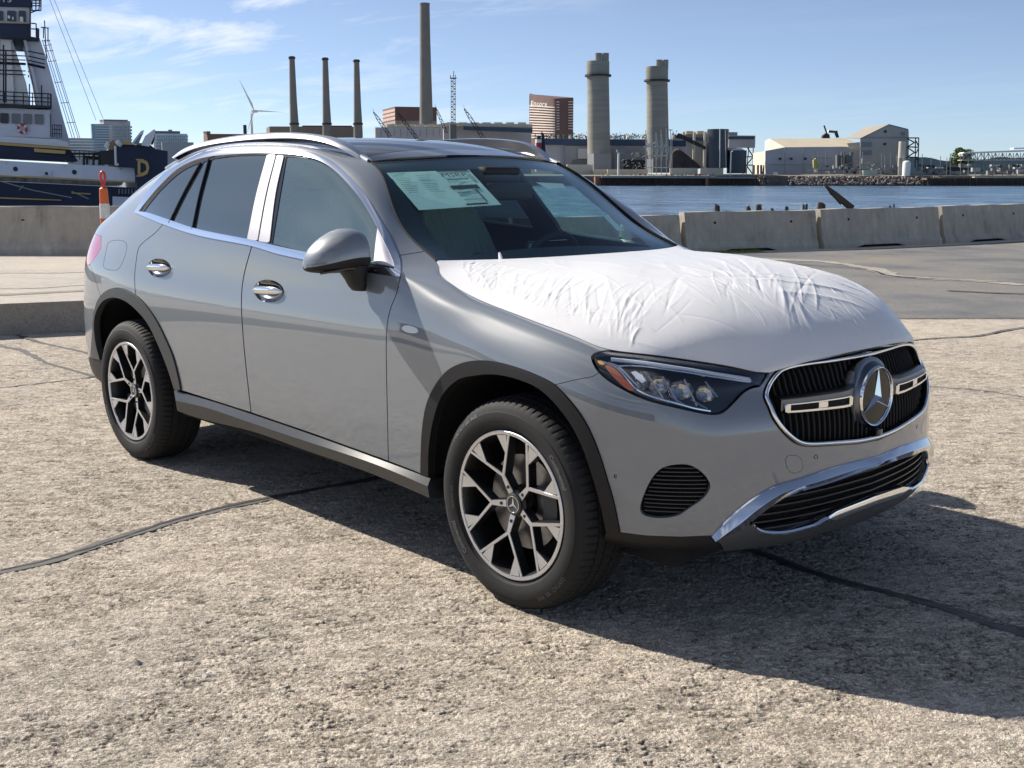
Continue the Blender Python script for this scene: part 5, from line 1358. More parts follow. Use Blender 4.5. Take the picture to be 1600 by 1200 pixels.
# asphalt area behind the concrete slabs
ap = [(-9.5, 1.2), (-4.71, 6.09), (-3.06, 7.76), (-2.28, 8.6), (2.0, 13.1), (30, 42), (-8.6, 60), (-8.2, 28.5), (-8.45, 24.8), (-8.9, 21), (-9.7, 17.3), (-10.85, 14.1), (-12.0, 10.9), (-13.4, 6)]
rngA = np.random.RandomState(3)
ap2 = []
for i in range(4):
    a, b_ = np.array(ap[i]), np.array(ap[i + 1])
    for t in np.linspace(0, 1, 24)[:-1]: ap2.append(tuple(a + (b_ - a) * t + rngA.normal(0, .010, 2)))
asph = mk('asphalt_apron', [(x, y, .004) for x, y in ap2 + ap[4:]], [tuple(range(len(ap2) + len(ap) - 4))], M_asph, None, False); tag(asph, kind='structure')
if asph.data.polygons[0].normal.z < 0: asph.data.flip_normals()
def ribbon(pts, w, name, mat, z=.008, jit=.25, seed=1, step=.05, kind='structure'):
    r = np.random.RandomState(seed); P = smooth_line([np.array(p, float) for p in pts], step); n = len(P)
    T = np.gradient(P, axis=0); T /= np.linalg.norm(T, axis=1)[:, None] + 1e-9; N_ = np.stack([-T[:, 1], T[:, 0]], 1)
    ph = r.uniform(0, 6, 6); s = np.arange(n) * step
    off = sum(np.sin(s * f + p) * a for f, p, a in zip((1.3, 3.1, 7.7), ph, (.4, .25, .12))) * w * .8
    wl_ = w / 2 * (1 + jit * np.sin(s * 2.3 + ph[3]) + jit * r.normal(0, .5, n)); wr_ = w / 2 * (1 + jit * np.sin(s * 1.7 + ph[4]) + jit * r.normal(0, .5, n))
    L = P + N_ * (off + np.maximum(wl_, .002))[:, None]; R = P + N_ * (off - np.maximum(wr_, .002))[:, None]
    V = [(x, y, z) for x, y in L] + [(x, y, z + .0) for x, y in R]
    o = mk(name, V, [(i, n + i, n + i + 1, i + 1) for i in range(n - 1)], mat, None, False)
    bm = bmesh.new(); bm.from_mesh(o.data); bmesh.ops.recalc_face_normals(bm, faces=bm.faces)
    if sum(f.normal.z for f in bm.faces) < 0: bmesh.ops.reverse_faces(bm, faces=bm.faces)
    bm.to_mesh(o.data); bm.free(); return tag(o, kind=kind)
def gp(px, py): q = at(px, py, 'z', 0); return (q[0], q[1])
ribbon([(-1.50, -4.2), gp(0, 897), gp(60, 885), gp(120, 868), gp(180, 846), gp(250, 824), gp(340, 799), gp(430, 780), gp(500, 764), gp(590, 750), (-1.66, .6), (-1.62, 3)], .046, 'pavement_joint', M_tar2, .0100, .5, 2)
ribbon([gp(0, 894), gp(60, 882), gp(120, 865), gp(190, 843), gp(250, 822), gp(330, 801), gp(430, 780), gp(590, 750), (-1.66, .6), (-1.6, 3)], .022, 'pavement_joint', M_tar, .0120, .6, 4)
ribbon([(-.9, .12), gp(1180, 868), gp(1290, 905), gp(1450, 945), gp(1600, 990), (2.2, .16), (3.5, .18)], .050, 'pavement_joint', M_tar2, .0100, .5, 5)
ribbon([(-.9, .12), gp(1180, 868), gp(1290, 905), gp(1450, 945), gp(1600, 990), (2.2, .16)], .022, 'pavement_joint', M_tar, .0120, .7, 6)
ribbon([(-9, 0.02), gp(0, 543), gp(35, 549), gp(75, 568), gp(140, 587), (-5.2, .0), (-3.5, .05)], .05, 'pavement_joint', M_tar2, .0100, .4, 7)
ribbon([gp(30, 524), gp(70, 538), gp(140, 554), (-5.4, .5), (-3.8, .55)], .045, 'pavement_joint', M_tar2, .0100, .5, 8)
ribbon([(-5.6, -2.6), gp(0, 608), gp(80, 599), gp(160, 589), (-5.4, 1.4)], .03, 'pavement_joint', M_tar, .0100, .5, 9)
ribbon([(-2.4, 5.2), gp(1430, 533), gp(1480, 529), gp(1520, 527), gp(1570, 518), gp(1600, 513), (-1.8, 9.2)], .035, 'pavement_joint', M_tar2, .0100, .5, 10)
ribbon([(-1.8, 3.9), gp(1450, 606), gp(1530, 612), gp(1600, 622), (1.6, 4.4)], .012, 'pavement_joint', M_tar, .0100, .5, 11)
ribbon([gp(1080, 498), gp(1430, 498.6), gp(1600, 498.6), (2, 13)], .03, 'pavement_joint', M_tar, .012, .3, 12)
ribbon([gp(1130, 400), gp(1190, 405), gp(1270, 409), gp(1350, 419), gp(1400, 429), gp(1470, 436), gp(1600, 447), (-2, 11.8)], .30, 'broken_concrete_strip', M_strip, .010, .35, 13)
ribbon([gp(1170, 409), gp(1350, 422), gp(1390, 432), gp(1480, 438), gp(1600, 443)], .05, 'pavement_joint', M_tar, .014, .5, 14)
ribbon([gp(1480, 455), gp(1540, 458), gp(1600, 460)], .10, 'pavement_joint', M_tar2, .012, .5, 15)
# pale worn streaks in the pads
M_pale = concrete('pale_worn_concrete', (.52, .46, .385), (.34, .29, .24), (.66, .60, .52), .6, .8)
# raised platform at the left, its edge a step
pt = [(-8.36, -.1), (-8.27, .27), (-8.02, .99), (-7.2, 3.4), (-8.9, 6.2), (-14.6, 6.4), (-16.9, 2.9), (-22, -2.2), (-26, -8), (-14, -16), (-10.2, -6)]
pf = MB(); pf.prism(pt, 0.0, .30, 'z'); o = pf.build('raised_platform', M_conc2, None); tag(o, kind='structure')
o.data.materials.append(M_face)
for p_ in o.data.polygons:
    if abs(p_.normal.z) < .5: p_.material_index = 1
for k, (a, b_, w_) in enumerate((((-11.6, -3.5), (-9.3, 3.2), .35), ((-10.1, -2.5), (-8.9, 1.6), .18), ((-13.2, -2.0), (-11.2, 4.0), .5))):
    ribbon([a, ((a[0] + b_[0]) / 2 + .1, (a[1] + b_[1]) / 2), b_], w_, 'worn_streak', M_pale if k != 1 else M_face, .304, .15, 30 + k)
# small loose stones
rg = np.random.RandomState(11); V = []; F = []
for i in range(5200):
    if i < 3600: x = rg.uniform(-2.2, 2.3); y = rg.uniform(-3.2, .9)
    else: x = rg.uniform(-6, 3); y = rg.uniform(-3.2, 6)
    s_ = abs(rg.normal(0, .0026)) + .0012; 
    if rg.rand() < .012: s_ *= 2.6
    b0 = len(V); a = rg.uniform(0, 6.3); h = s_ * rg.uniform(.5, 1.1)
    for k in range(4): V.append((x + s_ * cos(a + k * 1.57) * rg.uniform(.7, 1.3), y + s_ * sin(a + k * 1.57) * rg.uniform(.7, 1.3), .0002))
    V.append((x + rg.normal(0, .2) * s_, y + rg.normal(0, .2) * s_, h + .001)); F += [(b0 + k, b0 + (k + 1) % 4, b0 + 4) for k in range(4)]
M_stone, nt, b, out = newmat('loose_grit')
_r = nd(nt, 'ShaderNodeTexVoronoi', {'Vector': nd(nt, 'ShaderNodeNewGeometry').outputs['Position'], 'Scale': 40.0})
nt.links.new(ramp(nt, nd(nt, 'ShaderNodeSeparateColor', {0: _r.outputs['Color']}).outputs[0], [(0, (.16, .14, .12)), (.5, (.38, .34, .30)), (.85, (.62, .59, .55))]), b.inputs['Base Color']); b.inputs['Roughness'].default_value = .8
tag(mk('loose_grit', V, F, M_stone, None, False), 'small loose stones scattered on the concrete around the car', 'grit', kind='stuff')

# water
M_water, nt, b, out = newmat('harbour_water')
b.inputs['Roughness'].default_value = .22; b.inputs['IOR'].default_value = 1.33
g = nd(nt, 'ShaderNodeNewGeometry').outputs['Position']
mp1 = nd(nt, 'ShaderNodeMapping', {'Vector': g, 'Rotation': (0, 0, -radians(47)), 'Scale': (.22, .55, 1)}).outputs[0]
w1 = nd(nt, 'ShaderNodeTexNoise', {'Vector': mp1, 'Scale': 1.0, 'Detail': 6.0, 'Roughness': .62, 'Distortion': .4})
w2 = nd(nt, 'ShaderNodeTexNoise', {'Vector': mp1, 'Scale': .17, 'Detail': 3.0})
hh = nd(nt, 'ShaderNodeMath', {0: w2.outputs[0], 1: 2.2, 2: w1.outputs[0]}, operation='MULTIPLY_ADD')
bp = nd(nt, 'ShaderNodeBump', {'Height': hh.outputs[0], 'Strength': 1.0, 'Distance': 2.6}); nt.links.new(bp.outputs[0], b.inputs['Normal'])
WZ = -2.2
mp2 = nd(nt, 'ShaderNodeMapping', {'Vector': g, 'Rotation': (0, 0, -radians(47)), 'Scale': (.045, .11, 1)}).outputs[0]
w3 = nd(nt, 'ShaderNodeTexNoise', {'Vector': mp2, 'Scale': 1.0, 'Detail': 10.0, 'Roughness': .82, 'Distortion': .3})
nt.links.new(ramp(nt, w3.outputs[0], [(.38, (.015, .05, .115)), (.50, (.06, .135, .235)), (.62, (.19, .31, .45))]), b.inputs['Base Color'])
c0 = np.array([CAM[0], CAM[1], WZ])
def wpt(r, h): return tuple(c0 + RV * r + HV * h)
o = mk('harbour_water', [wpt(-900, 8), wpt(900, 8), wpt(900, 4000), wpt(-900, 4000)], [(0, 1, 2, 3)], M_water, None, False); tag(o, kind='structure')
if o.data.polygons[0].normal.z < 0: o.data.flip_normals()

# ------------------------------------------------------------------ concrete barriers
def barrier(p, q, H, label, z0=0.0, flip=1, slot=True):
    p = np.array(p); q = np.array(q); d = q - p; L = np.linalg.norm(d); d /= L; nrm = np.array([-d[1], d[0]])
    if nrm @ (CAM[:2] - p) < 0: nrm = -nrm
    t = empty('concrete_barrier', (p[0] + d[0] * L / 2, p[1] + d[1] * L / 2, z0)); tag(t, label, 'barrier', 'concrete barriers along the quay edge')
    prof = [(.27, .0), (.27, .09), (.20, .20), (.105, H - .03), (.085, H), (-.085, H), (-.105, H - .03), (-.20, .20), (-.27, .09), (-.27, .0)]
    sl = .006; us = [sl, L * .30, L * .30 + .001, L * .62, L * .62 + .001, L - sl]; us = [sl, .07] + list(np.linspace(.12, L - .12, 14)) + [L - .07, L - sl]
    V = []; F = []; m = len(prof)
    for i, u in enumerate(us):
        e = 1
        for k, (a, z) in enumerate(prof):
            cut = slot and (.32 < u / L < .66) and z < .1
            zz = z + (.055 if cut and k in (0, 9) else 0)
            zz += .006 * sin(u * 5 + k)* (1 if z > .1 else 0)
            c = p + d * u + nrm * a * e; V.append((c[0], c[1], z0 + zz))
    for i in range(len(us) - 1):
        for k in range(m): F.append((i * m + k, i * m + (k + 1) % m, (i + 1) * m + (k + 1) % m, (i + 1) * m + k))
    F += [tuple(range(m)), tuple((len(us) - 1) * m + k for k in range(m))[::-1]]
    o = mk('barrier_block', V, F, M_barr, t, False); bm = bmesh.new(); bm.from_mesh(o.data); bmesh.ops.recalc_face_normals(bm, faces=bm.faces); bm.to_mesh(o.data); bm.free()
    if slot:
        c = p + d * L * .49; a_ = d * L * .172; b2 = nrm * .19; m3 = MB(); m3.add([(c + a_ + b2).tolist() + [z0], (c - a_ + b2).tolist() + [z0], (c - a_ - b2).tolist() + [z0], (c + a_ - b2).tolist() + [z0]] + [(c + a_ + b2).tolist() + [z0 + .07], (c - a_ + b2).tolist() + [z0 + .07], (c - a_ - b2).tolist() + [z0 + .07], (c + a_ - b2).tolist() + [z0 + .07]], [(0, 1, 2, 3), (7, 6, 5, 4), (0, 1, 5, 4), (1, 2, 6, 5), (2, 3, 7, 6), (3, 0, 4, 7)]); m3.build('slot_shade_fill', M_dark, t)  # dark block added to stand for the shade inside the fork slot
    for f_ in (.22, .80):
        c = p + d * L * f_ + nrm * (.105 + (H - .22) * 0 + .036); m2 = MB()
        a0 = np.array([c[0], c[1], z0 + H - .22]); m2.tube([a0, a0 - np.array([nrm[0], nrm[1], 0]) * .05], .028, 10); m2.build('lifting_hole', M_dark, t)
    return t
M_barr, nt, b, out = newmat('barrier_concrete')
g = nd(nt, 'ShaderNodeNewGeometry').outputs['Position']
n1 = nd(nt, 'ShaderNodeTexNoise', {'Vector': g, 'Scale': 1.6, 'Detail': 8.0, 'Roughness': .65}); n2 = nd(nt, 'ShaderNodeTexNoise', {'Vector': nd(nt, 'ShaderNodeMapping', {'Vector': g, 'Scale': (5., 5., .9)}).outputs[0], 'Scale': 1.5, 'Detail': 7.0, 'Roughness': .7})
mixn = nd(nt, 'ShaderNodeMix', {0: .5, 2: n1.outputs[0], 3: n2.outputs[0]}, data_type='FLOAT')
nt.links.new(ramp(nt, mixn.outputs[0], [(.30, (.20, .175, .14)), (.44, (.36, .33, .275)), (.56, (.43, .395, .33)), (.70, (.62, .58, .51))]), b.inputs['Base Color']); b.inputs['Roughness'].default_value = .9
n3 = nd(nt, 'ShaderNodeTexNoise', {'Vector': g, 'Scale': 60.0, 'Detail': 6.0}); bp = nd(nt, 'ShaderNodeBump', {'Height': n3.outputs[0], 'Strength': .5, 'Distance': .01}); nt.links.new(bp.outputs[0], b.inputs['Normal'])
barrier((-24.4, -6.3), (-20.0, -1.7), .73, 'leftmost concrete barrier on the raised platform, cut off by the picture edge', .30)
barrier((-19.95, -1.65), (-14.0, 4.35), .73, 'long concrete barrier on the raised platform left of the car', .30, slot=False)
barrier((-15.2, 3.6), (-14.0, 7.3), .73, 'concrete barrier seen through the car windows, left of the pair', 0)
barrier((-13.98, 7.4), (-12.82, 10.95), .73, 'concrete barrier seen through the windscreen behind the steering wheel', 0)
barrier((-12.78, 11.0), (-11.62, 14.42), .73, 'concrete barrier just right of the windscreen edge, partly hidden', 0)
barrier((-11.57, 14.50), (-10.47, 17.45), .79, 'concrete barrier with green weeds at its foot, right of the bonnet', 0)
barrier((-10.43, 17.53), (-9.64, 21.08), .81, 'concrete barrier with two lifting holes in front of the leaning log', 0)
barrier((-9.61, 21.16), (-9.19, 24.76), .83, 'rightmost fully visible concrete barrier', 0)
barrier((-9.18, 24.84), (-8.96, 28.44), .83, 'concrete barrier at the right picture edge', 0)
# weeds at the foot of the barrier
rg = np.random.RandomState(4); V = []; F = []
for i in range(900):
    t = rg.rand(); c = np.array([-11.35, 14.75]) * (1 - t) + np.array([-10.95, 15.9]) * t + np.array([.42, -.15]) * rg.uniform(.7, 1.25); h = rg.uniform(.02, .07); a = rg.uniform(0, 6.3); b0 = len(V)
    V += [(c[0] - .006 * cos(a), c[1] - .006 * sin(a), .004), (c[0] + .006 * cos(a), c[1] + .006 * sin(a), .004), (c[0] + rg.normal(0, .02), c[1] + rg.normal(0, .02), h)]; F.append((b0, b0 + 1, b0 + 2))
tag(mk('weeds', V, F, pm('weed_green', (.16, .22, .04), .8, grain=.4), None, False), 'low yellow-green weeds at the foot of the barrier', 'weeds', kind='stuff')

# the long store on the landward side, which the doors mirror as a dark band
t = empty('warehouse', (-8, -62, 0)); tag(t, 'long low dark grey warehouse on the landward side, mirrored in the car doors', 'warehouse')
m = MB(); m.box2((-75, -80, 0), (38, -62, 6.2)); m.build('warehouse_body', pm('warehouse_cladding', (.10, .10, .105), .7, grain=.2, gscale=.3), t)
m = MB(); m.box2((-76, -81, 6.2), (39, -61.4, 6.7)); m.build('roof_edge', pm('roof_trim', (.20, .20, .20), .6), t)
for i in range(9): m = MB(); m.box2((-66 + i * 11.5, -61.95, 0), (-61 + i * 11.5, -61.85, 4.2)); m.build('roller_door', pm('roller_door_%d' % (i % 3), [(.35, .34, .32), (.12, .16, .22), (.30, .30, .31)][i % 3], .5), t)

# ================================================================== across the water
D0 = 505.0
def fp(px, py, D): return far(px, py, D)
def fz(px, py, D): return far(px, py, D)[2]
def pcol(px, D): q = far(px, 277, D); return np.array([q[0], q[1]])
def solid(poly, D, dep, name, mat, parent=None, dv=None):
    """an outline seen at distance D, built as a solid `dep` metres deep"""
    A = [far(x, y, D) for x, y in poly]; B = [a + (HV if dv is None else dv) * dep for a in A]; n = len(A)
    F = [tuple(range(n)), tuple(range(2 * n - 1, n - 1, -1))] + [(i, n + i, n + (i + 1) % n, (i + 1) % n) for i in range(n)]
    o = mk(name, A + B, F, mat, parent, False); bm = bmesh.new(); bm.from_mesh(o.data); bmesh.ops.recalc_face_normals(bm, faces=bm.faces); bm.to_mesh(o.data); bm.free(); return o
def block(pxL, pxC, pxR, yt, yb, D, recL, recR, name, mat, parent=None, roof=None):
    """box with a near vertical corner at pxC; its left face runs back to pxL, its right face to pxR"""
    A = pcol(pxL, D + recL); B = pcol(pxC, D); C_ = pcol(pxR, D + recR); E_ = A + C_ - B; zt = fz(pxC, yt, D); zb = fz(pxC, yb, D)
    m = MB(); P = [A, B, C_, E_]
    m.add([(p[0], p[1], zb) for p in P] + [(p[0], p[1], zt) for p in P], [(0, 1, 2, 3), (7, 6, 5, 4), (0, 1, 5, 4), (1, 2, 6, 5), (2, 3, 7, 6), (3, 0, 4, 7)])
    return m.build(name, mat, parent)
def cyl(px0, px1, yt, yb, D, name, mat, parent=None, px0t=None, px1t=None, n=40, extra=None, sm=True):
    r0 = (px1 - px0) / 2 * D / FPX * 1.0; c = pcol((px0 + px1) / 2, D); zt, zb = fz((px0 + px1) / 2, yt, D), fz((px0 + px1) / 2, yb, D)
    r1 = r0 if px0t is None else (px1t - px0t) / 2 * D / FPX
    # keep the axis straight between the traced foot and head
    m = MB(); m.lathe([(0, zb), (r0, zb), (r1, zt), (0, zt)] if not extra else [(0, zb)] + [(r0 * a, zb + (zt - zb) * b_) for a, b_ in extra] + [(0, zt)], (c[0], c[1], 0), 'z', n); return m.build(name, mat, parent, sm, 40)
def bars(lines, D, w, name, mat, parent=None):
    m = MB()
    for p, q in lines: m.tube([far(p[0], p[1], D), far(q[0], q[1], D)], w, 4)
    return m.build(name, mat, parent)
def thing_at(name, px, py, D, label, cat, group=None):
    q = far(px, py, D); o = empty(name, tuple(q)); return tag(o, label, cat, group)
def wallmat(name, c, rough=.7, grain=.12, sc=.12): return pm(name, c, rough, grain=grain, gscale=sc)
W_lilac = wallmat('pale_metal_siding', (.42, .43, .46)); W_white = wallmat('sunlit_siding', (.66, .62, .52)); W_grey = wallmat('grey_siding', (.25, .26, .27)); W_dgrey = wallmat('dark_grey_siding', (.13, .14, .15))
W_blue = wallmat('navy_band', (.035, .065, .12)); W_brown = wallmat('brown_glass', (.15, .085, .075)); W_stripe = wallmat('cream_stripe', (.72, .62, .54)); W_conc = wallmat('stack_concrete', (.195, .19, .175), .85, .18, .09)
W_dark = wallmat('dark_silo', (.028, .038, .055), .4); W_coal = wallmat('coal', (.045, .035, .035), .95, .4, .3); W_roof = wallmat('tan_roof', (.50, .44, .33)); W_steel = wallmat('grey_steel', (.20, .21, .22), .6); W_blk = wallmat('black_steel', (.03, .03, .032)); W_beige = wallmat('beige_wall', (.52, .48, .38))
W_bluegl = wallmat('hazy_blue_glass', (.19, .28, .36), .35); W_city = wallmat('hazy_city_stone', (.42, .43, .45)); W_citylt = wallmat('hazy_cladding', (.56, .63, .68)); W_red = wallmat('red_paint', (.40, .03, .04)); W_winw = wallmat('white_panel', (.75, .75, .72)); W_rust = wallmat('rust', (.30, .15, .10))  # city blue glass, stone and cladding lightened: distance haze put into the colour
W_win = wallmat('window_dark', (.05, .06, .08), .3); W_wood = wallmat('dark_timber', (.045, .034, .028), .9, .4, 3)

# land
M_land = pm('far_bank_ground', (.22, .20, .17), .95, grain=.3, gscale=.05)
LZ = 2.0
def wl_(r, h, z): q = c0 + RV * r + HV * h; return (q[0], q[1], z)
bank = [(-900, D0), (-40, D0), (40, D0), (70, D0 + 3), (140, D0 + 2), (230, D0), (900, D0)]
V = [wl_(r, h, LZ) for r, h in bank] + [wl_(r, 524, LZ + .85) for r, h in bank] + [wl_(r, 6000, LZ + .85) for r, h in bank]; n = len(bank)
o = mk('far_bank', V, [(k * n + i, k * n + i + 1, (k + 1) * n + i + 1, (k + 1) * n + i) for k in range(2) for i in range(n - 1)], M_land, None, False); tag(o, kind='structure')
if o.data.polygons[0].normal.z < 0: o.data.flip_normals()
V = [wl_(r, h, LZ) for r, h in bank] + [wl_(r, h - 1, WZ - 2) for r, h in bank]; n = len(bank)
o = mk('far_bank_wall', V, [(i, i + 1, n + i + 1, n + i) for i in range(n - 1)], wallmat('wet_seawall', (.13, .115, .10), .9, .5, .4), None, False); tag(o, kind='structure')
# distant low hills
rg = np.random.RandomState(8); V = []; F = []; n = 60
for i in range(n):
    px = 1380 + 260 * i / (n - 1); y = 248.5 - 3.0 * sin(i * .17) - 1.2 * sin(i * .5) + rg.normal(0, .3); a = far(px, y, 3000); b_ = far(px, 277, 3000); V += [tuple(a), tuple(b_), tuple(a + HV * 300 - np.array([0, 0, 20]))]
for i in range(n - 1): F += [(3 * i, 3 * i + 3, 3 * i + 4, 3 * i + 1), (3 * i, 3 * i + 2, 3 * i + 5, 3 * i + 3)]
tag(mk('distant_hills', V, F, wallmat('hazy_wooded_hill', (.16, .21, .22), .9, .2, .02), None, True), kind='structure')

# riprap: rocks along the bank
rg = np.random.RandomState(2); V = []; F = []
ico = bmesh.new(); bmesh.ops.create_icosphere(ico, subdivisions=1, radius=1); IV = np.array([v.co[:] for v in ico.verts]); IF = [tuple(v.index for v in f.verts) for f in ico.faces]; ico.free()
def rock(c, s, z=1.0):
    b0 = len(V); P = IV * (1 + rg.normal(0, .18, IV.shape)) * s; P[:, 2] *= z
    V.extend([tuple(p + c) for p in P]); F.extend([tuple(i + b0 for i in f) for f in IF])
for i in range(900):
    px = rg.uniform(1185, 1480); y = rg.uniform(276, 288.5)
    if px < 1232 and px > 1196: continue
    q = far(px, y, D0 - 1 - (y - 276) * .25); rock(q, rg.uniform(.2, .6))
for i in range(420):
    px = rg.uniform(930, 1200); y = rg.uniform(282, 289); q = far(px, y, D0 - 1.5); rock(q, rg.uniform(.2, .5))
M_rock, nt, b, out = newmat('riprap_stone'); _v = nd(nt, 'ShaderNodeTexNoise', {'Vector': nd(nt, 'ShaderNodeNewGeometry').outputs['Position'], 'Scale': .9, 'Detail': 3.0})
nt.links.new(ramp(nt, _v.outputs[0], [(.3, (.10, .08, .07)), (.5, (.25, .19, .155)), (.7, (.42, .35, .29))]), b.inputs['Base Color'])
tag(mk('riprap', V, F, M_rock, None, False), 'brown boulders of the far bank under the industrial buildings', 'boulders', kind='stuff')

# ---- power station, left to right
t = thing_at('wind_turbine', 397, 215, 1500, 'white three-bladed wind turbine behind the car roof', 'wind turbine')
cyl(393.5, 399.5, 177, 276, 1500, 'tower', W_winw, t, 395.8, 398.8, 16)
solid([(393, 172), (400.5, 171.5), (401, 175.5), (393, 176)], 1498, 6, 'nacelle', W_winw, t)
for tipx, tipy, wx, wy in ((373.5, 124, 2.3, -.6), (443, 175.5, .2, -1.6), (386, 207, -1.2, -.3)):
    hx, hy = 397, 173.5; mx, my = hx + (tipx - hx) * .22, hy + (tipy - hy) * .22
    solid([(hx, hy - 1), (mx + wx, my + wy), (tipx, tipy), (mx - wx * .3, my - wy * .3), (hx, hy + 1)], 1496, 1.2, 'blade', W_winw, t)
for i, (xt, xb, yt, lab) in enumerate(((456, 460, 88, 'leftmost of three thin grey chimneys behind the car roof'), (508, 511, 90, 'middle one of three thin grey chimneys'), (557, 559.5, 93, 'rightmost of three thin grey chimneys, darker at its top'))):
    t = thing_at('power_station_chimney', xb, 212, 1100, lab, 'chimney', 'three thin chimneys of the power station')
    D = 1100; m = MB()
    secs = [(yt, xt, 4.1), (yt + 26, xt + (xb - xt) * .2, 4.7), (yt + 70, xt + (xb - xt) * .55, 5.6), (197, xb, 6.7), (276, xb + .9, 8.6)]
    V = []; k = 24
    for y, x, r in secs:
        q = far(x, y, D); rr = r * D / FPX
        for j in range(k): a = 2 * pi * j / k; V.append((q[0] + rr * cos(a), q[1] + rr * sin(a), q[2]))
    m.add(V, [(a * k + j, a * k + (j + 1) % k, (a + 1) * k + (j + 1) % k, (a + 1) * k + j) for a in range(4) for j in range(k)] + [tuple(range(k))]); m.build('shaft', W_conc, t, True, 60)
    for y, x, r in ((yt + 2.5, xt, 5.3), (193.5, xb - .2, 7.6)):
        q = far(x, y, D); m = MB(); rr = r * D / FPX; m.lathe([(rr * .8, -.8), (rr, -.8), (rr, .8), (rr * .8, .8)], tuple(q), 'z', 24); m.build('gallery', W_blk, t)
t = thing_at('turbine_hall', 500, 213, 1140, 'long grey-brown hall at the feet of the three chimneys', 'industrial building'); W_hall = wallmat('brown_grey_block', (.20, .17, .145))
block(419, 424, 566, 197.5, 276, 1120, 30, 6, 'hall_body', W_hall, t); block(474, 476, 552, 196, 198, 1125, 6, 3, 'parapet', W_blk, t)
t = thing_at('brown_block', 370, 213, 1200, 'low brown block with a dark roof left of the wind turbine foot', 'industrial building'); block(321, 327, 400, 209, 276, 1200, 30, 10, 'block_body', wallmat('brick_brown', (.16, .10, .075)), t); block(321, 326, 332, 205, 209.5, 1198, 5, 2, 'roof_house', wallmat('brick_brown2', (.17, .11, .08)), t); block(383, 384, 388.5, 195, 209, 1202, 3, 3, 'vent_stack', W_blk, t)
t = thing_at('great_stack', 666, 195, 900, 'tallest single grey-brown chimney in the middle of the skyline', 'chimney'); D = 900
V = []; k = 40; m = MB(); secs = [(5, 663.5, 7.4), (60, 664, 8.0), (120, 665, 8.9), (160, 665.7, 9.6), (200, 666.3, 10.4), (276, 667, 12)]
for y, x, r in secs:
    q = far(x, y, D); rr = r * D / FPX
    for j in range(k): a = 2 * pi * j / k; V.append((q[0] + rr * cos(a), q[1] + rr * sin(a), q[2]))
m.add(V, [(a * k + j, a * k + (j + 1) % k, (a + 1) * k + (j + 1) % k, (a + 1) * k + j) for a in range(5) for j in range(k)] + [tuple(range(k))]); m.build('shaft', W_conc, t, True, 60)
q = far(663.5, 6.5, D); m = MB(); rr = 7.7 * D / FPX; m.lathe([(rr * .9, -.7), (rr, -.7), (rr, .7), (rr * .9, .7)], tuple(q), 'z', 32); m.build('cap_ring', W_conc, t)
t = thing_at('glass_block', 640, 197, 1300, 'brown glass block with pink bands behind the tallest chimney', 'hotel building'); block(600, 619, 683.5, 166.5, 188, 1300, 60, 12, 'glass_body', W_brown, t); block(600, 619, 683.5, 188.2, 276, 1301, 60, 12, 'podium', wallmat('podium_tan', (.33, .28, .24)), t)
for i in range(3): block(599.8, 618.8, 619.2, 169.5 + i * 6.3, 174 + i * 6.3, 1299, 60, 1, 'facade_band', wallmat('pink_band%d' % i, (.52, .36, .32)), t)
# hotel with curved striped front
t = thing_at('curved_hotel', 860, 210, 1150, 'curved brown hotel tower with cream stripes and script lettering on top', 'hotel building')
V = []; F = []; k = 18
for i in range(k + 1):
    u = i / k; px = 828 + 39.5 * u; D = 1150 + 45 * (1 - u) ** 1.3; top = 145.5 + 8.5 * u ** .8; a = far(px, top, D); b_ = far(px, 276, D); V += [tuple(a), (a[0], a[1], b_[2])]
for i in range(k): F.append((2 * i, 2 * i + 2, 2 * i + 3, 2 * i + 1))
qa = np.array(V[-2]); qr = far(896, 152.5, 1165); back0 = np.array(V[0]) + HV * 40; b0 = len(V)
V += [tuple(qr), (qr[0], qr[1], V[1][2]), tuple(qr + HV * 40), (qr[0] + HV[0] * 40, qr[1] + HV[1] * 40, V[1][2]), tuple(back0), (back0[0], back0[1], V[1][2])]
F += [(b0 - 2, b0, b0 + 1, b0 - 1), (b0, b0 + 2, b0 + 3, b0 + 1), (b0 + 2, b0 + 4, b0 + 5, b0 + 3), tuple([2 * i for i in range(k + 1)] + [b0, b0 + 2, b0 + 4])]
o = mk('tower_body', V, F, W_brown, t, False)
for s_ in range(13):
    V = []; F = []
    for i in range(k + 1):
        u = i / k; px = 828 + 39.5 * u; D = 1149.3 + 45 * (1 - u) ** 1.3; y = 164.5 + s_ * 4.1 + 2.6 * u ** 1.2 * (1 - s_ / 16); a = far(px, y, D); b_ = far(px, y + 1.9, D); V += [tuple(a), tuple(b_)]
    for i in range(k): F.append((2 * i, 2 * i + 2, 2 * i + 3, 2 * i + 1))
    o = mk('balcony_stripe', V, F, W_stripe, t, False); sm = o.modifiers.new('s', 'SOLIDIFY'); sm.thickness = .5
    if s_ < 11:
        solid([(869.5, 158.5 + s_ * 4.3), (874, 158.5 + s_ * 4.25), (874, 160 + s_ * 4.25), (869.5, 160 + s_ * 4.3)], 1151, .6, 'balcony_stripe', W_stripe, t)
        solid([(888, 158.3 + s_ * 4.2), (895.6, 158.2 + s_ * 4.2), (895.6, 159.7 + s_ * 4.2), (888, 159.8 + s_ * 4.2)], 1160, .6, 'balcony_stripe', W_stripe, t)
Vt, Ft = text_mesh('Encore', 1.0); u = (Vt[:, 0] - Vt[:, 0].min()) / np.ptp(Vt[:, 0]); v = (Vt[:, 1].max() - Vt[:, 1]) / np.ptp(Vt[:, 1])
P_ = [far(829.5 + 25 * a + .8 * (1 - c), 157.5 + 1.5 * a + 6.8 * c, 1148.2 + 45 * (1 - (1.5 + 25 * a) / 39.5) ** 1.3) for a, c in zip(u, v)]
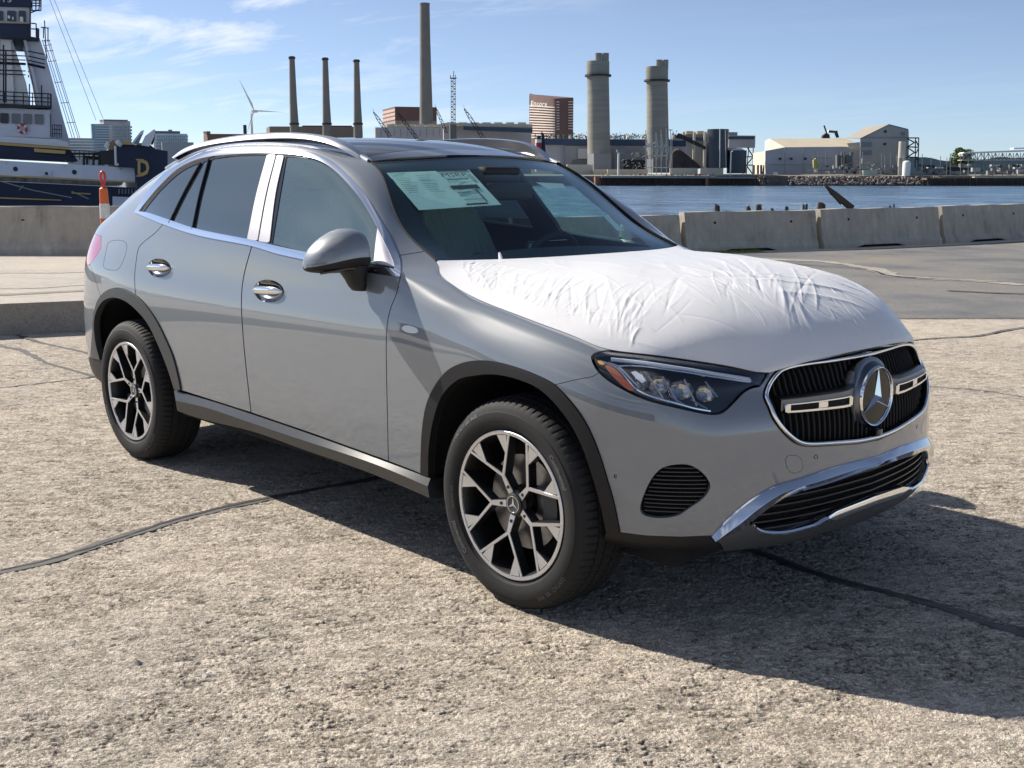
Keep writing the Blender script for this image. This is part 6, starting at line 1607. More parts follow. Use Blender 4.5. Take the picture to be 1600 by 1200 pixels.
mk('script_sign', P_, Ft, W_winw, t, False)

# blue-banded works: long low shed, left part and main part
t = thing_at('long_shed', 700, 215, 640, 'pale ribbed shed with round roof vents just above the car roof', 'industrial building')
block(585, 588, 693, 199, 276, 640, 12, 3, 'ribbed_wall', W_lilac, t)
for i in range(10): solid([(595 + 10.2 * i, 201), (595.7 + 10.2 * i, 201), (595.7 + 10.2 * i, 214), (595 + 10.2 * i, 214)], 639.4, .3, 'wall_rib', W_dgrey, t)
for i in range(6): x = 604 + 15.2 * i; solid([(x, 199), (x + 1, 194.5), (x + 11, 193.2), (x + 13.5, 195), (x + 13.5, 199)], 642, 20, 'roof_vent', W_beige, t)
t = thing_at('blue_band_works', 790, 220, 620, 'white works with a navy band behind the middle of the roof', 'industrial building')
block(693, 694, 830, 197.5, 276, 625, 6, 14, 'works_body', W_lilac, t); solid([(724, 197), (832, 200.5), (832, 207.5), (724, 203)], 618, 1, 'navy_band', W_blue, t); solid([(694, 192), (724, 192), (832, 194), (832, 199), (724, 197), (694, 197)], 621, 15, 'roof_edge', W_beige, t)
for i in range(7): x = 698 + 18.5 * i; solid([(x, 193.5), (x, 191), (x + 13, 191), (x + 13, 193.5)], 623, 8, 'roof_unit', W_beige, t)
t = thing_at('main_works', 950, 262, 560, 'long grey power station building with a navy band between the round towers', 'industrial building')
block(836, 838, 1072, 217, 268, 560, 8, 4, 'works_body', W_lilac, t)
solid([(850, 216.5), (1072, 219.5), (1072, 229), (850, 226)], 558.6, 1, 'navy_band', W_blue, t)
solid([(883, 228), (943, 229), (943, 266), (883, 266)], 557.8, 1.5, 'dark_annex', W_grey, t); solid([(903, 232), (926, 232), (926, 248), (903, 248)], 556.5, 1, 'pale_panel', W_lilac, t)
solid([(960, 231), (1000, 231), (1000, 266), (960, 266)], 557.6, 1.5, 'dark_annex', W_grey, t); solid([(975, 249), (1008, 250), (1008, 264), (975, 264)], 556.5, 1, 'loading_bay', W_blk, t); solid([(895, 250), (930, 250), (930, 263), (895, 263)], 556.6, 1, 'loading_bay', W_dgrey, t)
rg = np.random.RandomState(6)
for i in range(30):
    x = rg.uniform(848, 1065); h = rg.uniform(3, 10); w_ = rg.uniform(1, 4); y0 = 217 + (x - 850) * .012
    solid([(x, y0), (x, y0 - h), (x + w_, y0 - h), (x + w_, y0)], 563 + rg.uniform(0, 8), 2, 'roof_vent', [W_beige, W_grey, W_winw, W_dgrey][i % 4], t)
for i in range(14): x = 700 + 9 * i; pass
t = thing_at('silo_hall', 1100, 262, 575, 'pale hall of vertical silos behind the dark silos', 'industrial building')
block(1064, 1065, 1150, 206, 262, 590, 6, 4, 'hall_body', W_grey, t); solid([(1066, 214), (1150, 215.5), (1150, 220.5), (1066, 219.5)], 586, 1, 'navy_band', W_blue, t)
for x in (1064.5, 1081, 1097.5): cyl(x, x + 4, 206, 262, 584, 'silo_pillar', W_beige, t, n=14)
for x in (1068, 1085, 1100): cyl(x, x + 13, 205, 210, 588, 'silo_head', W_roof, t, n=20)
block(1136, 1137, 1178, 211.5, 230.5, 570, 5, 3, 'high_block', W_lilac, t); solid([(1137, 213), (1178.5, 213), (1178.5, 217.5), (1137, 217.5)], 568.5, .8, 'navy_band', W_blue, t)
bars([((1170, 231), (1166, 272)), ((1177, 231), (1176, 272)), ((1166, 245), (1177, 245)), ((1166, 258), (1177, 258)), ((1168, 231), (1177, 245)), ((1177, 245), (1166, 258)), ((1166, 258), (1176, 272))], 565, .28, 'leg_frame', W_blk, t)
# the two concrete towers
for (x0, x1, yt, yr, yb, hx0, hx1, hy, D, lab) in ((918.5, 953.5, 96, 118.5, 262, 927, 949, 83, 545, 'left of the two thick round concrete towers with twin stubs on top'), (1011, 1045, 104.5, 126.5, 252, 1020.5, 1040.5, 93.5, 555, 'right of the two thick round concrete towers, pipework at its foot')):
    t = thing_at('concrete_tower', (x0 + x1) / 2, yb, D, lab, 'tower', 'pair of thick concrete towers')
    m = MB(); V = []; k = 48; W_tw = pm('banded_tower_concrete_%d' % int(x0), (.27, .26, .225), .85, grain=.22, gscale=.5, stretch=(.06, .06, 1.0))
    ys_ = [yt, yr - 1, yr + 1, yr + 30, yr + 70, yb]; grow = [.0, -.2, -1.0, -.7, -.3, 0]
    for y, g_ in zip(ys_, grow):
        xc = (x0 + x1) / 2 + (y - yb) * .012; q = far(xc, y, D); rr = ((x1 - x0) / 2 + g_) * D / FPX
        for j in range(k): a = 2 * pi * j / k; V.append((q[0] + rr * cos(a), q[1] + rr * sin(a), q[2]))
    m.add(V, [(a * k + j, a * k + (j + 1) % k, (a + 1) * k + (j + 1) % k, (a + 1) * k + j) for a in range(5) for j in range(k)] + [tuple(range(k))]); m.build('shaft', W_tw, t, True, 60)
    q = far((x0 + x1) / 2 - 1.6, yr, D); rr = ((x1 - x0) / 2 + 2.6) * D / FPX; m = MB(); m.lathe([(rr * .86, -.35), (rr, -.35), (rr, .5), (rr * .86, .5)], tuple(q), 'z', 48); m.build('walkway_ring', W_blk, t)
    w2 = (hx1 - hx0) / 2
    for s_ in (0, 1): cyl(hx0 + s_ * w2, hx0 + (s_ + 1) * w2 - .4, hy, yt + 4, D, 'flue_stub', wallmat('flue%d' % s_, (.26, .25, .22)), t, n=20)
    block(x0 - 1, x0 + 9, x1 + 1, 240 if x0 < 1000 else 248, 270, D - 12, 4, 3, 'tower_base', W_grey, t)
# beige walls, quay furniture along the far bank
t = thing_at('beige_wall', 990, 272, 520, 'long beige wall along the far quay below the towers', 'wall'); 
for i, (a, b_, y0) in enumerate(((885, 926, 257), (926, 948, 264.5), (948, 1012, 264.5), (1046, 1090, 262.5), (1094, 1130, 262.5))): block(a, a + 1, b_, y0, 276, 520 - i, 3, 2, 'wall_panel', W_beige, t)
t = thing_at('mooring_dolphin', 932, 285, D0, 'rust-pink block on the far quay left', 'quay block', 'quay blocks'); block(928, 930, 937.5, 276, 289.5, D0 - 4, 3, 2, 'block_body', W_rust, t)
t = thing_at('mooring_dolphin', 1107, 285, D0, 'rust-pink block on the far quay right of the coal heap', 'quay block', 'quay blocks'); block(1101, 1103, 1112, 276.5, 289.5, D0 - 4, 3, 2, 'block_body', W_rust, t); block(1112, 1113, 1119, 276, 278, D0 - 4, 1, 1, 'block_cap', W_winw, t)
t = thing_at('light_mast', 966, 277, 512, 'white lamp mast on the far quay between the towers', 'mast'); cyl(964.4, 967.4, 236, 277, 512, 'pole', W_winw, t, n=10); cyl(962.5, 969.3, 234, 238, 512, 'head', W_steel, t, n=10)
t = thing_at('light_mast', 1141, 275, 512, 'pale lamp mast in front of the low round tank', 'mast'); cyl(1140, 1142, 238, 275, 512, 'pole', W_winw, t, n=10); bars([((1141, 238), (1145, 236))], 512, .2, 'head', W_winw, t)
# loading arms and pipework in front of the right-hand tower
t = thing_at('loading_arm_rack', 1028, 277, 515, 'tall rack of grey loading arms in front of the right tower', 'loading rack')
L = []
for x in (1009, 1017, 1025, 1033, 1041): L += [((x, 200 + (x % 3) * 3), (x + .5, 276)), ((x, 206), (x + 3.5, 232)), ((x + 3.5, 232), (x + 1, 250))]
L += [((1006, 243.5), (1044, 243.5)), ((1006, 277.5), (1046, 277.5)), ((1006, 262), (1044, 262)), ((1006, 229), (1044, 229)), ((1047.5, 203), (1047.5, 287)), ((1050, 208), (1050, 277)), ((1044, 203), (1051, 203))]
rg = np.random.RandomState(9)
for i in range(26): x = rg.uniform(1006, 1044); y = rg.uniform(222, 238); L.append(((x, y), (x + rg.uniform(-3, 3), y + rg.uniform(1, 6))))
bars(L, 515, .20, 'rack_frame', wallmat('galvanised', (.38, .40, .40), .5), t)
t = thing_at('pipe_bridge', 985, 277, 514, 'tangle of pipes and small frames right of the lamp mast', 'pipework'); L = []
for i in range(44): x = rg.uniform(970, 1008); y = rg.uniform(238, 262); L.append(((x, y), (x + rg.uniform(-6, 6), y + rg.uniform(-3, 5))))
bars(L, 514, .14, 'pipe_frame', W_steel, t)
rg = np.random.RandomState(12); tq_ = thing_at('quay_equipment', 1060, 277, 509, 'row of small boxes and gear standing along the edge of the far quay', 'equipment')
for i in range(34):
    x = 942 + i * 7.1 + rg.uniform(-2, 2)
    if 1180 < x: continue
    h = rg.uniform(1.5, 6); w_ = rg.uniform(1.2, 5); solid([(x, 277), (x, 277 - h), (x + w_, 277 - h), (x + w_, 277)], 509 + rg.uniform(0, 5), 1.5, 'gear_box', [W_steel, W_beige, W_dgrey, W_red, W_winw, W_steel][i % 6], tq_)
# timber piles under the far quay
V = None; m = MB(); rg = np.random.RandomState(14)
for i in range(120):
    x = 940 + i * 2.15 + rg.uniform(-.6, .6); m.tube([far(x, 276.5, D0 - 3), far(x + rg.uniform(-.4, .4), 290.5, D0 - 3)], rg.uniform(.12, .3), 5)
for i in range(90):
    x = 1450 + i * 1.75 + rg.uniform(-.8, .8)
    m.tube([far(x, 278.5, D0 - 8), far(x + rg.uniform(-.8, .8), 292, D0 - 8)], rg.uniform(.12, .34), 5)
tag(m.build('quay_piles', W_wood, None), 'rows of dark timber piles under the far quays', 'piles', kind='stuff')
t = thing_at('far_quay_deck', 1060, 277, D0, 'thin dark deck edge of the far quay', 'quay deck'); solid([(940, 275.5), (1180, 276.5), (1180, 279), (940, 278)], D0 - 4, 6, 'deck_edge', W_steel, t)
# coal heap, conveyor, dark silos
V = []; F = []; rg = np.random.RandomState(5); D = 530; k = 40
prof = [(1049, 262), (1051, 240), (1056, 232), (1062, 231.5), (1068, 236), (1078, 244), (1088, 252), (1101, 262.5)]
pl = smooth_line([np.array(p, float) for p in prof], 1.5); nn = len(pl)
for j in range(7):
    w_ = sin(pi * j / 6) if j else 0; h = D + 16 * (j / 6) - 6
    for x, y in pl: yy = 263 - (263 - y) * max(.0, w_) ** .7; V.append(tuple(far(x + rg.normal(0, .15), yy + rg.normal(0, .2), D) + HV * (j * 3 - 6)))
for j in range(6):
    for i in range(nn - 1): F.append((j * nn + i, j * nn + i + 1, (j + 1) * nn + i + 1, (j + 1) * nn + i))
tag(mk('coal_heap', V, F, W_coal, None, False), 'dark brown heap of coal on the far quay', 'heap')
t = thing_at('conveyor', 1080, 262, 545, 'dark sloping conveyor leading down to the dark silo', 'conveyor'); solid([(1059, 210), (1061, 208), (1066, 210), (1103, 229), (1103, 233.5), (1062, 215)], 545, 3, 'gallery', W_blk, t); bars([((1084, 222), (1084, 262)), ((1096, 229), (1098, 262))], 545, .25, 'support', W_steel, t)
t = thing_at('dark_silo', 1120, 262, 522, 'tall dark blue silo with a white ladder', 'silo'); cyl(1103.5, 1136, 202, 262.5, 522, 'silo_shell', W_dark, t, n=36); bars([((1125, 201), (1124.5, 262))], 513, .28, 'ladder', W_winw, t); bars([((1133.5, 203), (1134.5, 262))], 513, .2, 'ladder', W_beige, t)
t = thing_at('low_dark_tank', 1150, 270, 522, 'low dark round tank with a pale lid beside the tall silo', 'tank'); cyl(1135.5, 1165, 235, 271, 522, 'tank_shell', W_dark, t, n=36); cyl(1137, 1163, 231.5, 235.2, 522, 'tank_lid', W_citylt, t, 1143, 1157, 30)
# red and white ship's funnel
t = thing_at('tug_funnel', 848, 230, 420, 'red, white and black ship funnel behind the roof edge', 'ship funnel'); cyl(837, 846, 223, 236, 420, 'red_band', W_red, t, n=20); cyl(837, 846, 218, 223, 420, 'white_band', W_winw, t, n=20); cyl(838.5, 845, 212, 218, 420, 'black_top', W_blk, t, n=20); solid([(846, 205), (850, 209), (853, 240), (846, 236)], 421, 3, 'mast_house', W_blk, t)
# derrick booms and the lattice mast over the roof
for i, (a, b_, w_, lab) in enumerate((((583.5, 175), (610, 214), 2.2, 'leftmost dark crane jib above the car roof'), ((622, 177), (652, 217), 2.2, 'dark crane jib crossing the brown glass block'), ((680.5, 168), (698, 208), 1.8, 'dark crane jib right of the tallest chimney'), ((725.5, 170), (757, 219), 2.4, 'dark crane jib right of the lattice mast'))):
    t = thing_at('crane_jib', b_[0], b_[1], 600, lab, 'crane', 'crane jibs over the works'); L = []
    dx, dy = b_[0] - a[0], b_[1] - a[1]; l_ = sqrt(dx * dx + dy * dy); nx, ny = -dy / l_, dx / l_
    k = 12
    for j in range(k):
        u0, u1 = j / k, (j + 1) / k; p0 = (a[0] + dx * u0, a[1] + dy * u0); p1 = (a[0] + dx * u1, a[1] + dy * u1); ww0 = w_ * min(1, u0 * 3 + .2); ww1 = w_ * min(1, u1 * 3 + .2); s_ = 1 if j % 2 else -1
        for q_ in (-1, 1): L.append(((p0[0] + nx * ww0 * q_, p0[1] + ny * ww0 * q_), (p1[0] + nx * ww1 * q_, p1[1] + ny * ww1 * q_)))
        L.append(((p0[0] + nx * ww0 * s_, p0[1] + ny * ww0 * s_), (p1[0] - nx * ww1 * s_, p1[1] - ny * ww1 * s_)))
    bars(L, 600, .17, 'jib_lattice', W_blk, t); bars([(a, (a[0] - 1, a[1] - 6))], 600, .1, 'jib_head', W_blk, t)
t = thing_at('lattice_mast', 708, 215, 610, 'slim pale lattice mast with dark aerials on top', 'mast'); L = []
for j in range(18):
    y0, y1 = 123 + j * 4, 127 + j * 4
    L += [((705, y0), (704.6, y1)), ((711.5, y0), (712, y1)), ((705, y0), (711.8, y1)) if j % 2 else ((711.5, y0), (704.8, y1)), ((705, y0), (711.5, y0))]
bars(L, 610, .16, 'mast_lattice', W_steel, t); bars([((703, 122), (714, 122)), ((704, 117), (704, 123)), ((708, 118), (708, 123)), ((711.5, 117), (711.5, 123)), ((709, 111), (709, 119))], 610, .22, 'aerials', W_blk, t); block(703, 704, 714, 194, 276, 612, 3, 2, 'mast_cabin', W_dgrey, t)

# ---- cream industrial buildings on the right
t = thing_at('cream_works', 1260, 273, 530, 'long cream-roofed works with a gabled end on the right bank', 'industrial building'); D = 530
def wallpoly(pts, name, mat, parent):
    m = mk(name, [tuple(p) for p in pts], [tuple(range(len(pts)))], mat, parent, False); s_ = m.modifiers.new('s', 'SOLIDIFY'); s_.thickness = .3; s_.offset = 0; return m
P = lambda x, y, d: far(x, y, d)
wallpoly([P(1177, 272, 560), P(1197, 273, 532), P(1197, 236, 532), P(1177, 239, 560)], 'lit_end_wall', W_white, t)  # brighter siding: sunlight on the end wall put into the colour
wallpoly([P(1196, 273, 531), P(1344, 273, 535), P(1344, 229, 535), P(1226, 230.5, 531.5), P(1196, 236, 531)], 'long_wall', W_lilac, t)  # greyer siding: shade on the camera side put into the colour
wallpoly([P(1195, 236, 545), P(1195.5, 221, 560), P(1203, 217, 556), P(1226, 230.5, 532), P(1197, 236, 532)], 'gable', W_white, t)
wallpoly([P(1203, 217, 556), P(1323, 216.5, 558), P(1344, 229.5, 535), P(1226, 230.5, 531.3)], 'roof_slope', W_roof, t)
wallpoly([P(1323, 224, 533), P(1343.5, 222, 533), P(1343.5, 230, 533), P(1326, 229, 533)], 'link_roof', W_white, t)
for x in (1219.5, 1237, 1259): q = P(x, 248, 530); m = MB(); m.tube([q, q + HV * 1.2], .55, 16); m.build('round_vent', W_blk, t)
for x in (1177.5, 1184, 1189, 1194): solid([(x, 272), (x, 258), (x + 2, 257.5), (x + 2, 272)], 540 - (x - 1177) * .3, 2, 'door_opening', W_blk, t)
solid([(1203, 256.5), (1280, 257.5), (1280, 258.2), (1203, 257.2)], 529.8, .3, 'wall_line', W_steel, t)
for x in (1226, 1255): solid([(x, 231), (x + .5, 231), (x + .5, 273), (x, 273)], 529.9, .3, 'wall_line', W_steel, t)
t = thing_at('gabled_hall', 1380, 273, 525, 'tall grey gabled hall with round vents on the right bank', 'industrial building')
wallpoly([P(1343.5, 274, 524), P(1418, 274, 524), P(1418.5, 202, 524), P(1389, 194.5, 524), P(1344, 216.5, 524)], 'gable_wall', wallmat('hall_grey', (.33, .33, .32)), t)
wallpoly([P(1389, 194.4, 523.5), P(1344, 216.5, 523.5), P(1323, 215.5, 552), P(1353, 199, 556)], 'roof_slope', wallmat('hall_roof', (.30, .27, .22)), t)
wallpoly([P(1389, 194.4, 523.6), P(1419, 202, 523.6), P(1419, 205, 552), P(1389, 197, 552)], 'roof_slope', W_dgrey, t)
wallpoly([P(1418.3, 274, 524), P(1419.5, 274, 550), P(1419.5, 204, 550), P(1418.3, 202, 524)], 'side_wall', W_grey, t)
for x, y in ((1383.5, 205.5), (1382.5, 225)): q = P(x, y, 523.6); m = MB(); m.tube([q - HV * .2, q + HV], .6, 16); m.build('round_vent', W_blk, t)
for y in (222, 235): solid([(1345, y), (1362, y), (1362, y + 6.5), (1345, y + 6.5)], 523.2, .4, 'louvre_panel', wallmat('louvre%d' % y, (.17, .19, .22)), t)
solid([(1409, 206), (1414, 206), (1414, 211), (1409, 211)], 523.2, .3, 'vent_grille', wallmat('greenish', (.18, .21, .17)), t)
solid([(1345, 215), (1418, 214), (1418, 214.8), (1345, 215.8)], 523.3, .3, 'wall_line', W_steel, t)
t = thing_at('roof_digger', 1295, 216, 560, 'dark loader with raised arm showing above the cream roof', 'machine'); solid([(1286, 216), (1286, 212), (1291, 208), (1296, 210), (1297, 216)], 562, 3, 'machine_body', W_blk, t); bars([((1292, 209), (1287.5, 196)), ((1295, 205), (1307, 206)), ((1307, 204), (1310, 215)), ((1305, 208), (1308, 215))], 562, .45, 'machine_arm', W_blk, t); solid([(1294, 207), (1295, 203.5), (1304, 204), (1307, 208)], 563, 2, 'machine_hood', W_winw, t)
t = thing_at('white_tank', 1416, 274, 508, 'short white upright tank with a domed top', 'tank'); 
cyl(1409.5, 1421.5, 251, 275, 508, 'tank_shell', W_winw, t, n=28, extra=[(1, 0), (1, .86), (.85, .94), (.5, .99)])
t = thing_at('tall_tank', 1407, 272, 514, 'slim tall cream tank beside the gabled hall', 'tank'); cyl(1401.5, 1412.5, 221, 268, 514, 'tank_shell', W_beige, t, n=24); cyl(1402.5, 1408, 247, 275, 512, 'tank_leg', W_steel, t, n=10)
t = thing_at('steel_stair_tower', 1427, 262, 520, 'open black steel frame against the right side of the gabled hall', 'steel frame')
L = [((1418, 215.5), (1436, 215.5)), ((1435.5, 215), (1434.5, 262)), ((1430.5, 215), (1430, 262)), ((1418, 229.5), (1435, 230)), ((1418, 245.5), (1434.5, 246)), ((1418, 217), (1429, 222.5)), ((1429, 222.5), (1417, 230)), ((1417, 230), (1429, 238)), ((1429, 238), (1417, 246)), ((1431, 220), (1435, 228)), ((1435, 232), (1431, 240)), ((1431, 245), (1435, 252))]
bars(L, 520, .27, 'frame', W_blk, t)
t = thing_at('transformer_yard', 1310, 273, 515, 'transformers, poles and pipes in front of the cream works', 'switchgear'); rg = np.random.RandomState(21)
solid([(1308, 242), (1332, 242), (1333, 262), (1308, 263)], 520, 3, 'transformer', W_dgrey, t); solid([(1316, 246), (1322, 246), (1322, 266), (1316, 266)], 517, 2, 'transformer', W_blk, t)
for x in (1312, 1316, 1326, 1329): cyl(x, x + 3, 237, 243, 518, 'insulator', W_steel, t, n=10)
L = []
for x in (1272, 1279, 1284, 1291, 1319, 1348, 1378, 1383, 1391.5, 1401): L.append(((x, rg.uniform(236, 246)), (x, 273)))
L += [((1262, 266), (1310, 266)), ((1270, 246), (1300, 247)), ((1340, 265), (1400, 266)), ((1298, 265), (1345, 250)), ((1322, 262), (1360, 254)), ((1400, 262), (1420, 263))]
bars(L, 516, .2, 'yard_frame', W_steel, t)
for i in range(46): x = rg.uniform(1268, 1402); y = rg.uniform(256, 270); w_ = rg.uniform(1, 5); h = rg.uniform(1, 5); solid([(x, y + h), (x, y), (x + w_, y), (x + w_, y + h)], 514 + rg.uniform(0, 5), 1, 'yard_equipment', [W_dgrey, W_steel, W_blk, W_beige, W_grey][i % 5], t)
solid([(1271, 251), (1275, 247), (1279, 250), (1278, 262), (1272, 262)], 517, 2, 'yellow_machine', wallmat('dull_yellow', (.36, .34, .10)), t)
solid([(1349, 274), (1349, 266), (1371, 265), (1371, 274)], 511, 3, 'green_container', wallmat('pale_green', (.35, .42, .38)), t); solid([(1345.5, 249), (1348, 248), (1348, 256), (1346, 256)], 515, 1, 'white_drum', W_winw, t)
solid([(1209.5, 269), (1215, 269), (1215.5, 273), (1209.5, 273)], 512, 2, 'white_van_body', W_winw, t)
# pier and pipe gantry at the far right
t = thing_at('pipe_gantry', 1560, 275, 508, 'long white-topped pipe gantry on legs at the right picture edge', 'gantry')
solid([(1503, 240.5), (1507, 237.8), (1640, 233), (1640, 235.5), (1507, 240.3), (1505, 244)], 508, 5, 'top_chord', W_winw, t); solid([(1503, 249.5), (1640, 247), (1640, 250.5), (1503, 251)], 508, 5, 'bottom_chord', W_beige, t)
L = []
for i in range(24): x = 1505 + 5.6 * i; L += [((x, 239), (x, 250)), ((x, 239), (x + 5.6, 250)) if i % 2 else ((x + 5.6, 239), (x, 250))]
for x in (1513, 1534, 1551, 1575, 1578, 1588, 1601, 1620): L.append(((x, 250), (x, 278)))
bars(L, 508, .16, 'gantry_web', W_steel, t)
solid([(1584, 231), (1640, 229), (1640, 231), (1584, 233)], 509, 4, 'upper_pipe', W_winw, t)
t = thing_at('pier_deck', 1530, 279, 503, 'low timber pier deck on crooked piles at the right', 'pier'); solid([(1448, 278), (1640, 277), (1640, 280), (1448, 281)], 497, 6, 'deck_edge', wallmat('pier_timber', (.16, .13, .10), .9, .4, .5), t); solid([(1523, 276), (1640, 275.5), (1640, 277.5), (1523, 278)], 500, 3, 'concrete_deck', W_beige, t)
t = thing_at('mast_row', 1465, 275, 506, 'row of thin poles standing along the right bank', 'poles'); L = []; rg = np.random.RandomState(31)
for x in (1441, 1455, 1469.5, 1479.5, 1485, 1501, 1513, 1524, 1537, 1551, 1566): L.append(((x, rg.uniform(238, 246)), (x, 276)))
bars(L, 506, .15, 'pole', W_steel, t)
t = thing_at('yard_clutter', 1470, 275, 520, 'dark sheds and stored gear low on the right bank', 'sheds')
for i in range(60): x = rg.uniform(1420, 1600); y = rg.uniform(255, 270); w_ = rg.uniform(3, 14); h = rg.uniform(2, 7); solid([(x, y + h), (x, y), (x + w_, y), (x + w_, y + h)], 512 + rg.uniform(0, 30), 2, 'shed', [W_dgrey, W_steel, W_grey, W_blk, W_dgrey, W_lilac][i % 6], t)
for x in (1449, 1462, 1467, 1471): solid([(x, 263), (x, 261), (x + 3, 261), (x + 3, 263)], 511, 1, 'white_box', W_winw, t)
# the tree
t = thing_at('bushy_tree', 1503, 262, 530, 'green bushy tree behind the left end of the pipe gantry', 'tree'); rg = np.random.RandomState(41); V = []; F = []
for i in range(3600):
    cx, cy, rr = [(1496, 244, 8.5), (1505, 241, 9), (1512, 239, 7), (1500, 251, 10), (1491, 252, 6.5), (1499, 235, 5), (1512, 250, 8)][i % 7]
    a = rg.uniform(0, 6.3); r_ = rr * sqrt(rg.rand()); x = cx + r_ * cos(a); y = cy + r_ * sin(a) * .85; q = far(x, y, 530) + HV * rg.normal(0, 1.5); s_ = rg.uniform(.18, .42)
    n_ = rg.normal(0, 1, 3); n_ /= np.linalg.norm(n_); e = np.cross(n_, rg.normal(0, 1, 3)); e /= np.linalg.norm(e); f_ = np.cross(n_, e); b0 = len(V)
    V += [tuple(q + e * s_), tuple(q + f_ * s_ * .8), tuple(q - e * s_), tuple(q - f_ * s_ * .8)]; F.append((b0, b0 + 1, b0 + 2, b0 + 3))
mk('crown', V, F, pm('leaf_green', (.10, .16, .045), .8, grain=.4, gscale=.6), t, False); cyl(1499, 1502, 250, 268, 530, 'trunk', W_wood, t, n=8)
# far shrubs behind the works' roof line
V = []; F = []
for i in range(1400):
    x = rg.choice([rg.uniform(945, 1012), rg.uniform(836, 918), rg.uniform(1050, 1066)]); y = 214 + rg.normal(0, 2.6); q = far(x, y, 600); s_ = rg.uniform(.3, .7); n_ = rg.normal(0, 1, 3); n_ /= np.linalg.norm(n_); e = np.cross(n_, rg.normal(0, 1, 3)); e /= np.linalg.norm(e); f_ = np.cross(n_, e); b0 = len(V)
    V += [tuple(q + e * s_), tuple(q + f_ * s_), tuple(q - e * s_)]; F.append((b0, b0 + 1, b0 + 2))
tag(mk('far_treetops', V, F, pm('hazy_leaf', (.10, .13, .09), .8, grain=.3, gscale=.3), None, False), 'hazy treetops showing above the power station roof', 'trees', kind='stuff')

# ---- city blocks at the far left
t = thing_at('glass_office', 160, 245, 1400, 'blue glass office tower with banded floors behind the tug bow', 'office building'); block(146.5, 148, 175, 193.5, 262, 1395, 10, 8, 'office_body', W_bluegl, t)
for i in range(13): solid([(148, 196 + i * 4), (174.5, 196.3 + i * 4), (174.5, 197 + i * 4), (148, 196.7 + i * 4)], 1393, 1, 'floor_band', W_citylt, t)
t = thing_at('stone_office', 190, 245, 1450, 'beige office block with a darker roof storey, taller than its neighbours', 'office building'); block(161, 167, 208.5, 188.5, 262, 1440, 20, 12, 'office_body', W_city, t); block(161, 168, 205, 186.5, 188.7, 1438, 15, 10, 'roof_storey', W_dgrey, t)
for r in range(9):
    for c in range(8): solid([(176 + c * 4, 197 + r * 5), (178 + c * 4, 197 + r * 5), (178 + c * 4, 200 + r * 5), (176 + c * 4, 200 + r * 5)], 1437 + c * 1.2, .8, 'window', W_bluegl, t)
t = thing_at('low_offices', 128, 245, 1350, 'low pale blue offices right behind the tug superstructure', 'office building'); block(106, 108, 148, 215.5, 262, 1350, 12, 10, 'office_body', wallmat('hazy_slate_glass', (.27, .34, .40), .4), t)  # wall tone lightened and blued for distance haze
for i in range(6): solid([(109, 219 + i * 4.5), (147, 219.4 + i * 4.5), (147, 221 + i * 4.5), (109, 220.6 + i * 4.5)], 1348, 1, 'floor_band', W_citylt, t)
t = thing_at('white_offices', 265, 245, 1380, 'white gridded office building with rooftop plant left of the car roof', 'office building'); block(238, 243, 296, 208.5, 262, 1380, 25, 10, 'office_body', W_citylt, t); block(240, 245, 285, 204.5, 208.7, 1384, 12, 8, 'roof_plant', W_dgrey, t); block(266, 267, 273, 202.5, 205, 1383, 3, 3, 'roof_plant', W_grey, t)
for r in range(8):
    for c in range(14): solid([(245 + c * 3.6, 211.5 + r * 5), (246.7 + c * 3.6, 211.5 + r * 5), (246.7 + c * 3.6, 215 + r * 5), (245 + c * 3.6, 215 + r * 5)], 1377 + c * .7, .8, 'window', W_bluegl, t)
t = thing_at('grey_annex', 275, 245, 1340, 'dull blue low annex in front of the white offices', 'office building'); block(255, 256, 305, 222, 262, 1345, 10, 10, 'annex_body', wallmat('annex', (.23, .30, .36), .4), t)  # distance haze put into the bluish wall colour
# far bank behind the tug is reached by the same land sheet

# ================================================================== timber piles standing in the water this side
def pile(px, yt, w_, lab, D=31, lean=0):
    t = thing_at('old_pile', px, 345, D, lab, 'timber pile', 'broken piles behind the barriers'); q1 = far(px + lean, yt, D); q0 = far(px, 345, D); m = MB(); r = w_ / 2 * 1.35 * D / FPX
    q0 = np.array([q0[0], q0[1], WZ - 1]); k = 7; V = []; rr = np.random.RandomState(int(px))
    for z_, s_ in ((q0[2], 1.15), (q1[2] - .25, 1.0)):
        for j in range(k): a = 2 * pi * j / k; V.append((q1[0] + r * s_ * cos(a), q1[1] + r * s_ * sin(a), z_))
    for j in range(k): a = 2 * pi * j / k; V.append((q1[0] + r * .9 * cos(a), q1[1] + r * .9 * sin(a), q1[2] - rr.uniform(0, .12)))
    m.add(V, [(a * k + j, a * k + (j + 1) % k, (a + 1) * k + (j + 1) % k, (a + 1) * k + j) for a in range(2) for j in range(k)] + [tuple(2 * k + j for j in range(k))]); m.build('pile_shaft', W_wood, t)
for px, yt, w_, lab in ((1121, 318, 6.5, 'square dark pile with a spike, leftmost behind the barriers'), (1170, 320, 6, 'first of two dark pile heads close together'), (1186, 317, 7, 'second of two dark pile heads close together, pointed'), (1207, 323, 4, 'small pile stub right of the close pair'), (1229.5, 321, 4.5, 'pile stub midway between the pair and the tall post'), (1256, 317, 3, 'thin left post of the forked pile'), (1260.5, 316, 3, 'thin right post of the forked pile'), (1284, 314, 10, 'stout dark pile left of the leaning log'), (1391, 321, 3, 'thin stub above the middle barrier'), (1397, 318, 2, 'thinnest post above the middle barrier'), (1432, 319.5, 4, 'low stub above the barrier joint'), (1512, 317, 5, 'rounded stub near the right picture edge')):
    pile(px, yt, w_, lab)
t = thing_at('leaning_log', 1310, 310, 31, 'broken dark timber log leaning to the upper left above the barrier', 'log'); 
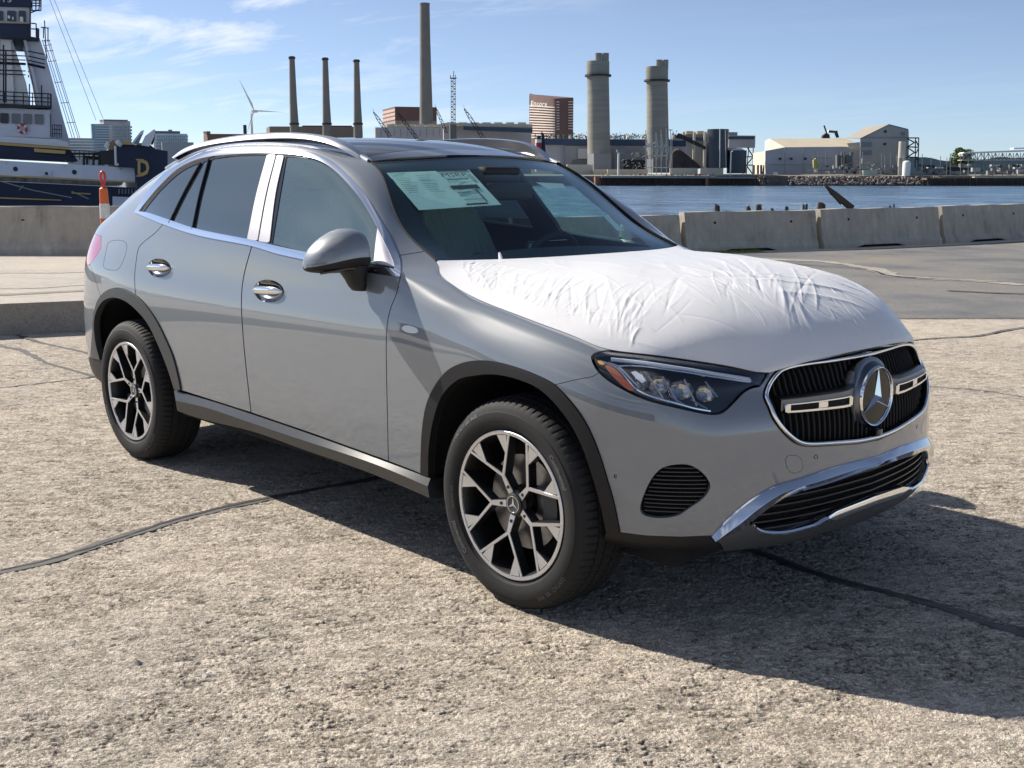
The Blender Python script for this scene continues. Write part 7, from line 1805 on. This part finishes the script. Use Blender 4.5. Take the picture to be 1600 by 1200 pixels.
for a, b_, w_ in (((1291, 291.5), (1328, 323), .075), ((1289.5, 290.5), (1315, 318), .045), ((1296, 300), (1332, 325), .07), ((1293, 292), (1312, 310), .03)):
    m = MB(); m.tube([far(a[0], a[1], 31), far(a[0] * .6 + b_[0] * .4, a[1] * .6 + b_[1] * .4, 31), far(*b_, 31)], [w_ * .5, w_, w_ * 1.2], 6); m.build('splintered_beam', W_wood, t)

# ================================================================== traffic post
t = empty('traffic_delineator', tuple(at(168.5, 404, 'z', .30))); dq = at(168.5, 404, 'z', .30); t.location = Vector(dq); tag(t, 'orange and white traffic delineator post with a looped top, behind the car tail', 'traffic post')
Dd = (dq - CAM) @ np.array([_fw[0], _fw[1], 0]) / sqrt(_fw[0] ** 2 + _fw[1] ** 2)
def zat(y): return far(168.5, y, Dd)[2]
M_or = pm('orange_plastic', (.60, .12, .02), .45, grain=.12, gscale=20); M_rd = pm('red_orange_plastic', (.52, .045, .04), .4); M_wr = pm('white_reflective_band', (.62, .62, .60), .35, grain=.15, gscale=30)
k_ = Dd / FPX
def ring(y0, y1, r0, r1, name, mat): m = MB(); m.lathe([(0, zat(y1)), (r1 * k_, zat(y1)), (r0 * k_, zat(y0)), (0, zat(y0))], (dq[0], dq[1], 0), 'z', 24); m.build(name, mat, t, True, 50)
ring(295, 318, 6.3, 7.0, 'orange_tube', M_or); ring(318, 341, 7.3, 7.9, 'white_band', M_wr); ring(341, 362, 7.7, 8.3, 'orange_tube', M_or); ring(362, 378, 8.3, 8.8, 'white_band', M_wr); ring(378, 400, 8.8, 9.6, 'orange_tube', M_or); ring(292, 295, 3, 6, 'tube_shoulder', M_or)
m = MB(); m.lathe([(0, .30), (.26, .30), (.27, .36), (.12, .42), (0, .42)], (dq[0], dq[1], 0), 'z', 8); m.build('rubber_base', M_rubber, t)
lp = []
for a in np.linspace(0, 2 * pi, 29)[:-1]:
    ca, sa = cos(a), sin(a); lp.append((168.5 + 3.6 * ca, 277.5 - 9.0 * sa))
P3 = [np.array([dq[0], dq[1], 0]) + RV * (x - 168.5) * k_ + np.array([0, 0, zat(y)]) for x, y in lp]
MB().tube(P3, 2.0 * k_, 8, closed=True).build('loop_handle', M_rd, t, True); m = MB(); m.tube([np.array([dq[0], dq[1], zat(287)]), np.array([dq[0], dq[1], zat(295)])], 3 * k_, 8); m.build('handle_neck', M_rd, t, True)

# ================================================================== the tug at the quay
tug = thing_at('tugboat', 60, 345, 46, 'navy and white tugboat moored behind the barrier on the left', 'tugboat'); DT = 46
B_navy = pm('navy_hull_paint', (.012, .022, .055), .65, grain=.25, gscale=.8); B_white = pm('white_ship_paint', (.62, .64, .70), .5, grain=.08, gscale=1.0, bump=.2, bscale=3); B_lit = pm('lit_white_ship_paint', (.70, .70, .70), .45, grain=.06, gscale=1.0); B_gold = pm('gold_paint', (.50, .34, .12), .5, grain=.15, gscale=4); B_rail = pm('black_rail', (.015, .015, .018), .5)  # B_lit is the ship white with sunlight put into its colour
_td = np.array(ray(30, 277)); _td[2] = 0; TUGV = _td / np.linalg.norm(_td)          # the tug's beam, square to its side
def tb(poly, name, mat, d=0, dep=.5, parent=tug): return solid(poly, DT + d, dep, name, mat, parent, TUGV)
# hull, bulwark and bow block
tb([(-120, 282), (0, 284), (170, 292), (212, 294), (240, 250), (262, 236), (256, 262), (262, 420), (-120, 420)], 'hull', B_navy, .5, 7.5)
tb([(-120, 246), (0, 250.5), (211, 262.5), (211, 283.5), (0, 273), (-120, 268)], 'white_strake', B_white, .0, .45)
tb([(-120, 268.2), (0, 273.2), (211, 283.6), (211, 285.6), (0, 275.6), (-120, 270)], 'gold_strake', B_gold, -.05, .45)
tb([(-120, 305), (0, 308), (95, 312), (96, 313.6), (0, 310.4), (-120, 307)], 'gold_rubbing_line', B_gold, .4, .3); tb([(112, 300.5), (142, 302), (142, 304), (112, 302.5)], 'gold_rubbing_line', B_gold, .4, .3)
for x, y in ((24, 264), (116, 269)): q = far(x, y, DT - .02); m = MB(); m.tube([q, q + HV * .2], 3.6 * DT / FPX, 20); m.build('porthole', B_rail, tug)
tb([(64.5, 266.5), (79.5, 267), (79.5, 274.5), (64.5, 274)], 'vent_plate', B_white, -.08, .1); q = far(72.5, 271, DT - .1); m = MB(); m.tube([q, q + HV * .15], 2.4 * DT / FPX, 14); m.build('porthole', B_rail, tug)
for x, y in ((8, 254), (99, 258), (187, 264)):
    q = far(x, y, DT - .05); m = MB(); m.lathe([(0, -.05), (.04, -.04), (.05, 0), (.03, .05), (0, .06)], tuple(q), 'z', 10); m.build('deck_lamp', pm('lamp_glass', (.75, .72, .55), .2), tug)
# deckhouse base
tb([(-120, 222), (0, 225.5), (110, 234), (122, 252), (0, 246), (-120, 243)], 'lower_deckhouse', B_navy, .8, 5)
tb([(-120, 219), (0, 222.5), (109, 230.5), (110, 234), (0, 226.5), (-120, 223)], 'gold_deck_edge', B_gold, .7, 5.2)
tb([(53, 232.5), (54, 231.8), (102, 235.5), (103, 237), (101.5, 240.5), (54, 237.5)], 'gold_name_board', B_gold, .6, .12)
tb([(-120, 210), (0, 213), (88, 217.5), (106, 222), (109, 230), (0, 222), (-120, 218.5)], 'boat_deck', B_white, .9, 4.6)
wheelh = tb([(-120, 166), (0, 168), (78, 172), (80, 216), (0, 213), (-120, 210)], 'deckhouse', B_white, 1.4, 3.6)
for i, x in enumerate((-18, 0, 18, 36, 54)):
    y = 176.5 + x * .03
    w_ = tb([(x + 1, y), (x + 12.5, y + .5), (x + 13.5, y + 2), (x + 13.5, y + 15.5), (x + 12, y + 16.5), (x + 1.5, y + 15.8), (x, y + 14), (x, y + 1.5)], 'deckhouse_window', pm('cabin_window_%d' % i, (.16, .17, .18) if i > 1 else (.03, .03, .035), .15), 1.33, .1)
q = far(35, 201, DT + 1.25); P3 = [q + RV * cos(a) * 6.3 * DT / FPX + np.array([0, 0, 1]) * sin(a) * 6.3 * DT / FPX for a in np.linspace(0, 2 * pi, 33)[:-1]]
lr = empty('life_ring', tuple(q)); tag(lr, 'red and white life ring hung under the tug cabin windows', 'life ring'); MB().tube(P3, 1.9 * DT / FPX, 8, closed=True).build('ring_body', pm('life_ring_red', (.45, .04, .05), .5), lr, True)
for a in (.3, 1.9, 3.4, 5.0):
    P4 = [q - HV * .01 + RV * cos(b_) * 6.3 * DT / FPX + np.array([0, 0, 1]) * sin(b_) * 6.3 * DT / FPX for b_ in np.linspace(a, a + .5, 6)]; MB().tube(P4, 2.05 * DT / FPX, 8).build('white_wrap', W_winw, lr, True)
tb([(78.5, 178), (80, 178), (80, 214), (78.5, 214)], 'door_frame', B_rail, 1.3, .3); tb([(79.5, 172), (86, 173), (87, 216), (80, 216)], 'side_panel', B_white, 2.4, 2.0)
# bridge deck with its railing
deck = tb([(-120, 158), (0, 161.5), (81, 165.5), (81, 168), (0, 168), (-120, 165)], 'bridge_deck', B_rail, 1.0, 4.4)
def rail(pts, h, posts, name, d, parent=tug, w_=.016):
    L = []; 
    for f_ in (1.0, .66, .33): L += [((a[0], a[1] - h * f_), (b_[0], b_[1] - h * f_)) for a, b_ in zip(pts[:-1], pts[1:])]
    for u in np.linspace(0, 1, posts):
        k = u * (len(pts) - 1); i = min(int(k), len(pts) - 2); f_ = k - i; x = pts[i][0] * (1 - f_) + pts[i + 1][0] * f_; y = pts[i][1] * (1 - f_) + pts[i + 1][1] * f_; L.append(((x, y), (x, y - h)))
    bars(L, DT + d, w_, name, B_rail, parent)
rail([(-60, 160), (0, 162), (80, 166)], 19, 12, 'bridge_rail', 1.0, w_=.022)
for x, y0, y1 in ((5.5, 70, 160), (9, 80, 160), (46, 131, 164), (65, 133, 165), (75, 145, 166), (79, 146, 167)): bars([((x, y0), (x, y1))], DT + 1.0, .026 if y1 - y0 < 60 else .035, 'stanchion', B_rail, tug)
rail([(82, 215), (96, 216)], 20, 5, 'side_rail', 1.2); rail([(110, 248), (135, 250), (165, 252)], 14, 8, 'fore_rail', .7)
# tapering trunk up to the wheelhouse
tr = [(-110, 57), (36, 57), (37, 58.5), (52, 100), (66, 110), (66, 170)]
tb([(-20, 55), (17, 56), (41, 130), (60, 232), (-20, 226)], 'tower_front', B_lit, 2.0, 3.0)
tb([(36, 57.5), (62, 59.5), (75, 100), (109, 222), (107, 231), (66, 226), (52, 130)], 'tower_side', B_white, 2.2, 3.4)
tb([(35.5, 58), (40, 58), (66, 168), (62, 168)], 'tower_corner_beam', B_white, 1.9, .3)
tb([(2, 62), (17, 63), (23, 165), (2, 165)], 'open_panel', pm('sunlit_white', (.78, .78, .78), .5), 1.85, .1)  # brighter white: sunlight on this panel put into its colour
for y, dy in ((78, 6), (85.5, 7), (92, 7), (98, 7), (109, 3), (115, 5)): bars([((-10, y), (40, y + 2)), ((44, y + 2), (70 if y < 105 else 45, y + dy + 1))], DT + 1.8, .022 if y != 98 else .05, 'catwalk_rail', B_rail, tug)
# wheelhouse and top
tb([(-120, 36), (0, 36), (47, 38), (47.5, 57), (61, 59), (61, 61), (0, 57), (-120, 56)], 'wheelhouse_skirt', B_navy, 1.2, 5)
tb([(-120, 8), (0, 10), (46, 12), (47, 39), (0, 35.5), (-120, 34)], 'wheelhouse', B_white, 1.3, 4.6); tb([(-120, 32), (0, 32.5), (46, 35), (46, 37), (0, 36), (-120, 34)], 'wheelhouse_sill', pm('tan_trim', (.40, .33, .22), .6), 1.15, .2)
tb([(46, 10), (48.5, 10), (48.5, 58), (46, 58)], 'wheelhouse_corner', B_rail, 1.1, .3)
for x0, x1 in ((-16, -4), (-7, 5), (11, 25), (29, 40)): tb([(x0, 18), (x0 + 1, 16.5), (x1 - 1, 17), (x1, 18.5), (x1, 34), (x0, 32)], 'wheelhouse_window', pm('wheelhouse_glass', (.035, .04, .055), .08), 1.22, .1)
for x0, x1, y0, y1 in ((12, 15.5, 24, 29), (19, 21, 26, 31), (31, 36, 26, 34)): tb([(x0, y0), (x1, y0 + .5), (x1 + .5, y1), (x0, y1 - .5)], 'painted_glint', W_winw, 1.19, .03)  # white patches painted as glints on the glass
tb([(-120, -8), (50, -6), (49, 11), (0, 9.5), (-120, 8)], 'wheelhouse_roof', B_navy, 1.1, 5.2)
Vt, Ft = text_mesh('RITS', 1.0); u = (Vt[:, 0] - Vt[:, 0].min()) / np.ptp(Vt[:, 0]); v = (Vt[:, 1].max() - Vt[:, 1]) / np.ptp(Vt[:, 1]); mk('name_lettering', [far(-12 + 30 * a, -4 + 7.5 * c, DT + 1.05) for a, c in zip(u, v)], Ft, W_winw, tug, False)
L = [((48, 20), (61, 15)), ((61, 15), (62, -5)), ((64, 16), (64, -5)), ((48, 16.5), (64, 16.5)), ((50, 2), (50, 16)), ((56, -4), (56, 16))] + [((50, y), (64, y)) for y in (1, 5, 9)] + [((49, 36.5), (56.5, 37)), ((56.5, 37), (56.5, 58)), ((49, 45), (56, 45.5))]
bars(L, DT + 1.2, .024, 'top_platform_rail', B_rail, tug); tb([(57, 43), (61.5, 45), (61.5, 58), (57, 58)], 'searchlight_locker', pm('dark_maroon', (.06, .02, .03), .5), 1.1, .4)
# radar aerials, shrouds
bars([((69.5, 32), (73, 100)), ((64, 42.5), (76, 44)), ((68, 43), (68, 60)), ((75, 43), (75, 66))], DT + 2.5, .022, 'aerial', B_rail, tug)
L = []
for x0, x1 in ((66, 113), (69, 117), (74, 122), (76.5, 125)): L.append(((x0, 62), (x1, 216)))
for y in (64, 71, 80, 96, 129, 161, 192): f_ = (y - 62) / 154; L.append(((65 + 46 * f_, y), (78 + 46 * f_, y - 1)))
bars(L, DT + 4.5, .016, 'shroud_ladder', B_white, tug)
bars([((76, -5), (150, 188)), ((83, -5), (161, 185))], DT + 5, .010, 'stay_wire', W_steel, tug)
# foredeck gear and bow block with the gold letter
tb([(180, 232), (186, 222), (232, 224), (243, 233), (262, 236), (262, 262), (262, 300), (240, 296), (215, 296), (211, 262), (181, 260)], 'bow_block', B_navy, -.4, 5.5)
tb([(182, 224), (187, 220), (232, 225), (232, 227), (186, 225.5)], 'bow_gold_edge', B_gold, -.5, 5.6)
m = MB(); m.tube([far(188, 222, DT - .6), far(184, 226, DT - .6)], .14, 10); m.build('white_roll', B_lit, tug, True); m = MB(); m.tube([far(171, 224, DT - .3), far(166.5, 231, DT - .3)], .13, 10); m.build('white_roll', B_lit, tug, True)
tb([(169, 226), (176, 219), (182, 222), (181, 231), (172, 232)], 'rope_pile', pm('tan_rope', (.34, .21, .08), .9, grain=.4, gscale=8), -.4, .8)
tb([(206, 225), (209.5, 219), (221, 204.5), (225, 203), (224, 209), (213, 227)], 'anchor_fluke', B_lit, -.7, .3); tb([(221, 227), (228, 212), (241, 202), (243, 203.5), (241, 214), (233, 229)], 'anchor_fluke', B_lit, -.7, .3); tb([(236, 226), (239, 214), (243, 204), (242, 216), (239, 226)], 'anchor_shank', B_rail, -.5, .2); tb([(209, 224), (220, 210), (223, 210), (216, 226)], 'fluke_shadow_plate', pm('painted_fluke_shade', (.16, .2, .28), .5), -.75, .05)  # thin blue-grey piece paints the shaded side of the fluke
Vt, Ft = text_mesh('D', 1.0, bold=.035); u = (Vt[:, 0] - Vt[:, 0].min()) / np.ptp(Vt[:, 0]); v = (Vt[:, 1].max() - Vt[:, 1]) / np.ptp(Vt[:, 1])
mk('gold_letter', [far(215 + 18.5 * a, 248.5 + 27 * c, DT - .46) for a, c in zip(u, v)], Ft, B_gold, tug, False)
for y in (248.4, 274.2): tb([(212.5, y), (220, y), (220, y + 1.9), (212.5, y + 1.9)], 'letter_serif', B_gold, -.47, .02)
L = [((131, 240), (131, 258)), ((136, 243), (136, 257)), ((146, 238), (146, 258)), ((155, 240), (155, 258)), ((160, 240), (160, 258)), ((131, 245), (165, 247)), ((113, 240), (160, 240))]
bars(L, DT + .5, .05, 'deck_posts', B_rail, tug); bars([((180, 228), (181, 258)), ((181, 257), (185, 257))], DT - .8, .05, 'davit', B_lit, tug)
tb([(156, 236), (178, 234), (180, 258), (158, 256)], 'winch', B_rail, .2, 1.2); tb([(134, 243), (140, 243), (140, 256), (134, 256)], 'deck_box', B_white, .9, .4); tb([(140, 244), (156, 245), (156, 250), (140, 249)], 'deck_pipe', pm('olive_gear', (.12, .14, .08), .7), .8, .3)
for i in range(9): tb([(185 + i * 5, 295), (187.5 + i * 5, 295), (187.5 + i * 5, 303), (185 + i * 5, 303)], 'draught_mark', pm('pale_mark', (.18, .2, .24), .6), .38, .05)
tb([(176, 307), (262, 310), (262, 330), (176, 326)], 'pale_lower_panel', B_white, .35, .1)
bars([((0, 283), (50, 297)), ((50, 297), (112, 309)), ((36, 290), (30, 297)), ((112, 299), (139, 311))], DT - .6, .02, 'mooring_line', pm('old_rope', (.3, .28, .24), .8), tug)
